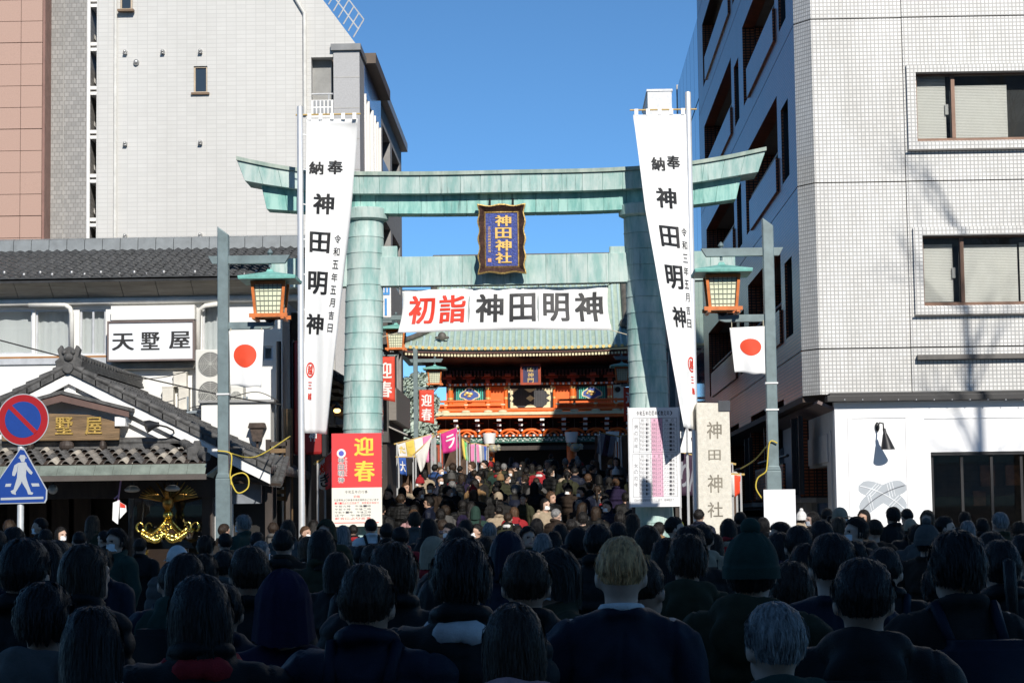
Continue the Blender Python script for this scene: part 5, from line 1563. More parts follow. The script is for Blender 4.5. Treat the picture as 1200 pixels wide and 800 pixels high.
# side canopy right of the shop front
t = thing('side_canopy', 'low dark tiled side canopy behind the left lamp post', 'canopy', (PX(290, 36.5, 570), 36.5, .12))
c0_, c1_ = PX(246, 36.2, 560), PX(330, 36.2, 560)
zz_ = PZ(557, 36.2, 290)
n = 14
for i in range(n):
    a, b = c0_ + (c1_ - c0_) * i / n, c0_ + (c1_ - c0_) * (i + 1) / n
    for j in range(3):
        m_ = MB(); y0_ = 36.1 + j * .35; z0_ = zz_ + j * .15 - .02 * i * .6
        m_.tube([(a + .05, y0_, z0_), (a + .05, y0_ + .4, z0_ + .17)], [.07, .06], 6); m_.build('tile', KAWARA, t, auto=60)
m_ = MB(); m_.add([(c0_, 36.1, zz_ - .06), (c1_, 36.1, zz_ - .17), (c1_, 37.2, zz_ + .3), (c0_, 37.2, zz_ + .4)], [(0, 1, 2, 3)]); m_.build('deck', DARKWOOD, t, solid=.05)
m_ = MB(); r = rect(272, 306, 566, 590, 36.4); m_.box(r[0], r[1], 36.4, 36.5, r[2], r[3]); m_.build('fascia', mat('fascia_grey', (.2, .22, .25), .7, var=.15), t)
m_ = MB(); m_.box(c0_ + .1, c1_ - .2, 37.0, 37.1, .12, zz_ + .2); m_.build('dark_front', DARK, t)
for x in (c0_ + .15, c1_ - .3):
    m_ = MB(); m_.box(x, x + .12, 36.3, 36.42, .12, zz_ - .12); m_.build('post', DARKWOOD, t)

# old timber house down the alley with stepped tile eaves
t = thing('timber_house', 'dark timber house with stepped tiled eaves beside the left torii pillar', 'building', (PX(360, 46, 500), 46, 0))
hx1 = PX(398, 46.5, 500)
m_ = MB(); m_.box(xr + .03, hx1 - .35, 43.2, 47.5, 0, 6.1); m_.build('wall', DARKWOOD, t)
for (pya, pxe, zdrop, yy) in ((430, 402, .6, 45.0), (466, 404, .5, 44.4)):
    e0 = P(pxe, pya + 14, yy)
    for i in range(9):
        a = e0.x - 1.25 + .15 * i
        for j in range(2):
            m_ = MB(); y0_ = yy + j * .0
            z0_ = e0.z + (e0.x - a) * .62
            m_.tube([(a, yy - .1, z0_), (a, yy + 3, z0_ + .02)], .075, 6)
            if j == 0: m_.build('tile_roll', KAWARA, t, auto=60)
    m_ = MB(); m_.add([(e0.x + .05, yy - .08, e0.z - .1), (e0.x + .05, yy + 3, e0.z - .1), (e0.x - 1.4, yy + 3, e0.z + .8), (e0.x - 1.4, yy - .08, e0.z + .8)], [(0, 1, 2, 3)]); m_.build('roof_deck', DARKWOOD, t, solid=.06)
for i in range(5):
    p = P(388 + i * 2.2, 448 + 9 * i, 44.2)
    m_ = MB(); m_.box(p.x - .1, p.x + .12, 44.2, 46, p.z - .05, p.z + .03); m_.build('rafter', mat('weathered_wood', (.22, .14, .07), .8, var=.3), t)
p = P(395, 481, 43.9)
t_ = thing('alley_lamp', 'small lit warm lamp under the timber eaves', 'lamp', tuple(p))
m_ = MB(); m_.ball(tuple(p), .075, .06, .05, 12, 8); m_.build('bulb', mat('lit_bulb', (1, .62, .2), .5, emis=3.5), t_, smooth=True)
m_ = MB(); m_.lathe([(.11, p.z + .04), (.06, p.z + .1), (.02, p.z + .14)], p.x, p.y, 12); m_.build('shade', BLACKMETAL, t_)
# tall red sign board beside the banner pole
SYR = 41.6
r = rect(344, 377, 398, 533, SYR)
t = thing('red_sign_board', 'tall dark red sign board half hidden by the left banner', 'sign', ((r[0] + r[1]) / 2, SYR, r[2]))
m_ = MB(); m_.box(r[0], r[1], SYR, SYR + .25, r[2], r[3]); m_.build('panel', mat('deep_red_panel', (.33, .02, .02), .4, var=.1), t, bevel=.06)
m_ = MB(); m_.box(r[0] - .03, r[0] + .0, SYR - .02, SYR + .27, r[2], r[3]); m_.box(r[1], r[1] + .07, SYR - .02, SYR + .27, r[2] - .03, r[3]); m_.build('edge', BLACKMETAL, t)
q_ = rect(362, 371, 503, 517, SYR - .01)
letters(t, '神', flat_front(SYR - .004), [(q_[0], q_[1], q_[2], q_[3])], WHITE_INK, fat=.03)
m_ = MB(); m_.tube([((r[0] + r[1]) / 2, SYR + .12, r[2]), ((r[0] + r[1]) / 2, SYR + .12, .2)], .06, 8); m_.build('post', BLACKMETAL, t)
# thin wall post and striped corner poles
for (px, lab, m2, w) in ((327, 'dark downpipe at the corner of the white shop wall', BLACKMETAL, .05), (340, 'weathered timber post in the alley behind the left banner', MATS['weathered_wood'], .09)):
    m_ = MB(); x = PX(px, 41.2, 500); m_.lathe([(w, 0), (w, PZ(400 if px == 327 else 480, 41.2, px))], x, 41.2 if px == 327 else 40.9, 10); m_.build('downpipe' if px == 327 else 'timber_post', m2, label=lab, cat='pipe' if px == 327 else 'post', auto=40)
# stacked slatted crates / shutters in the alley
t = thing('wooden_shutter', 'leaning slatted wooden shutter between shop and banner pole', 'shutter', (PX(322, 39.5, 560), 39.5, .1))
for i in range(9):
    a, b = P(316, 520 + i * 8, 39.5 + .02 * i), P(337, 517 + i * 8, 39.6)
    m_ = MB(); m_.box(a.x, b.x, 39.5 + .02 * i, 39.54 + .02 * i, a.z - .04, a.z + .04); m_.build('slat', MATS['weathered_wood'] if i % 3 else DARKWOOD, t)
for px in (314.5, 338):
    a = P(px, 515, 39.6); m_ = MB(); m_.box(a.x - .04, a.x + .04, 39.5, 39.72, .1, a.z); m_.build('stile', DARKWOOD, t)
# ---------------------------------------------------------------- white tiled corner building on the right
RY = 40.0
RBX = PX(941, RY + .35, 455)
CHX = PX(957, RY, 300)
zb = PZ(462, RY, 960)
ztR = 20.6
WTILE = brick_mat('white_square_tile', (.79, .78, .755), (.69, .68, .655), (.40, .395, .385), .0745, .0745, .011, rough=.35, offset=0, bump=.25, stain=.2, stain_scale=.7)
STILE = brick_mat('glossy_brown_tile', (.46, .14, .06), (.34, .10, .045), (.03, .02, .018), .11, .068, .014, rough=.3, offset=0, coat=.0, spec=.33, bump=.5, stain=.35)
XR = 22.0
rb = thing('office_building', 'white square-tiled office building at the right corner', 'building', (CHX + 3, RY, 0))
X = lambda px, py=250: PX(px, RY, py)
Z = lambda py, px=1120: PZ(py, RY, px)
joints = [Z(408, 1000), Z(215, 1000), Z(22, 1000)]
fh = (joints[2] - joints[0]) / 2
fl = [joints[0] + fh * k for k in range(-1, 6)]
ops = []
for py0, py1, pxl in ((80.5, 166, 1073), (271.5, 358.5, 1081)):
    r = rect(pxl, 1400, py0, py1, RY)
    ops.append((X(pxl, (py0 + py1) / 2), X(pxl, (py0 + py1) / 2) + 5.4, r[2], r[3]))
# front: tiled storey by storey with an open joint between
for k, (a, b) in enumerate(zip(fl, fl[1:])):
    lo = zb if k == 0 else a + .012
    m_ = MB(); xs_ = X(1063, 250)
    wall_front(m_, CHX, xs_ - .01, lo, b - .012, RY, RY + .35, ops)
    m_.build('wall_panel', WTILE, rb)
    m_ = MB(); wall_front(m_, xs_, XR, lo, b - .012, RY - .03, RY + .35, ops)
    m_.build('wall_panel', WTILE, rb)
    # chamfered corner
    m_ = MB(); m_.add([(RBX, RY + .42, lo), (CHX - .004, RY + .004, lo), (CHX - .004, RY + .004, b - .012), (RBX, RY + .42, b - .012), (RBX + .3, RY + .6, lo), (CHX, RY + .35, lo), (CHX, RY + .35, b - .012), (RBX + .3, RY + .6, b - .012)],
                      [(0, 1, 2, 3), (4, 7, 6, 5), (0, 4, 5, 1), (3, 2, 6, 7), (0, 3, 7, 4)]); m_.build('corner_panel', WTILE, rb)
m_ = MB(); m_.box(RBX + .5, XR, RY + .36, RY + .5, zb, ztR); m_.build('joint_backing', mat('joint_dark', (.05, .05, .05), .9), rb)
# windows of the front
BROWN_A = mat('brown_aluminium', (.17, .10, .07), .4, metal=.4)
BLIND = mat('blind_slat', (.74, .73, .70), .6, var=.03)
for i, o in enumerate(ops):
    x0, x1, z0, z1 = o
    # raised tile surround
    for q in ((x0 - .17, x1 + .17, z1 + .0, z1 + .15), (x0 - .17, x1 + .17, z0 - .17, z0 - .02), (x0 - .17, x0, z0 - .02, z1), (x1, x1 + .17, z0 - .02, z1)):
        m_ = MB(); m_.box(q[0], q[1], RY - .10, RY - .032, q[2], q[3]); m_.build('window_surround', WTILE, rb)
    m_ = MB(); m_.box(x0 - .2, x1 + .2, RY - .13, RY - .101, z0 - .2, z0 - .17); m_.build('window_ledge', mat('ledge_dark', (.12, .11, .10), .6), rb)
    m_ = MB(); m_.box(x0, x1, RY + .16, RY + .165, z0, z1); wo = m_.build('window', PANE, rb)
    fw2 = .045
    for q in ((x0, x0 + fw2, z0, z1), (x1 - fw2, x1, z0, z1), (x0 + fw2, x1 - fw2, z0, z0 + fw2 * 1.6), (x0 + fw2, x1 - fw2, z1 - fw2 * .7, z1)):
        m_ = MB(); m_.box(q[0], q[1], RY + .09, RY + .158, q[2], q[3]); m_.build('frame', BROWN_A, wo)
    for x in (x0 + .70 + .04 * i, x0 + 2.7):
        m_ = MB(); m_.box(x, x + .07, RY + .08, RY + .159, z0 + fw2 * 1.6, z1 - fw2 * .7); m_.build('mullion', BROWN_A, wo)
    m_ = MB(); m_.box(x0 + .6, x0 + .66, RY + .19, RY + .22, z0 + .55, z0 + .75); m_.build('latch', mat('latch_grey', (.5, .5, .5), .4), wo)
    m_ = MB(); m_.box(x0 + .04, x1 - .04, RY + .05, RY + .088, z0 - .03, z0 - .002); m_.build('sill', BROWN_A, wo)
    # venetian blinds: slats hung at three widths
    bl = MB()
    drop = [(x0 + .06, x0 + .62, z0 + .1, z1 - (.02 if i == 0 else .16)), (x0 + .8, x0 + (1.8 if i == 0 else 1.86), z0 + .08, z1 - (.22 if i == 0 else .16)), (x0 + (2.1 if i == 0 else 1.9), x1 - .1, z0 + .08, z1 - (.22 if i == 0 else .14))]
    if i == 0: drop = drop[:2]
    for a, b, c, d in drop:
        z = c
        while z < d:
            bl.add([(a, RY + .24, z), (b, RY + .24, z), (b, RY + .246, z + .026), (a, RY + .246, z + .026)], [(0, 1, 2, 3)]); z += .03
    bl.build('blind', BLIND, wo, kind='stuff')
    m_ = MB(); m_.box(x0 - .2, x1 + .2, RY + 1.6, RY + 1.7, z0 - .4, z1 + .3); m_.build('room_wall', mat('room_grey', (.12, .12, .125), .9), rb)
# hood line over the shop front
m_ = MB(); m_.box(X(1074, 418), XR, RY - .17, RY - .032, PZ(421.5, RY, 1100), PZ(416, RY, 1100)); m_.build('hood_ledge', MATS['ledge_dark'], rb)
# street side: glossy tiles with deep balconies
opsS = []
recess = []
for k in range(0, 6):
    f = fl[k] if k else fl[0]
    for (ya, yb) in ((43.7, 51.0), (54.3, 64.0)):
        opsS.append((ya, yb, f + .5, f + 2.45)); recess.append((ya, yb, f))
    for (ya, yb) in ((41.7, 43.0), (52.2, 53.5)):
        opsS.append((ya, yb, f + .45, f + 2.0))
for k, (a, b) in enumerate(zip(fl, fl[1:])):
    lo = zb if k == 0 else a + .01
    m_ = MB(); wall_side(m_, RY + .43, 66, lo, b - .01, RBX, RBX + .3, [o for o in opsS]); m_.build('side_panel', STILE, rb)
DGL = glass_mat('balcony_glass', (.02, .025, .03))
for ya, yb, f in recess:
    m_ = MB(); m_.box(RBX - .06, RBX - .003, ya - .05, yb - 1.4, f + .42, f + 1.12); m_.build('balcony_parapet', STILE, rb)
    m_ = MB(); m_.tube([(RBX + .05, ya, f + 1.28), (RBX + .05, yb - 1.2, f + 1.28)], .035, 8); m_.build('balcony_rail', BLACKMETAL, rb)
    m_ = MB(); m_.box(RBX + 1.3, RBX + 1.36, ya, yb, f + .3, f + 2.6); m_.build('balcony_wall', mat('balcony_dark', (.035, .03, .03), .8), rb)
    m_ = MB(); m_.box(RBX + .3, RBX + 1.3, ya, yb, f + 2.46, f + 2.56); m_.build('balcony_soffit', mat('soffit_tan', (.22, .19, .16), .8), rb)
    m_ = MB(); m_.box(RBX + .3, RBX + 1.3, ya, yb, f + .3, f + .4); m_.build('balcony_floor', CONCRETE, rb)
    for y in (ya, yb - .1):
        m_ = MB(); m_.box(RBX + .3, RBX + 1.3, y, y + .1, f + .41, f + 2.45); m_.build('balcony_end', STILE, rb)
    m_ = MB(); m_.box(RBX + 1.25, RBX + 1.28, ya + 1.0, yb - 2.4, f + .45, f + 2.3); m_.build('balcony_window', DGL, rb)
for o in opsS:
    if o[1] - o[0] < 2:
        m_ = MB(); m_.box(RBX + .12, RBX + .14, o[0], o[1], o[2], o[3]); wo = m_.build('side_window', DGL, rb)
        for y in (o[0], o[1] - .06):
            m_ = MB(); m_.box(RBX + .05, RBX + .119, y, y + .06, o[2], o[3]); m_.build('frame', BLACKMETAL, wo)
m_ = MB(); m_.box(RBX + 1.5, XR, RY + 2, 66, zb + .1, ztR); m_.build('core', DARK, rb)
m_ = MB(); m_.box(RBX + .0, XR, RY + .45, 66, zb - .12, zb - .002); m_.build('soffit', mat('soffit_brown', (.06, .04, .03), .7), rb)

# ground floor shop: white front, panelled return
SFY = 39.65
SHX = PX(979.5, SFY, 540)
t = thing('corner_shop', 'white painted corner shop front under the tiled building', 'shop', (SHX + 2, SFY, .12))
zcs = PZ(471, SFY, 1000)
op = (PX(1091.5, SFY, 560), XR, .12, PZ(529.5, SFY, 1100))
SHOPW = mat('shop_white', (.83, .83, .83), .6, var=.02, bump=.04, bscale=30)
m_ = MB(); wall_front(m_, SHX, XR, .12, zcs, SFY, SFY + .25, [op]); m_.build('front_wall', SHOPW, t)
m_ = MB(); m_.box(SHX - .16, XR, SFY - .22, RY - .18, zcs + .002, PZ(464, SFY, 1000)); m_.build('cornice', mat('black_cornice', (.03, .028, .028), .5), t, bevel=.01)
m_ = MB(); m_.box(SHX - .1, XR, SFY - .14, RY - .18, PZ(464, SFY, 1000) + .002, PZ(460.5, SFY, 1000)); m_.build('cornice_cap', MATS['black_cornice'], t)
for i in range(14):
    p = P(990 + i * 21, 470, SFY - .23); m_ = MB(); m_.ball((p.x, SFY - .224, p.z + .03), .012, nu=8, nv=6); m_.build('stud', STEEL, t)
for q in ((997, 1065, 488.5, 490), (1064.5, 1066, 488.5, 618), (1083, 1300, 487.5, 489.3), (996.5, 997.5, 488.5, 618)):
    r = rect(*q, SFY - .015); m_ = MB(); m_.box(r[0], r[1], SFY - .018, SFY - .001, r[2], r[3]); m_.build('moulding', SHOPW, t)
# dark shop interior
m_ = MB(); m_.box(op[0], XR, SFY + 3.2, SFY + 3.3, .12, 3.4); m_.build('back_wall', mat('shop_inner', (.04, .028, .02), .8, var=.4), t)
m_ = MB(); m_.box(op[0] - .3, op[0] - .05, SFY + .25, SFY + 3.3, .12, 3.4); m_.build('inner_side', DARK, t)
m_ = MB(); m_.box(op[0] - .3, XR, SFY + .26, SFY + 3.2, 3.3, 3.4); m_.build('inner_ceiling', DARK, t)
g = MB(); g.box(op[0], XR, SFY + .12, SFY + .13, .12, op[3]); go = g.build('shop_glass', PANE, t)
for px in (1092, 1127, 1162, 1197):
    x = PX(px, SFY, 560); m_ = MB(); m_.box(x, x + .05, SFY + .08, SFY + .118, .12, op[3]); m_.build('mullion', BLACKMETAL, go)
m_ = MB(); m_.box(op[0], XR, SFY + .02, SFY + .2, op[3] - .06, op[3] - .001); m_.build('head_frame', BLACKMETAL, t)
for (px, py, w, h) in ((1148, 545, .3, .42), (1178, 545, .3, .4), (1140, 575, .25, .3)):
    p = P(px, py, SFY + 3.15); m_ = MB(); m_.box(p.x, p.x + w, SFY + 3.12, SFY + 3.18, p.z - h, p.z); m_.build('poster', mat('dim_poster', (.16, .07, .035), .7, var=.5, scale=5), t)
# panelled return in the passage
m_ = MB()
RETG = mat('return_grey', (.52, .515, .50), .7, var=.05)
oy0, oy1 = SHX * F_PX / (966 - 645), SHX * F_PX / (940 - 645)
wall_side(m_, SFY + .25, 48.6, .12, zcs - .12, SHX, SHX + .2, [(oy0, oy1, .9, PZ(548, 43, 950))]); m_.build('side_wall', RETG, t)
m_ = MB(); m_.box(SHX + .12, SHX + .14, oy0, oy1, .9, PZ(548, 43, 950)); m_.build('side_window', DGL, t)
for (ya, yb, za, zc_) in ((oy0 - .25, oy1 + .2, PZ(545, 43, 950), zcs - .55), (SFY + .5, oy0 - .5, .5, zcs - .5), (oy1 + .5, 48.2, .5, zcs - .55)):
    m_ = MB(); m_.box(SHX - .025, SHX - .002, ya, yb, za, zc_); m_.build('raised_panel', RETG, t, bevel=.008)
m_ = MB(); m_.add([(SHX - .3, SFY + .1, zcs + .02), (SHX + .02, SFY + .1, zcs - .12), (SHX + .02, 48.6, zcs - .12), (SHX - .3, 48.6, zcs + .02)], [(0, 1, 2, 3)]); m_.build('return_cornice', mat('return_brown', (.16, .12, .115), .6), t, solid=.06)
m_ = MB(); m_.box(RBX + .2, SHX + .0, 48.7, 48.9, .1, zb - .13); m_.build('passage_back', DARK, t)
p = P(922, 545, 48.4)
m_ = MB()
m_.prism([(p.x - .28, .8), (p.x + .28, .8), (p.x + .28, p.z)] + [(p.x + .28 * math.cos(a), p.z + .42 * math.sin(a)) for a in np.linspace(.2, math.pi - .2, 9)] + [(p.x - .28, p.z)], 48.4, 48.6)
m_.build('arched_louvre', mat('louvre_grey', (.2, .2, .2), .7, stretch=(1, 1, 20), var=.4), t)
# wall lamp
la = P(1028, 500, SFY - .02)
lt = thing('wall_lamp', 'black cone lamp on the white shop front', 'lamp', tuple(la))
cn = P(1036.5, 515, SFY - .34)
m_ = MB(); m_.ball((la.x, SFY - .03, la.z), .045, .035, .09, 12, 8); m_.build('wall_plate', BLACKMETAL, lt, smooth=True)
m_ = MB(); m_.tube([(la.x, SFY - .04, la.z), (la.x + .02, SFY - .2, la.z + .07), (cn.x - .01, SFY - .3, la.z + .05), (cn.x - .01, SFY - .34, cn.z + .2)], .014, 8); m_.build('arm', BLACKMETAL, lt, smooth=True)
m_ = MB(); m_.lathe([(.028, cn.z + .21), (.036, cn.z + .12), (.05, cn.z + .09), (.135, cn.z - .18), (.125, cn.z - .18), (.04, cn.z + .07)], cn.x, SFY - .34, 24)
m_.v = [(p[0] + (cn.z + .2 - p[2]) * .16, p[1], p[2]) for p in m_.v]
m_.build('lamp_shade', BLACKMETAL, lt, auto=40)
# crossed feather emblem painted on the wall
em = thing('feather_emblem', 'grey emblem of two crossed feathers on the white shop front', 'emblem', tuple(P(1034, 600, SFY)))
FEA = mat('emblem_grey', (.40, .43, .46), .7, var=.05)
FEA2 = mat('emblem_line', (.80, .81, .82), .7)
FEA3 = mat('emblem_dark', (.16, .17, .19), .7)
def feather(c0_, c1_, bend, layer):
    a, b = P(*c0_, SFY), P(*c1_, SFY)
    d = (b - a); nrm = Vector((-d.z, 0, d.x)).normalized()
    def at_(u, v): 
        p = a + d * u + nrm * (bend * 4 * u * (1 - u)) + nrm * v
        return (p.x, SFY - .002 - layer * .001, p.z)
    hw = .15
    ring = [at_(u, -hw * min(1, math.sqrt(max(0, 1 - (2 * abs(u - .5)) ** 6)))) for u in np.linspace(0, 1, 25)] + [at_(u, hw * min(1, math.sqrt(max(0, 1 - (2 * abs(u - .5)) ** 6)))) for u in np.linspace(1, 0, 25)]
    m_ = MB(); n = 25
    m_.add(ring, [(i, i + 1, 2 * n - 2 - i, 2 * n - 1 - i) for i in range(n - 1)]); fo = m_.build('feather', FEA, em)
    m_ = MB(); m_.tube([Vector(at_(u, 0)) + Vector((0, -.001, 0)) for u in np.linspace(-.06, .97, 16)], .009, 5); m_.build('quill', FEA3 if layer else FEA2, fo)
    for u0 in (.2, .25, .62, .67, .72):
        m_ = MB(); m_.tube([Vector(at_(u0 + .0, -hw * .9)) + Vector((0, -.0005, 0)), Vector(at_(u0 + .08, hw * .9)) + Vector((0, -.0005, 0))], .007, 4); m_.build('vein', FEA2, fo)
feather((1062, 598), (1006, 569), -.08, 0)
feather((1008, 600), (1062, 568), .08, 1)

# glass-fronted block next along, then a lower one that shades the gate
t = thing('glazed_block', 'blue glass block beyond the tiled office building', 'building', (RBX + 3, 72, 0))
zg_ = PZ(22, 66.2, 815)
CURTG = glass_mat('curtain_wall_glass', (.05, .08, .13), .05)
nb = 6
for i in range(nb):
    y0_, y1_ = 66.05 + (77 - 66.05) * i / nb, 66.05 + (77 - 66.05) * (i + 1) / nb
    for k in range(5):
        z0_, z1_ = 4.5 + (zg_ - 4.5) * k / 5, 4.5 + (zg_ - 4.5) * (k + 1) / 5
        m_ = MB(); m_.box(RBX, RBX + .1, y0_ + .03, y1_ - .03, z0_ + .04, z1_ - .04); m_.build('glass_panel', CURTG, t)
m_ = MB(); m_.box(RBX + .05, RBX + 8, 66.03, 77, 2, zg_); m_.build('core', mat('curtain_frame', (.05, .06, .08), .5), t)
m_ = MB(); m_.box(RBX - .02, RBX + 8, 76.9, 77.1, 2, zg_ + .1); m_.build('end_wall', mat('end_wall_pale', (.6, .55, .48), .8), t)
t = thing('side_block', 'plain block behind the right banner whose shadow falls on the gate', 'building', (RBX + 3, 84, 0))
m_ = MB(); wall_side(m_, 77.2, 91, 2, 14.4, RBX, RBX + .3, [(y, y + 1.6, z, z + 1.5) for y in (78.5, 82, 85.5) for z in (5, 8.2, 11.4)]); m_.build('wall', GREYC, t)
for y in (78.5, 82, 85.5):
    for z in (5, 8.2, 11.4):
        m_ = MB(); m_.box(RBX + .15, RBX + .17, y, y + 1.6, z, z + 1.5); m_.build('window', GLASS, t)
m_ = MB(); m_.box(RBX + .31, RBX + 9, 77.2, 91, 2, 14.35); m_.build('core', GREYC, t)
# pale tower block far up the street
a = rect(763, 787, 107, 330, 112)
t = thing('far_tower', 'small pale rooftop block far behind the right banner', 'building', ((a[0] + a[1]) / 2, 112, 2))
m_ = MB(); m_.box(a[0], a[1], 112, 118, 2, a[3]); m_.build('wall', mat('far_white', (.7, .7, .7), .8), t)
m_ = MB(); m_.box(a[1] - .4, a[1] + 1.5, 114, 120, 2, PZ(152, 114, 790)); m_.build('lower_wing', mat('far_grey', (.5, .5, .51), .8), t)
m_ = MB(); m_.box(a[0] - .05, a[1] + .05, 111.95, 118.05, a[3] + .003, a[3] + .12); m_.build('parapet', mat('far_white', (.7, .7, .7), .8), t)
# ---------------------------------------------------------------- vermilion two-storey gate at the end of the street
GT = 95.0
gz0 = gz(GT)
gx = PX(621, GT, 470)
VERM = mat('vermilion_lacquer', (.84, .16, .022), .45, var=.10, scale=3)
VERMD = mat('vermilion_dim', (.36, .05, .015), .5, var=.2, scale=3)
CREAMT = mat('cream_trim', (.75, .66, .42), .6, var=.1)
GREENP = mat('shutter_green', (.05, .42, .32), .5)
GOLDF = mat('gold_fitting', (.80, .56, .20), .4, metal=.4)
BLACKL = mat('black_door', (.03, .03, .032), .35)
ROOFG = copper_mat('gate_roof_copper', (.40, .48, .38), (.30, .40, .33), (.14, .17, .14), .4)
RIBG = mat('gate_roof_rib', (.42, .55, .53), .55, var=.12, scale=1)
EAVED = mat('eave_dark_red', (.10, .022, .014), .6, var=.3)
gate = thing('temple_gate', 'two-storey vermilion temple gate with green ribbed roof at the street end', 'gate', (gx, GT, gz0))
GX = lambda px, Y=GT, py=470: PX(px, Y, py)
def GZ(py, Y=GT, px=621): return PZ(py, Y, px)
EY = 92.6
ze = GZ(409, EY)
RH = GZ(314, 97.8) - ze
HW = 6.05
def half(v): return HW - 1.75 * min(v / .34, 1)
def roof_z(u, v):
    k = abs(u) ** 3
    return ze + RH * (.58 * v + .42 * v * v) + .18 * k * max(0, 1 - v / .34) ** 1.5
def roof_pt(u, v, d=0): return (gx + u * half(v), EY + 5.5 * v, roof_z(u, v) + d)
m_ = MB(); m_.grid(lambda u, v: roof_pt(u * 2 - 1, v), 40, 14)
m_.build('roof_slope', ROOFG, gate, smooth=True, solid=.1)
m_ = MB()
for s in (-1, 1):
    v = [roof_pt(s, 0), roof_pt(s, .17), roof_pt(s, .34), (gx + s * HW, EY + 11, roof_z(1, 0)), (gx + s * half(.34), EY + 9, roof_z(1, .34))]
    m_.add(v, [(0, 1, 2, 4, 3)])
    m_.add([roof_pt(s, .34), roof_pt(s, 1), (gx + s * half(1), EY + 9, roof_z(1, .34))], [(0, 1, 2)])
m_.add([(gx - HW, EY + 11, roof_z(1, 0)), (gx + HW, EY + 11, roof_z(1, 0)), roof_pt(1, 1), roof_pt(-1, 1)], [(0, 1, 2, 3)])
m_.build('roof_side', ROOFG, gate, solid=.06)
n = 44
for i in range(n + 1):
    x = -HW + 2 * HW * i / n
    pts = []
    for v in np.linspace(0, 1, 10):
        h = half(v)
        if abs(x) <= h + .001: pts.append(Vector(roof_pt(x / h if h else 0, v, .07)))
    if len(pts) > 1:
        m_ = MB(); m_.tube(pts, .062, 6); m_.build('roof_rib', RIBG, gate, auto=60)
        m_ = MB(); p = pts[0]; m_.lathe([(.075, EY - .06), (.075, EY - .01)], p.x, 0, 8, axis='y', cz=p.z - .02); m_.build('rib_end', GOLDF, gate)
for s in (-1, 1):                                   # hip and gable ridges
    m_ = MB(); m_.tube([Vector(roof_pt(s, v, .16)) for v in np.linspace(0, .34, 7)], .13, 8); m_.build('hip_ridge', mat('ridge_bronze', (.11, .10, .085), .6, var=.3), gate, smooth=True)
    m_ = MB(); m_.tube([Vector(roof_pt(s, v, .2)) + Vector((s * .1, 0, 0)) for v in np.linspace(.34, 1, 7)], .16, 8); m_.build('gable_ridge', MATS['ridge_bronze'], gate, smooth=True)
    m_ = MB(); p = Vector(roof_pt(s, .34, .2)); m_.ball((p.x, p.y - .1, p.z), .22, .14, .24, 10, 8); m_.build('ridge_ornament', MATS['ridge_bronze'], gate, smooth=True)
m_ = MB(); m_.box(gx - half(1) - .2, gx + half(1) + .2, EY + 5.3, EY + 5.9, ze + RH - .05, ze + RH + .7); m_.build('main_ridge', MATS['ridge_bronze'], gate, bevel=.05)
p = P(518, 394, EY + .6)
m_ = MB(); m_.ball((p.x, p.y, p.z), .19, .12, .2, 12, 8); m_.ball((p.x - .2, p.y, p.z - .06), .12, .06, .07, 8, 6); m_.ball((p.x + .2, p.y, p.z - .06), .12, .06, .07, 8, 6); m_.build('roof_crest', MATS['ridge_bronze'], gate, smooth=True)
# eaves: soffit, two rows of rafter ends, bracket band
zr1 = GZ(415, EY + .3)
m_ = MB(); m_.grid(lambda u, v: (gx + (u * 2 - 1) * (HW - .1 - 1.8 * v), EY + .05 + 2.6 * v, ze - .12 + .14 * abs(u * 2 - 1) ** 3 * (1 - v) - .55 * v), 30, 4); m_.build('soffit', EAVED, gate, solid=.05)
m_ = MB()
for i in range(76):
    f = -1 + 2 * (i + .5) / 76
    x = gx + f * (HW - .55); z = GZ(415.8, EY + .12) + .14 * abs(f) ** 3
    m_.box(x - .045, x + .045, EY + .12, EY + 2.6, z - .05, z + .05, 0)
    m_.box(x - .047, x + .047, EY + .108, EY + .119, z - .052, z + .052, 1)
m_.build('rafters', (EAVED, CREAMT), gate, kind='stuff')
m_ = MB()
for i in range(58):
    f = -1 + 2 * (i + .5) / 58
    x = gx + f * 4.6; z = GZ(436, 94.0) + .05 * abs(f) ** 3
    m_.box(x - .04, x + .04, 94.2, 94.8, z - .12, z + .12)
m_.build('bracket_rafters', EAVED, gate, kind='stuff')
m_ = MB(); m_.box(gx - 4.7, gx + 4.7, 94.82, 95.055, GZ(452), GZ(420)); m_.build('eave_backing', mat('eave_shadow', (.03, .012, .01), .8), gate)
m_ = MB(); m_.box(gx - 4.75, gx + 4.75, 94.76, 94.815, GZ(443), GZ(440)); m_.build('eave_beam', EAVED, gate)
for px in (527, 550, 572, 596, 621, 647, 672, 695, 715):
    x = GX(px); m_ = MB()
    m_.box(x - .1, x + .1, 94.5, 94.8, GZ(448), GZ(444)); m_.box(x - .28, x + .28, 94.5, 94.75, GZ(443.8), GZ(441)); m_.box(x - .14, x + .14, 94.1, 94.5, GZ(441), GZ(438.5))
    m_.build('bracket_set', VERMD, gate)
m_ = MB()
for i in range(62):
    x = GX(523 + (719 - 523) * (i + .5) / 62)
    m_.box(x - .05, x + .05, 94.7, 94.75, GZ(451.2), GZ(448.8), 1 if i % 2 else 0)
m_.build('dentil_band', (VERM, WHITE_INK), gate, kind='stuff')
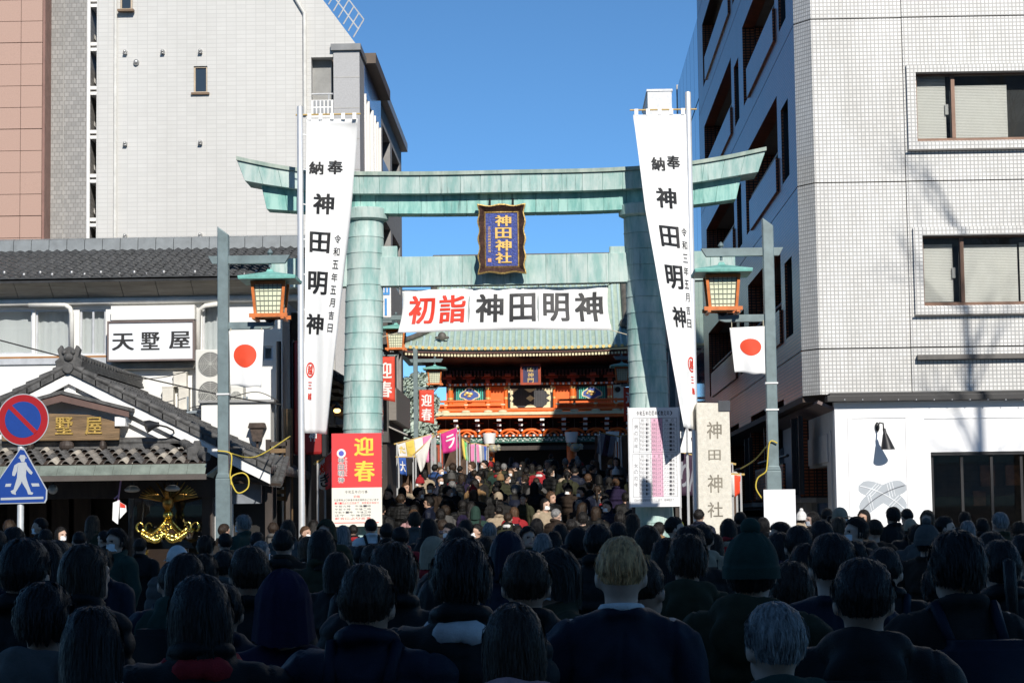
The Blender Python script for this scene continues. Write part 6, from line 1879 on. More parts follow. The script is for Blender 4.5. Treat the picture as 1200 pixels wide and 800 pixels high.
# upper storey wall
z0, z1 = GZ(484), GZ(451.5)
m_ = MB(); m_.box(GX(523), GX(719), 95.06, 95.6, z0, z1); m_.build('upper_wall', VERM, gate)
for a, b in ((525, 531), (569, 575), (591, 595), (648, 651), (668, 675), (712, 717)):
    xm, rr_ = (GX(a) + GX(b)) / 2, (GX(b) - GX(a)) / 2
    m_ = MB(); m_.lathe([(rr_, z0), (rr_, z1)], xm, 94.98, 14); m_.build('upper_column', VERM, gate, auto=40)
    for z in (z1 - .12, GZ(466)):
        m_ = MB(); m_.lathe([(rr_ + .012, z - .05), (rr_ + .012, z + .05)], xm, 94.98, 14); m_.build('column_band', GOLDF, gate, auto=40)
for a, b in ((532, 569), (676, 712)):
    x0, x1 = GX(a), GX(b); zz0, zz1 = GZ(469), GZ(452.5)
    m_ = MB(); m_.box(x0, x1, 94.98, 95.05, zz0, zz1); wo = m_.build('shutter_panel', BLACKL, gate)
    nbar = 16
    for i in range(nbar):
        x = x0 + (x1 - x0) * (i + .5) / nbar
        if i in (0, nbar - 1): continue
        m_ = MB(); m_.box(x - .028, x + .028, 94.95, 94.978, zz0 + .05, zz1 - .05); m_.build('bar', GREENP, wo)
    xm, zm = (x0 + x1) / 2, (zz0 + zz1) / 2 - .02
    m_ = MB()
    out = [(xm + .47 * math.cos(a_) * (1 - .18 * math.cos(2 * a_) * 0), zm + (.27 + .06 * math.cos(4 * a_)) * math.sin(a_) - .06 * math.cos(a_) ** 2 * (abs(math.cos(a_)))) for a_ in np.linspace(0, 2 * math.pi, 29)[:-1]]
    m_.prism(out, 94.92, 94.949); m_.build('medallion', CREAMT, wo)
    m_ = MB(); m_.prism([(xm + (x - xm) * .86, zm + (z - zm) * .8) for x, z in out], 94.91, 94.919); m_.build('medallion_field', mat('medallion_blue', (.05, .10, .35), .5), wo)
    m_ = MB()
    for (dx, dz, rx, rz_) in ((-.12, .06, .12, .07), (.03, .02, .13, .08), (-.02, -.08, .1, .05), (-.22, -.02, .06, .05)):
        m_.ball((xm + dx, 94.9, zm + dz), rx, .04, rz_, 10, 7)
    m_.build('carved_animal', GOLDF, wo, smooth=True)
# black double door with gold fittings
x0, x1 = GX(595.5), GX(647.5); zz0, zz1 = GZ(477.5), GZ(452)
m_ = MB(); m_.box(x0, x1, 94.95, 95.05, zz0, zz1); do = m_.build('door', BLACKL, gate)
m_ = MB(); m_.box(x0 + .25, x1 - .25, 94.93, 94.948, GZ(455), GZ(453.4)); m_.build('door_head', mat('black_beam', (.015, .015, .016), .5), do)
xm, zm = (x0 + x1) / 2, GZ(466.5)
for i in range(14):
    x = x0 + .2 + (x1 - x0 - .4) * (i + .5) / 14
    m_ = MB(); m_.box(x - .05, x + .05, 94.935, 94.949, GZ(476.5), GZ(455.5)); m_.build('door_board', mat('door_board_grey', (.055, .055, .06), .4), do)
def fitting(pts): 
    mm_ = MB(); mm_.prism(pts, 94.915, 94.934); mm_.build('fitting', CREAMT, do)
dd = .19
fitting([(xm - dd, zm), (xm, zm - dd * .75), (xm + dd, zm), (xm, zm + dd * .75)])
for s in (-1, 1):
    for tz in (-1, 1):
        cx_, cz_ = xm + s * (x1 - x0) * .41, zm + tz * (GZ(456) - GZ(476)) * .46
        pts = [(cx_ + s * .08, cz_ + tz * .08), (cx_ - s * .28, cz_ + tz * .08), (cx_ - s * .17, cz_ - tz * .02), (cx_ - s * .1, cz_ - tz * .05), (cx_ - s * .06, cz_ - tz * .16), (cx_ + s * .08, cz_ - tz * .22)]
        fitting(pts if s * tz < 0 else pts[::-1])
    cx_ = xm + s * (x1 - x0) * .44
    fitting([(cx_ - .05 - (.11 if s > 0 else 0), zm), (cx_ + .03, zm - .14), (cx_ + .05 + (.11 if s < 0 else 0), zm), (cx_ + .03, zm + .14)])
for tz in (-1, 1):
    cz_ = zm + tz * (GZ(456) - GZ(476)) * .48
    pts = [(xm - .27, cz_ + tz * .05), (xm + .27, cz_ + tz * .05), (xm + .12, cz_ - tz * .06), (xm, cz_ - tz * .11), (xm - .12, cz_ - tz * .06)]
    fitting(pts[::-1] if tz > 0 else pts)
for q in ((x0 - .0, x0 + .09, zz0, zz1), (x1 - .09, x1, zz0, zz1)):
    m_ = MB(); m_.box(q[0], q[1], 94.92, 94.949, q[2], q[3]); m_.build('door_jamb', BLACKL, do)
    m_ = MB(); m_.box(q[0] + .005, q[1] - .005, 94.905, 94.919, zz1 - .3, zz1); m_.build('jamb_fitting', CREAMT, do)
# hanging name tablet under the eave
r = rect(611.5, 632, 427.5, 449.5, 93.6)
m_ = MB(); m_.box(r[0], r[1], 93.6, 93.7, r[2], r[3]); to_ = m_.build('tablet', mat('tablet_blue', (.03, .03, .1), .5), gate)
for q in ((r[0] - .06, r[0] + .06, r[2] - .05, r[3] + .05), (r[1] - .06, r[1] + .06, r[2] - .05, r[3] + .05), (r[0] + .06, r[1] - .06, r[3] - .05, r[3] + .05), (r[0] + .06, r[1] - .06, r[2] - .05, r[2] + .05)):
    m_ = MB(); m_.box(q[0], q[1], 93.55, 93.72, q[2], q[3]); m_.build('tablet_frame', VERMD, to_)
letters(to_, '隨神門', flat_front(93.594), [((r[0] + r[1]) / 2 - .13, (r[0] + r[1]) / 2 + .13, r[3] - .3 - .24 * i, r[3] - .1 - .24 * i) for i in range(3)], GOLDF, fat=.01)
# balcony: floor edge, posts, rails with gold caps, brackets below
bx0, bx1 = GX(508, 93.6), GX(736, 93.6)
m_ = MB(); m_.box(bx0, bx1, 93.4, 95.05, GZ(485.6, 93.4), GZ(482.2, 93.4)); m_.build('balcony_edge', CREAMT, gate)
m_ = MB(); m_.box(bx0 + .02, bx1 - .02, 93.46, 95.05, GZ(489, 93.5), GZ(485.8, 93.5)); m_.build('balcony_beam', VERM, gate)
for zpy, th in ((469, .05), (474, .06), (480, .08)):
    m_ = MB(); z_ = GZ(zpy, 93.55)
    for a, b in ((bx0 - .15, GX(590, 93.5)), (GX(653, 93.5), bx1 + .15)) if zpy < 478 else ((bx0 - .1, bx1 + .1),):
        mm_ = MB(); mm_.tube([(a, 93.55, z_), (b, 93.55, z_)], th, 8); mm_.build('rail', VERM, gate)
for i, px in enumerate((512, 522, 546, 572, 589, 654, 673, 698, 722, 733)):
    x = GX(px, 93.55); m_ = MB(); m_.box(x - .05, x + .05, 93.5, 93.6, GZ(482, 93.55), GZ(467.5, 93.55)); m_.build('rail_post', VERM, gate)
    m_ = MB(); m_.ball((x, 93.55, GZ(473.5, 93.55)), .13, .08, .05, 10, 6); m_.build('rail_cap', CREAMT, gate, smooth=True)
    m_ = MB(); m_.ball((x, 93.45, GZ(481.3, 93.5)), .2, .06, .06, 10, 6); m_.build('rail_foot', CREAMT, gate, smooth=True)
# rails filled with low panel behind
m_ = MB(); m_.box(bx0 + .1, GX(590, 93.5), 93.62, 93.66, GZ(482, 93.6), GZ(475, 93.6)); m_.build('rail_panel', VERM, gate)
m_ = MB(); m_.box(GX(653, 93.5), bx1 - .1, 93.62, 93.66, GZ(482, 93.6), GZ(475, 93.6)); m_.build('rail_panel', VERM, gate)
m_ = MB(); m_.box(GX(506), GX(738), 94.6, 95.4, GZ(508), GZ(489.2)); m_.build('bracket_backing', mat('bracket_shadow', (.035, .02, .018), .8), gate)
for i in range(10):
    px = 509 + 25.2 * i
    x = GX(px, 94)
    m_ = MB()
    for k, (py, y) in enumerate(((491, 93.55), (497, 93.9), (503, 94.25))):
        m_.box(x - .09, x + .09, y, 94.59, GZ(py + 1.6, y), GZ(py - 1.4, y))
        m_.box(x - .3 + .03 * k, x + .3 - .03 * k, y + .25, y + .38, GZ(py + .8 - 3, y), GZ(py - 1.0 - 1.5, y))
    bo = m_.build('bracket_set', VERM, gate)
    for k, (py, y) in enumerate(((491, 93.55), (497, 93.9), (503, 94.25))):
        m_ = MB(); m_.box(x - .095, x + .095, y - .012, y - .001, GZ(py + 1.6, y), GZ(py - 1.4, y)); m_.build('bracket_end', WHITE_INK, bo)
    xm = GX(px + 12.6, 94.2)
    m_ = MB(); m_.tube([(xm + .42 * u, 94.2, GZ(507, 94.2) + .2 * (1 - u * u) ** .5 - .05) for u in np.linspace(-1, 1, 11)], .07, 6); m_.tube([(xm + .36 * u, 94.15, GZ(507.5, 94.2) + .08 * math.cos(u * 4)) for u in np.linspace(-1, 1, 9)], .05, 6); m_.build('frog_leg_strut', VERM, gate, smooth=True)
    m_ = MB(); m_.box(xm - .015, xm + .015, 94.55, 94.58, GZ(507), GZ(489.5)); m_.build('panel_joint', GREYC, gate)
m_ = MB(); m_.box(GX(506, 93.9), GX(738, 93.9), 93.9, 94.58, GZ(511, 93.9), GZ(508.3, 93.9)); m_.build('string_course', EAVED, gate)
for i in range(58):
    x = GX(508 + 4 * i, 93.9); m_ = MB(); m_.box(x, x + .09, 93.88, 93.898, GZ(510.8, 93.9), GZ(508.8, 93.9)); m_.build('dentil', WHITE_INK if i % 2 else VERM, gate)
m_ = MB(); m_.box(GX(506, 94), GX(738, 94), 94.0, 94.5, GZ(518, 94), GZ(511.2, 94)); m_.build('carved_frieze', mat('carved_green', (.05, .16, .12), .6, var=.5, scale=9), gate)
mm_ = MB()
for i in range(110):
    x = GX(508 + 2.08 * i, 94); z = GZ(514.6 + math.sin(i * 2.3) * 1.4, 94)
    mm_.ball((x, 93.99, z), .05 + .02 * math.sin(i), .03, .045, 6, 5)
mm_.build('frieze_carving', mat('frieze_pale', (.55, .62, .55), .6, var=.5, scale=12), gate, kind='stuff')
# lower storey: columns, lions, dark passage
for px in (525, 573, 669, 717):
    x = GX(px, 94.0); m_ = MB(); m_.lathe([(.22, gz0), (.22, GZ(518, 94))], x, 94.0, 18); m_.build('column', VERM, gate, auto=40)
    m_ = MB(); m_.lathe([(.235, GZ(519, 94)), (.3, GZ(508, 94)), (.3, GZ(507, 94))], x, 93.85, 16); m_.build('column_cap', WHITE_INK, gate, auto=40)
    if px in (573, 669):
        m_ = MB(); s = 1; zq = GZ(525, 93.7)
        m_.ball((x + .16, 93.6, zq), .24, .3, .2, 10, 8); m_.ball((x + .4, 93.5, zq + .06), .12, .14, .12, 10, 8); m_.ball((x - .1, 93.6, zq + .14), .12, .1, .1, 8, 6); m_.ball((x + .42, 93.42, zq - .06), .1, .1, .05, 8, 6)
        m_.build('lion_carving', mat('lion_blue', (.10, .2, .32), .5, var=.7, scale=9, col2=(.6, .45, .15)), gate, smooth=True)
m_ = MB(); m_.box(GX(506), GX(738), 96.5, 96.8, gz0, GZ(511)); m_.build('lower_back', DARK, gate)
for a, b in ((506, 525), (717, 738)):
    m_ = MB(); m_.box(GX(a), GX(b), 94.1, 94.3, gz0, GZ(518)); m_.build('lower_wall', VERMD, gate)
m_ = MB(); m_.box(GX(524), GX(718), 94.0, 94.2, GZ(527, 94), GZ(522, 94)); m_.build('lower_beam', DARKWOOD, gate)

# white storehouse walls and trees either side of the gate
t = thing('storehouse', 'white walled storehouse with small black window right of the gate', 'building', (GX(740, 103), 103, 2.2))
r = rect(718, 733, 447, 520, 103); m_ = MB(); m_.box(r[0], r[1], 103, 106, 2.2, r[3]); m_.build('wall', mat('storehouse_white', (.7, .74, .68), .8, var=.1), t)
m_ = MB(); p = P(724, 456, 102.9); m_.lathe([(.14, 102.95), (.14, 103.0)], p.x, 0, 14, axis='y', cz=p.z); m_.build('round_window', BLACKL, t)
m_ = MB(); m_.box(r[0] - .1, r[1] + .1, 102.8, 106.2, r[3] + .003, r[3] + .12); m_.build('coping', KAWARA, t)

BARK = mat('bark', (.09, .07, .055), .9, var=.3, scale=8, bump=.5, bscale=20)
LEAFP = mat('pale_leaf', (.23, .29, .22), .6, var=.35, scale=1.5)
LEAFD = mat('evergreen_leaf', (.05, .08, .035), .6, var=.4, scale=1.2)
def grow(mb, p, d, r, ln, depth, rng, tips, spread=.55, taper=.7):
    n = 4
    pts, rs = [p], [r]
    for i in range(n):
        d = (d + Vector((rng.gauss(0, .09), rng.gauss(0, .09), rng.gauss(.02, .05)))).normalized()
        p = p + d * ln / n
        pts.append(p); rs.append(r * (1 - (1 - taper) * (i + 1) / n))
    mb.tube(pts, rs, 7 if r > .06 else 5)
    if depth == 0:
        tips.append((p, d)); return
    for k in range(rng.choice((2, 3, 3))):
        a = rng.uniform(0, 2 * math.pi)
        o = d.orthogonal().normalized(); o = Matrix.Rotation(a, 3, d) @ o
        nd = (d + o * rng.uniform(spread * .6, spread * 1.3)).normalized()
        grow(mb, pts[-1] if k else pts[-2], nd, r * taper * rng.uniform(.55, .8), ln * rng.uniform(.62, .85), depth - 1, rng, tips, spread, taper)
def tree(label, base, h, r, leaf, rng, leafn=60, leafs=.2, depth=3, crown_r=.9, flat=1.0):
    t = thing('tree', label, 'tree', tuple(base), 'trees in the shrine grounds' if leaf else None)
    mb = MB(); tips = []
    grow(mb, Vector(base), Vector((0, 0, 1)), r, h * .4, depth, rng, tips)
    mb.build('trunk', BARK, t, smooth=True)
    if leaf:
        lb = MB()
        for p, d in tips:
            for i in range(leafn):
                q = p + Vector((rng.gauss(0, crown_r), rng.gauss(0, crown_r), rng.gauss(0, crown_r * .6)))
                n_ = Vector((rng.gauss(0, 1), rng.gauss(0, 1), rng.gauss(.6, 1))).normalized()
                u = n_.orthogonal().normalized(); w = n_.cross(u)
                s = leafs * rng.uniform(.6, 1.3)
                lb.add([q - u * s, q - w * s * .5, q + u * s, q + w * s * .5], [(0, 1, 2, 3)])
        lb.build('crown', leaf, t)
    return t
rg = random.Random(3)
tree('dark evergreen tree behind the right torii pillar', (PX(752, 108, 500), 108, 2.9), 10, .3, LEAFD, rg, 120, .22, 3, 1.0)
# bare street tree whose shadow lies on the white tiled building
# (stands outside the frame, to the right, by the kerb)
wallp = P(1134, 430, RY)
tb = wallp + to_sun * 21
rg = random.Random(11)
bt = thing('street_tree', 'bare street tree beyond the right edge casting branch shadows', 'tree', (tb.x, tb.y, .12))
mb = MB(); tips = []
pts = [Vector((tb.x + .05 * math.sin(i), tb.y + .04 * math.cos(i * 2), .12 + i * 1.62)) for i in range(12)]
mb.tube(pts, [.22 - .0165 * i for i in range(12)], 10)
for i in range(5, 12):
    for k in range(3):
        a = rg.uniform(0, 6.28)
        d = Vector((math.cos(a) * .6, math.sin(a) * .6, rg.uniform(.7, 1.1))).normalized()
        grow(mb, pts[i], d, .06 - .003 * i, 1.15, 2, rg, tips, .6, .65)
mb.build('trunk', BARK, bt, smooth=True)

# buildings across the avenue behind the camera: they keep the crowd in shade
bz = (31.5 + 34) * math.tan(SUN_EL) / math.cos(SUN_AZ) + 1.0
GREYF = brick_mat('opposite_facade', (.40, .39, .37), (.36, .35, .33), (.25, .25, .24), .6, .3, .02)
for nm, x0, x1, dz in (('low row of shops across the avenue, behind the viewer', -75, -8.2, 14 - bz), ('grey tiled office block across the avenue, behind the viewer', -8, 14, 0.0), ('taller office block across the avenue, behind the viewer', 14.2, 40, 1.2)):
    t = thing('opposite_block', nm, 'building', ((x0 + x1) / 2, -34, 0), 'blocks across the avenue')
    m_ = MB(); m_.box(x0, x1, -50, -34, 0, bz + dz); m_.build('wall', GREYF, t)
    m_ = MB()
    for f in range(int((bz + dz) / 3.4)):
        m_.box(x0 + 1, x1 - 1, -33.99, -33.95, 3.4 * f + 1.2, 3.4 * f + 2.8)
    m_.build('window_band', GLASS, t, kind='stuff')
# ---------------------------------------------------------------- festival stalls and awnings along the street
def stall(label, corners, Y, cols, text=(), depth=2.2, group='festival stalls', drop=None, fringe=None):
    """corners: four pixels tl, tr, br, bl of the front cloth; poles, roof cloth and counter behind it"""
    q = [P(a, b, Y) for a, b in corners]
    cx = sum(p.x for p in q) / 4
    g = gz(Y)
    t = thing('festival_stall', label, 'stall', (cx, Y, g), group)
    def pt(u, v, k=0):
        p = q[3].lerp(q[2], u).lerp(q[0].lerp(q[1], u), v)
        p.y += .04 * math.sin(u * 8 + v) * (1.1 - v) - k
        p.z -= .05 * math.sin(math.pi * u) * (1 - v)
        return p
    n = len(cols)
    for i, c in enumerate(cols):
        m_ = MB(); m_.grid(lambda u, v: pt((i + u) / n, v), 8, 8); m_.build('cloth_panel', c, t, smooth=True, solid=.004)
    for ch, bx, m in text:
        letters(t, ch, lambda u, v, k: pt(u, v, k + .01), [bx], m, fat=.04)
    m_ = MB(); m_.add([tuple(q[0]), tuple(q[1]), (q[1].x, Y + depth, q[1].z + .1), (q[0].x, Y + depth, q[0].z + .1)], [(0, 1, 2, 3)]); m_.build('roof_cloth', cols[0], t, solid=.01)
    for p in (q[0], q[1]):
        for dy in (.03, depth):
            m_ = MB(); m_.tube([(p.x, Y + dy, g), (p.x, Y + dy, p.z + .05)], .025, 6); m_.build('pole', STEEL, t)
    m_ = MB(); m_.tube([q[0] + Vector((-.08, .03, .02)), q[1] + Vector((.08, .03, .02))], .022, 6); m_.build('front_rail', MATS['bamboo_bar'], t)
    m_ = MB(); m_.box(min(q[0].x, q[3].x), max(q[1].x, q[2].x), Y + .2, Y + .8, g, g + .9); m_.build('counter', DARKWOOD, t)
    m_ = MB(); m_.box(min(q[0].x, q[3].x), max(q[1].x, q[2].x), Y + depth, Y + depth + .03, g, q[0].z); m_.build('back_cloth', mat('stall_back', (.10, .06, .04), .9, var=.3), t)
    return t
SY_ = mat('stall_yellow', (.75, .55, .10), .75, var=.06); SPK = mat('stall_pink', (.75, .22, .42), .75, var=.06); SMG = mat('stall_magenta', (.62, .03, .24), .75, var=.06)
SWH = mat('stall_white', (.72, .70, .66), .8, var=.06); SBL = mat('stall_blue', (.03, .10, .4), .75, var=.05); SBR = mat('stall_brown', (.12, .07, .04), .8, var=.2); SGN = mat('stall_green', (.15, .5, .15), .75)
SDP = mat('stall_dark_purple', (.045, .02, .045), .8, var=.1); SGY = mat('stall_grey', (.25, .26, .3), .8, var=.1)
stall('yellow and white festival stall awning at the left before the gate', [(465, 521), (505, 509), (508, 541), (468, 537)], 58.6, (SWH, SY_, SWH, SPK), [('た', (.05, .22, .4, .85), SY_), ('こ', (.3, .48, .3, .8), SY_)])
stall('blue and black hanging stall curtain at the far left', [(467, 536), (484, 536), (485, 555), (469, 555)], 58, (SBL, DARK), [('大', (.05, .45, .2, .8), WHITE_INK)], 1.2)
stall('pale stall cloth hanging in a point beside the yellow awning', [(487, 534), (506, 511), (499, 541), (493, 553)], 58.3, (SWH,), (), 1.0)
stall('bright magenta stall awning with a large white katakana', [(516, 509), (535, 501), (538, 525), (519, 531)], 70, (SMG,), [('ラ', (.28, .82, .2, .8), WHITE_INK)])
stall('white stall curtain with pink lettering before the gate column', [(545, 521), (556, 520), (557, 539), (547, 541)], 80, (SWH, SPK), [('は', (.05, .48, .2, .85), SMG)])
stall('striped pink and grey stall curtain next to the gate column', [(558, 520), (570, 523), (571, 541), (559, 541)], 82, (SPK, SWH, SGY, SBL))
stall('green and pink stall awning between the magenta and white ones', [(537, 510), (547, 519), (549, 540), (540, 532)], 77, (SBR, SY_, SGN))
stall('shaded grey stall awning before the right torii pillar', [(703, 507), (722, 512), (718, 535), (699, 530)], 66, (SGY, SDP, SGY), [('や', (.4, .65, .2, .8), DARK)])
stall('shaded brown stall awning half behind the white board', [(728, 512), (741, 508), (742, 552), (728, 548)], 62, (SBR, SBR))
stall('dark stall awning with looping white marks beside the stone pillar', [(796, 530), (858, 545), (858, 575), (796, 580)], 43, (SDP, SDP), [('り', (.02, .2, .2, .8), SGY), ('ん', (.18, .36, .1, .7), SGY)], 1.5)
stall('small red and white stall flap right of the stone pillar', [(853, 556), (868, 557), (867, 578), (854, 580)], 42.4, (SWH, FLAGRED), (), 1.0)
stall('white and red lettered stall awning beside the red notice board', [(372, 545), (389, 528), (389, 570), (374, 572)], 43.2, (SWH, RBOARD), [('焼', (.1, .8, .55, .9), RED), ('き', (.1, .8, .1, .5), BLACK)], 1.4)
# white cross-braced banner stand behind the right banner
q0 = P(803, 520, 42)
t = thing('banner_stand', 'white triangular stand at the foot of the right banner', 'stand', (q0.x, 42, gz(42)))
m_ = MB(); a, b, c = P(805, 497, 42), P(796, 530, 42), P(814, 530, 42); m_.prism([(b.x, b.z), (c.x, c.z), (a.x, a.z)], 42, 42.04); m_.build('panel', WHITE_CLOTH, t)
m_ = MB(); m_.tube([(a.x, 41.98, a.z + .1), (a.x, 41.98, b.z)], .02, 6); m_.build('rod', STEEL, t)
r = rect(793, 814, 505, 513, 42.3); m_ = MB(); m_.box(r[0], r[1], 42.3, 42.35, r[2], r[3]); m_.build('crossbar', WHITE_CLOTH, t)
m_ = MB(); m_.tube([(a.x, 42.1, gz(42)), (a.x, 42.1, a.z)], .03, 6); m_.build('pole', STEEL, t)
# sunlit pale shrubs at the left end of the gate
def leafy(label, blobs, Y, leaf, rng, n=900, s=.11):
    b0 = P(*blobs[0][:2], Y)
    t = thing('tree', label, 'tree', (b0.x, Y, gz(Y)), 'trees in the shrine grounds')
    lb, tr_ = MB(), MB()
    for px, py, rad in blobs:
        c = P(px, py, Y + rng.uniform(-.4, .4))
        tr_.tube([Vector((b0.x, Y, gz(Y))), Vector((b0.x, Y, gz(Y))).lerp(c, .5) + Vector((0, 0, .3)), c], [.14, .09, .03], 7)
        for k in range(5):
            e = c + Vector((rng.gauss(0, rad * .7), -.3, rng.gauss(0, rad * .7)))
            tr_.tube([c, c.lerp(e, .5) + Vector((0, -.1, .1)), e], [.035, .025, .012], 5)
        for i in range(n):
            d = Vector((rng.gauss(0, 1), rng.gauss(0, 1), rng.gauss(0, 1))).normalized() * rad * rng.uniform(.35, 1.08) ** .6
            n_ = (d.normalized() * .6 + Vector((rng.gauss(0, .6), rng.gauss(0, .6), rng.gauss(.3, .6)))).normalized()
            u = n_.orthogonal().normalized(); w = n_.cross(u); ss = s * rng.uniform(.6, 1.4)
            q_ = c + d
            lb.add([q_ - u * ss, q_ - w * ss * .55, q_ + u * ss, q_ + w * ss * .55], [(0, 1, 2, 3)])
    lb.build('crown', leaf, t); tr_.build('trunk', BARK, t, smooth=True)
rg = random.Random(5)
LEAFP2 = mat('silvery_leaf', (.42, .50, .42), .55, var=.3, scale=2.5)
leafy('silvery green tree behind the distant left lamp post', [(478, 462, .75), (492, 452, .6), (474, 486, .7), (490, 480, .75), (482, 506, .8), (496, 500, .6), (500, 474, .55)], 90.5, LEAFP2, rg)
# ---------------------------------------------------------------- people
from mathutils import noise as mnoise
def remesh(mb, name, voxel, smooth_it=3):
    me = mb.mesh(name + '_raw')
    o = bpy.data.objects.new(name + '_raw', me)
    COL.objects.link(o)
    md = o.modifiers.new('r', 'REMESH'); md.mode = 'VOXEL'; md.voxel_size = voxel
    bpy.context.view_layer.update()
    out = bpy.data.meshes.new_from_object(o.evaluated_get(bpy.context.evaluated_depsgraph_get()))
    bpy.data.objects.remove(o); bpy.data.meshes.remove(me)
    bm = bmesh.new(); bm.from_mesh(out)
    for _ in range(smooth_it):
        bmesh.ops.smooth_vert(bm, verts=bm.verts, factor=.5, use_axis_x=True, use_axis_y=True, use_axis_z=True)
    bm.to_mesh(out); bm.free()
    out.polygons.foreach_set('use_smooth', [True] * len(out.polygons))
    out.name = name
    return out
def body_mesh(raise_arm=False):
    b = MB()
    b.ball((0, .0, 1.60), .075, .094, .105, 20, 14); b.ball((0, .035, 1.53), .057, .066, .062, 16, 10)
    b.ball((0, .098, 1.578), .013, .024, .028, 10, 8); b.ball((0, .07, 1.615), .06, .035, .02, 12, 8); b.ball((0, .085, 1.503), .026, .022, .02, 10, 8)
    for s in (-1, 1):
        b.ball((s * .077, -.005, 1.575), .013, .024, .034, 10, 8)
        b.ball((s * .16, 0, 1.385), .066, nu=14, nv=10)
        if raise_arm and s == 1:
            b.tube([(s * .18, 0, 1.38), (s * .25, .17, 1.25), (s * .16, .33, 1.5), (s * .145, .36, 1.54)], [.055, .046, .034, .03], 12)
            hx, hy, hz, up = s * .14, .37, 1.59, 1
        else:
            b.tube([(s * .18, 0, 1.38), (s * .235, -.015, 1.12), (s * .235, .06, .9)], [.055, .045, .03], 12)
            hx, hy, hz, up = s * .235, .075, .84, -1
        b.ball((hx, hy, hz), .02, .038, .048, 10, 8)
        for k in range(4):
            L = (.075, .085, .08, .062)[k]
            b.tube([(hx, hy - .03 + .02 * k, hz + up * .035), (hx - s * .008, hy - .03 + .021 * k, hz + up * (.035 + L * .55)), (hx - s * .02, hy - .028 + .02 * k, hz + up * (.035 + L))], [.009, .0085, .007], 7)
        b.tube([(hx, hy + .03, hz - up * .01), (hx - s * .012, hy + .055, hz + up * .025), (hx - s * .02, hy + .06, hz + up * .055)], [.011, .0095, .008], 7)
        b.tube([(s * .088, 0, .93), (s * .095, .012, .5), (s * .095, -.015, .09)], [.088, .06, .043], 14)
        b.tube([(s * .095, -.05, .05), (s * .10, .06, .05), (s * .105, .17, .035)], [.045, .048, .034], 12)
    b.tube([(0, -.012, 1.34), (0, -.002, 1.44), (0, .008, 1.54)], [.07, .056, .056], 14)
    b.ball((0, 0, .95), .165, .12, .13, 16, 10); b.ball((0, 0, 1.1), .145, .105, .17, 16, 10); b.ball((0, 0, 1.28), .175, .12, .16, 16, 12)
    me = remesh(b, 'person_body', .0115, 2)
    for m in range(5): me.materials.append(SKIN)
    idx = []
    for p in me.polygons:
        c = p.center
        hand = (abs(c.x) > .19 and c.z < .91) or (raise_arm and c.y > .30)
        if c.z > 1.41 or hand:
            k = 0
            for s in (-1, 1):
                if (c.x - s * .032) ** 2 / .014 ** 2 + (c.z - 1.594) ** 2 / .0065 ** 2 < 1 and c.y > .05: k = 3
            if c.x ** 2 / .026 ** 2 + (c.z - 1.528) ** 2 / .007 ** 2 < 1 and c.y > .05: k = 4
        elif c.z < .085: k = 3
        elif c.z < 1.0: k = 1
        else: k = 2
        idx.append(k)
    me.polygons.foreach_set('material_index', idx)
    return me
SKIN = mat('skin', (.50, .31, .22), .55, var=.06, scale=20)
SKIN2 = mat('skin_pale', (.60, .40, .30), .55, var=.06, scale=20)
LIP = mat('lip', (.36, .13, .11), .5)
EYED = mat('brow_and_eye', (.015, .012, .01), .4)
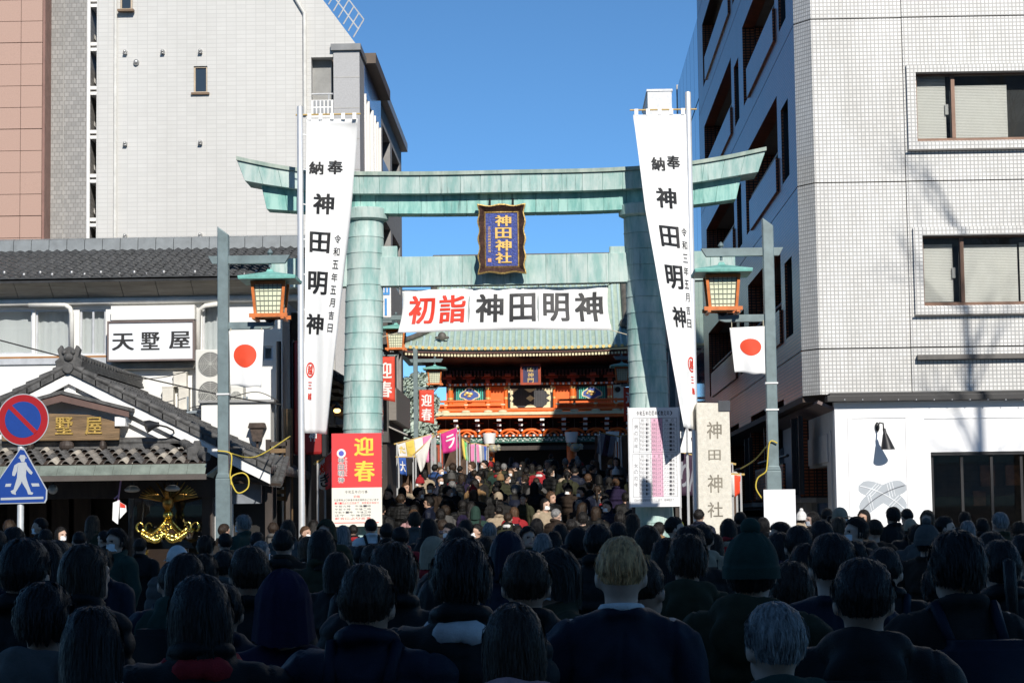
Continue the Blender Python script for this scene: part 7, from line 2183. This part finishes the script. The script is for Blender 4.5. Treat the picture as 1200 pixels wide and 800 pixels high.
def coat_mesh(kind):
    b = MB()
    bulk = {'puffer': 1.16, 'wool': 1.0, 'parka': 1.1, 'suit': .96, 'hood_up': 1.08}[kind]
    lowz = {'puffer': .84, 'wool': .52, 'parka': .74, 'suit': .8, 'hood_up': .78}[kind]
    for s in (-1, 1):
        b.ball((s * .165, -.005, 1.385), .082 * bulk, .085 * bulk, .068 * bulk, 14, 10)
        b.tube([(s * .18, -.005, 1.385), (s * .245, -.02, 1.12), (s * .245, .05, .93)], [.085 * bulk, .07 * bulk, .055 * bulk], 14)
    b.ball((0, -.005, 1.27), .20 * bulk, .145 * bulk, .2, 18, 12)
    b.tube([(0, 0, 1.25), (0, 0, 1.0), (0, 0, lowz)], [.17 * bulk, .165 * bulk, (.18 if kind != 'wool' else .2) * bulk], 20)
    b.tube([(0, -.012, 1.36), (0, -.01, 1.455)], [.115, .082], 16)
    for s in (-1, 1): b.tube([(s * .04, -.01, 1.43), (s * .15, -.008, 1.385)], [.06, .07], 10)
    if kind in ('puffer', 'wool'):
        b.tube([(.075 * math.cos(a), -.012 + .08 * math.sin(a), 1.478 + .018 * math.sin(a + math.pi)) for a in np.linspace(0, 2 * math.pi, 18)[:-1]], .03 if kind == 'puffer' else .022, 8, closed=True)
    if kind == 'suit':
        b.tube([(.07 * math.cos(a), -.012 + .075 * math.sin(a), 1.455 + .012 * math.sin(a + math.pi)) for a in np.linspace(0, 2 * math.pi, 18)[:-1]], .017, 8, closed=True)
    if kind == 'parka':
        b.tube([(.10 * math.cos(a), -.045 + .09 * math.sin(a), 1.44 + .035 * math.sin(a + math.pi)) for a in np.linspace(0, 2 * math.pi, 18)[:-1]], .042, 8, closed=True)
        b.ball((0, -.15, 1.37), .12, .06, .11, 14, 10)
    me_b = b
    me = remesh(me_b, 'coat', .0145 if kind != 'suit' else .011, 3)
    bm = bmesh.new(); bm.from_mesh(me)
    if kind == 'hood_up':
        pass
    for v in bm.verts:
        c, n_ = v.co.copy(), v.normal
        q = Vector((c.x * 7, c.y * 7, c.z * 4))
        d = .013 * mnoise.noise(q) + .009 * mnoise.noise(q * 2.3 + Vector((3, 1, 2)))
        if abs(c.x) < .008 and c.y < 0 and c.z < 1.42: d -= .007
        if abs(abs(c.x) - .172 * bulk) < .007 and c.z > 1.2: d -= .006      # armhole seam
        if c.y < 0 and abs(c.x) < .17: d += .010 * mnoise.noise(Vector((abs(c.x) * 13 + c.z * 10, 2, c.z * 5)))   # pull lines across the back
        if kind == 'puffer':
            d += .02 * (abs(math.sin(c.z * math.pi / .105 + .5 * mnoise.noise(q * .7))) ** .6 - .6)
        elif kind in ('wool', 'suit'):
            d += .006 * mnoise.noise(Vector((c.x * 16, c.y * 10, c.z * 3)))
        else:
            d += .009 * mnoise.noise(Vector((c.x * 9, c.y * 9, c.z * 11 + 5)))
        v.co = c + n_ * d
        # flat back-to-front below the shoulders: bodies are wider than deep
        if abs(v.co.x) < .19 * bulk + .02 and v.co.z < 1.2: v.co.y *= .86
    bm.to_mesh(me); bm.free()
    me.materials.append(SKIN)
    me.update()
    return me
def hair_mesh(kind):
    """lat-long shell over the skull; rows run from crown to tips, columns leave the face open"""
    prm = {  # side length below ear level, face opening (deg), thickness, clump depth, tip jitter, taper
        'short': (-.02, 82, 1.07, .009, .012, .74), 'cropped': (-.035, 88, 1.03, .003, .004, .80), 'messy': (.0, 74, 1.12, .018, .028, .80), 'bob': (.07, 62, 1.12, .008, .012, .98),
        'long': (.24, 60, 1.10, .010, .03, 1.0), 'tied': (-.015, 82, 1.05, .005, .006, .72), 'beanie': (.0, 0, 1.13, .004, .0, 1.0), 'cap': (-.01, 0, 1.09, .001, 0, 1.0), 'hood': (.05, 58, 1.2, .012, .01, 1.12)}[kind]
    ln, op, th, cl, jit, tp = prm
    nr1, nr2, nc = 14, 10, 56
    seed = sum(map(ord, kind))
    vs = []
    ax, ay, az_ = .082 * th, .100 * th, .108 * th
    cz = 1.603 if kind not in ('beanie', 'cap') else 1.612
    for r in range(nr1 + nr2 + 1):
        t1 = min(r / nr1, 1)
        el = math.pi / 2 * (1 - t1)
        t2 = max(0, (r - nr1) / nr2)
        # opening widens below the hairline
        F = R(op) * max(0, min(1, (t1 - .62) / .2)) if op else 0
        for c in range(nc + 1):
            s = c / nc
            a = F + (2 * math.pi - 2 * F) * s             # angle from +y (face)
            back = .5 - .5 * math.cos(a)
            k = mnoise.noise(Vector((math.sin(a) * 6 + seed, math.cos(a) * 6, el * 1.3))) + .5 * mnoise.noise(Vector((math.sin(a) * 14, math.cos(a) * 14 + seed, el * 2)))
            rad = 1 + cl * 8 * k * .5 * (1 - .3 * (el > 1.2))
            lower = ln * (.45 + .55 * back) + .035 * back * (kind not in ('beanie', 'cap')) + jit * k
            x = ax * rad * math.cos(el) * math.sin(a) * (1 + (tp - 1) * t2)
            y = ay * rad * math.cos(el) * math.cos(a) * (1 + (tp - 1) * t2 * (.5 if ln > .2 else 1))
            if ln > .2: y -= .05 * t2 * back
            z = cz + az_ * rad * math.sin(el) - t2 * (.045 + lower) + .004 * k
            if kind == 'beanie' and t2 > 0: x *= 1.05; y *= 1.05
            vs.append((x, y - .004, z))
    N = nc + 1
    fs = [(r * N + c, (r + 1) * N + c, (r + 1) * N + c + 1, r * N + c + 1) for r in range(nr1 + nr2) for c in range(nc)]
    b = MB(); b.add(vs, fs)
    if kind == 'tied':
        b.tube([(0, -.10, 1.63), (0, -.16, 1.62), (0, -.18, 1.52), (.01, -.165, 1.38), (.0, -.15, 1.3)], [.016, .026, .028, .022, .006], 10)
    if kind == 'beanie':
        b.ball((0, -.005, 1.745), .035, nu=12, nv=8)
    if kind == 'cap':
        vs2 = []
        for j in range(3):
            for i in range(11):
                a = -1.1 + 2.2 * i / 10
                rr = 1 + .75 * (j / 2) * math.cos(a * .9)
                vs2.append((.092 * math.sin(a) * (1 + .1 * j / 2), .108 * math.cos(a) * rr - .004, 1.60 + .012 - .02 * (j / 2)))
        b.add(vs2, [(j * 11 + i, j * 11 + i + 1, (j + 1) * 11 + i + 1, (j + 1) * 11 + i) for j in range(2) for i in range(10)])
    if kind in ('short', 'messy', 'bob', 'long', 'tied', 'cropped'):
        sr = random.Random(seed)                        # loose strands that break the outline
        for _ in range({'cropped': 260, 'short': 420, 'messy': 520, 'bob': 420, 'long': 460, 'tied': 220}[kind]):
            r = sr.randrange(2, nr1 + nr2 - 4); c = sr.randrange(1, nc - 1)
            ids = [min(nr1 + nr2, r + k) * N + c for k in (0, 2, 4 + sr.randrange(0, 3))]
            lift = sr.uniform(.002, .012 if kind in ('messy', 'long') else .007)
            ctr = Vector((0, 0, 1.58))
            pts_ = [Vector(vs[i]) + (Vector(vs[i]) - ctr).normalized() * (lift * w_) for i, w_ in zip(ids, (.3, 1, sr.uniform(.4, 1.6)))]
            side = Vector((pts_[0].y, -pts_[0].x, 0))
            if side.length < 1e-4: continue
            side = side.normalized() * sr.uniform(.0012, .0035)
            sway = side.normalized() * sr.uniform(-.014, .014)
            b.add([pts_[0] - side, pts_[0] + side, pts_[1] - side + sway * .4, pts_[1] + side + sway * .4, pts_[2] + sway + Vector((0, 0, -.006))], [(0, 1, 3, 2), (2, 3, 4)])
    me = b.mesh('hair', (0, 0, 0), (SKIN,), True)
    return me
BODY = [body_mesh(False), body_mesh(True)]
COATS = {k: coat_mesh(k) for k in ('puffer', 'wool', 'parka', 'suit', 'hood_up')}
HAIRS = {k: hair_mesh(k) for k in ('short', 'cropped', 'messy', 'bob', 'long', 'tied', 'beanie', 'cap', 'hood')}
def hairmat(n, c, r=.42): return mat('hair_' + n, c, r, var=.5, scale=60, stretch=(1, 1, .12), bump=.5, bscale=160, spec=.25)
HC = {'black': hairmat('black', (.014, .012, .011)), 'dark brown': hairmat('dark_brown', (.035, .022, .014)), 'brown': hairmat('brown', (.10, .055, .03)), 'grey': hairmat('grey', (.25, .245, .24)), 'white': hairmat('white', (.55, .54, .52)), 'blond': hairmat('blond', (.66, .37, .16), .5)}
def cloth(n, c, r=.8): return mat('cloth_' + n.replace(' ', '_'), c, r, var=.12, scale=18, bump=.25, bscale=220, spec=.18)
CC = {'black': (.007, .007, .007), 'charcoal': (.018, .017, .016), 'navy': (.008, .011, .024), 'dark brown': (.03, .02, .014), 'olive': (.032, .034, .018), 'grey': (.085, .082, .078), 'beige': (.34, .27, .19), 'white': (.66, .65, .63), 'pink': (.42, .24, .24),
      'blue': (.03, .07, .2), 'purple': (.016, .011, .035), 'red': (.3, .02, .025), 'yellow': (.62, .5, .03), 'camel': (.25, .15, .07), 'dark green': (.02, .045, .035)}
CM = {k: cloth(k, v, .55 if k in ('black', 'navy') else .8) for k, v in CC.items()}
# accessories
bm = bmesh.new(); bm.from_mesh(BODY[0])                 # pleated mask: the lower face lifted off the skin
bmesh.ops.delete(bm, geom=[f for f in bm.faces if not (f.calc_center_median().y > .035 and 1.503 < f.calc_center_median().z < 1.570 and abs(f.calc_center_median().x) < .050)], context='FACES')
bm.normal_update()
for _ in range(6): bmesh.ops.smooth_vert(bm, verts=[v for v in bm.verts if not v.is_boundary], factor=.5, use_axis_x=True, use_axis_y=True, use_axis_z=True)
bm.normal_update()
for v in bm.verts: v.co += v.normal * (.009 - .0015 * math.sin(v.co.z * 330))
MASK = bpy.data.meshes.new('face_mask'); bm.to_mesh(MASK); bm.free()
MASK.materials.clear(); MASK.materials.append(WHITE_CLOTH); MASK.polygons.foreach_set('material_index', [0] * len(MASK.polygons)); MASK.polygons.foreach_set('use_smooth', [True] * len(MASK.polygons))
b = MB(); b.tube([(.085 * math.cos(a), -.005 + .095 * math.sin(a), 1.435 + .012 * math.sin(3 * a)) for a in np.linspace(0, 2 * math.pi, 22)[:-1]], [.04 + .008 * math.sin(i * 1.9) for i in range(21)], 10, closed=True); SCARF = b.mesh('scarf', (0, 0, 0), (SKIN,), True)
b = MB(); b.box(-.145, .145, -.30, -.155, .98, 1.37); b.box(-.11, .11, -.345, -.302, 1.0, 1.17)
for s in (-1, 1):
    b.tube([(s * .09, -.16, 1.36), (s * .10, -.06, 1.475), (s * .105, .08, 1.42), (s * .11, .15, 1.25), (s * .14, .1, 1.08), (s * .14, -.14, 1.02)], .02, 6)
PACK_RAW = b
def pack_mesh():
    me = PACK_RAW.mesh('backpack', (0, 0, 0), (SKIN,))
    bm = bmesh.new(); bm.from_mesh(me)
    bmesh.ops.bevel(bm, geom=[e for e in bm.edges if e.calc_length() > .1 and len(e.link_faces) == 2 and e.calc_face_angle(0) > 1.2], offset=.03, segments=3, affect='EDGES')
    bm.to_mesh(me); bm.free(); me.polygons.foreach_set('use_smooth', [True] * len(me.polygons)); return me
PACK = pack_mesh()
b = MB(); b.box(.105, .175, .372, .381, 1.60, 1.75); PHONE = b.mesh('phone', (0, 0, 0), (BLACKMETAL,))

def put(name, me, parent, mats):
    o = link_mesh(name, me, parent)
    for i, m in enumerate(mats):
        o.material_slots[i].link = 'OBJECT'; o.material_slots[i].material = m
    return o
SLOT = ['short', 'messy', 'bob', 'long', 'tied', 'beanie', 'cap', 'hood', 'cropped']
HTXT = {'short': 'short-haired', 'cropped': 'crop-haired', 'messy': 'tousle-haired', 'bob': 'bob-haired', 'long': 'long-haired', 'tied': 'ponytailed', 'beanie': 'beanie-wearing', 'cap': 'cap-wearing', 'hood': 'hooded'}
CTXT = {'puffer': 'puffer jacket', 'wool': 'wool coat', 'parka': 'parka', 'suit': 'tailored jacket', 'hood_up': 'anorak'}
people = []
def person(X, Y, h, turn, hair, hc, coat, cc, extra=(), zone='', skin=None, arm=False, hatc=None):
    sc = h / 1.71
    g = gz(Y) + (.004 if -4 < X < 3.5 and Y > 29.6 or Y < 27 else .121)
    if Y > 36.2: g = gz(Y) + .004
    skin = skin or rnd.choice((SKIN, SKIN, SKIN2))
    me = BODY[1 if arm else 0]
    o = link_mesh('person', me)
    o.location = (X, Y, g); o.rotation_euler = (0, 0, turn); o.scale = (sc * rnd.uniform(.97, 1.05), sc, sc)
    tr = rnd.choice(('black', 'charcoal', 'navy', 'dark brown', 'grey', 'beige'))
    for i, m in enumerate((skin, CM[tr], CM['white'] if coat == 'suit' else CM['charcoal'], EYED, LIP)):
        o.material_slots[i].link = 'OBJECT'; o.material_slots[i].material = m
    put('coat', COATS[coat], o, (CM[cc],))
    if hair == 'hood':
        put('hood', HAIRS['hood'], o, (CM[cc],)); put('hair', HAIRS['short'], o, (HC[hc],))
    elif hair in ('beanie', 'cap'):
        put('hat', HAIRS[hair], o, (CM[hatc or 'charcoal'],)); put('hair', HAIRS['tied' if hair == 'cap' else 'short'], o, (HC[hc],)).scale = (.985, .985, .985)
    else:
        put('hair', HAIRS[hair], o, (HC[hc],))
    if 'scarf' in extra: put('scarf', SCARF, o, (CM[rnd.choice(('grey', 'beige', 'red', 'white', 'camel', 'charcoal'))],))
    if 'backpack' in extra: put('backpack', PACK, o, (CM[rnd.choice(('black', 'charcoal', 'navy', 'olive'))],))
    if 'mask' in extra: put('face_mask', MASK, o, (WHITE_CLOTH,))
    if 'collar' in extra:
        bb = MB(); bb.tube([(.062 * math.cos(a), -.008 + .066 * math.sin(a), 1.478 + .008 * math.sin(a + math.pi)) for a in np.linspace(0, 2 * math.pi, 20)[:-1]], .017, 8, closed=True)
        put('shirt_collar', bb.mesh('shirt_collar', (0, 0, 0), (WHITE_CLOTH,), True), o, (CM['white'],))
    o['category'] = 'person'; o['group'] = 'people in the crowd'
    hcol = (hatc or 'charcoal') if hair in ('beanie', 'cap') else hc
    head = f'{HTXT[hair]}' if hair == 'hood' else (f'{hcol} {HTXT[hair]}' if hair in ('beanie', 'cap') else f'{hcol} {HTXT[hair]}')
    people.append((o, f'{head} person in {cc} {CTXT[coat]}', zone, X / Y))
    if arm:
        ph = link_mesh('phone', PHONE)
        M = Matrix.Translation((X, Y, g)) @ Matrix.Rotation(turn, 4, 'Z') @ Matrix.Diagonal((*o.scale, 1))
        ph.matrix_world = M
        ph['category'] = 'phone'; ph['group'] = 'phones held up in the crowd'; ph['label'] = 'dark phone held up'
        phones.append((ph, X / Y))
    return o
phones = []
skyline = np.full(1200, 900.0)
def pxpy(X, Y, Zz):
    d = Vector((X, Y, Zz)) - CAM
    w = d.dot(fw)
    return W_PX / 2 + F_PX * d.dot(RT) / w, H_PX / 2 - F_PX * d.dot(UP) / w
def seen(X, Y, h, need):
    g = gz(Y) + (.12 if Y > 27.5 and Y < 36 and not -4 < X < 3.5 else 0)
    cx, ty = pxpy(X, Y, g + h)
    if 150 < cx < 248 and ty < 624 or 800 < cx < 935 and ty < 596: return False       # gaps where the gold shrine, stone pillar and panel show
    hw_, sw = .085 * F_PX / Y, .235 * F_PX / Y
    sy_ = ty + .28 * F_PX / Y
    a, b = int(max(0, cx - hw_)), int(min(1200, cx + hw_ + 1))
    if b - a < 3: return False
    vis = np.clip(skyline[a:b] - ty, 0, .25 * F_PX / Y).mean()
    if vis < need: return False
    xs = np.arange(a, b)
    skyline[a:b] = np.minimum(skyline[a:b], ty + .12 * F_PX / Y * (1 - np.sqrt(np.clip(1 - ((xs - cx) / hw_) ** 2, 0, 1))))
    a, b = int(max(0, cx - sw)), int(min(1200, cx + sw + 1))
    skyline[a:b] = np.minimum(skyline[a:b], sy_)
    return True
def zone_of(Y): return 'front rows' if Y < 9 else 'near crowd' if Y < 16 else 'middle crowd' if Y < 27 else 'before the torii' if Y < 38 else 'between the pillars' if Y < 50 else 'beyond the torii'
# people one can make out singly in the photograph
fixed = [(727, 6.7, 1.665, .0, 'cropped', 'blond', 'suit', 'navy', ('collar',)), (108, 5.6, 1.50, .15, 'long', 'black', 'wool', 'white', ()), (332, 6.6, 1.56, .1, 'hood', 'black', 'hood_up', 'purple', ()),
         (880, 7.2, 1.655, -.25, 'beanie', 'black', 'parka', 'olive', (), 'dark green'), (601, 5.4, 1.50, .1, 'bob', 'dark brown', 'parka', 'pink', ()), (540, 6.2, 1.66, 0, 'messy', 'black', 'puffer', 'black', ('scarf',)),
         (1010, 5.9, 1.60, -.1, 'short', 'black', 'parka', 'black', ('backpack',)), (235, 5.9, 1.57, .2, 'bob', 'black', 'puffer', 'black', ('scarf',)), (430, 6.0, 1.6, -.1, 'short', 'dark brown', 'puffer', 'navy', ('backpack',)), (1120, 6.9, 1.66, .2, 'messy', 'black', 'wool', 'charcoal', ('backpack',)),
         (905, 5.4, 1.5, .3, 'short', 'grey', 'parka', 'dark green', ()), (30, 6.9, 1.68, -.2, 'short', 'black', 'puffer', 'black', ()), (650, 8.6, 1.60, 1.9, 'bob', 'black', 'wool', 'olive', ('mask',)), (795, 31.5, 1.72, .1, 'cap', 'black', 'parka', 'yellow', (), 'yellow'), (1172, 8.3, 1.62, .0, 'tied', 'black', 'puffer', 'black', ())]
cr = random.Random(21)
plan = []
for f in fixed:
    px, Y, h, tn, ha, hc, co, cc, ex = f[:9]
    plan.append((Y, PX(px, Y, 640), h, tn, ha, hc, co, cc, ex, f[9] if len(f) > 9 else None, False))
def rand_person(Y, X, hlo, hhi):
    ha = cr.choices(SLOT, (33, 19, 15, 12, 4, 8, 5, 2, 4))[0]
    hc = cr.choices(('black', 'dark brown', 'brown', 'grey', 'white'), (58, 24, 7, 8, 2))[0]
    co = cr.choices(('puffer', 'wool', 'parka', 'suit', 'hood_up'), (34, 26, 22, 8, 10))[0]
    wts = (34, 16, 15, 6, 5, 6, 3, 1.2, 1, 3, 1, 1, 0, 3, 3)
    cc = cr.choices(list(CC), wts)[0]
    tn = cr.gauss(0, .28) if cr.random() < .74 else cr.choice((-1, 1)) * cr.uniform(.8, 2.9)
    if Y < 15 and abs(tn) > .7: tn *= .3
    if Y < 15 and hc in ('grey', 'white'): hc = 'black'
    ex = []
    if cr.random() < .2: ex.append('scarf')
    if cr.random() < .22: ex.append('backpack')
    if abs(tn) > .8 and cr.random() < .75: ex.append('mask')
    hatc = cr.choice(('black', 'grey', 'beige', 'white', 'red', 'navy', 'charcoal', 'camel') if Y > 14 else ('black', 'grey', 'navy', 'charcoal', 'dark brown'))
    return (Y, X, cr.uniform(hlo, hhi), tn, ha, hc, co, cc, tuple(ex), hatc, False)
Y = 6.2
while Y < 90:
    if Y < 30: lo, hi = PX(-15, Y, 640), PX(1215, Y, 640)
    elif Y < 34.6: lo, hi = PX(-10, Y, 620), PX(1210, Y, 620)
    elif Y < 38.3: lo, hi = -4.6, 4.8
    elif Y < 41.5: lo, hi = -2.75, .8
    elif Y < 60: lo, hi = -3.6, 3.2
    else: lo, hi = -3.4, 2.4
    sp = .68 if Y < 30 else .60 if Y < 41 else .50 if Y < 64 else .8
    x = lo + cr.uniform(0, sp)
    while x < hi:
        yy = Y + cr.uniform(-.28, .28); xx = x + cr.uniform(-.12, .12)
        ok = True
        for cx_, cy_, rr_ in ((LX, 33, .4), (RX, 33, .45), (PX(23, 17, 560), 17, .3), (PX(352, 38.5), 38.5, .35), (PX(811, 38.5), 38.5, .35), (PX(837, 38.8), 38.8, .75), (PX(418, 39.4), 39.4, .8), (PX(767, 39.4), 39.4, .8), (tb.x, tb.y, .5), (mc, 35, 1.2)):
            if (xx - cx_) ** 2 + (yy - cy_) ** 2 < rr_ ** 2: ok = False
        if ok and not any((xx - q[1]) ** 2 + (yy - q[0]) ** 2 < .2 for q in plan):
            hl, hh_ = (1.46, 1.66) if yy < 12 else (1.5, 1.72) if yy < 22 else (1.54, 1.78) if yy < 42 else (1.62, 1.84)
            plan.append(rand_person(yy, xx, hl, hh_))
        x += sp * cr.uniform(.9, 1.35)
    Y += .8 if Y < 12 else 1.5 if Y < 30 else 1.7 if Y < 42 else 1.9 if Y < 64 else 3.5
plan.sort(key=lambda q: q[0])
nfix = {(q[0], q[1]) for q in plan if q[8] is not None and any(abs(q[0] - f[1]) < 1e-9 for f in fixed)}
for q in plan:
    Yq, Xq, h, tn, ha, hc, co, cc, ex, hatc, arm = q
    if seen(Xq, Yq, h, 2 if (Yq, Xq) in nfix else (4 if Yq > 40 else 13)):
        person(Xq, Yq, h, tn, ha, hc, co, cc, ex, zone_of(Yq), SKIN2 if hc == 'blond' else None, arm, hatc if ha in ('beanie', 'cap') else None)
ORD = ['leftmost', 'second', 'third', 'fourth', 'fifth', 'sixth', 'seventh', 'eighth', 'ninth', 'tenth', 'eleventh', 'twelfth', 'thirteenth', 'fourteenth', 'fifteenth', 'sixteenth']
grp = {}
for q in people: grp.setdefault((q[1], q[2]), []).append(q)
for (d, z), qs in grp.items():
    qs.sort(key=lambda q: q[3])
    for i, q in enumerate(qs):
        q[0]['label'] = f'{d}, {z}' if len(qs) == 1 else f'{d}, {ORD[i]}{" such" if not i else " such from left"}, {z}'
phones.sort(key=lambda q: q[1])
for i, (ph, _) in enumerate(phones):
    ph['label'] = f'dark phone held up, {ORD[min(i, 15)]} from left in the crowd' if i else 'dark phone held up, leftmost in the crowd'
print('PEOPLE', len(people), len(phones))
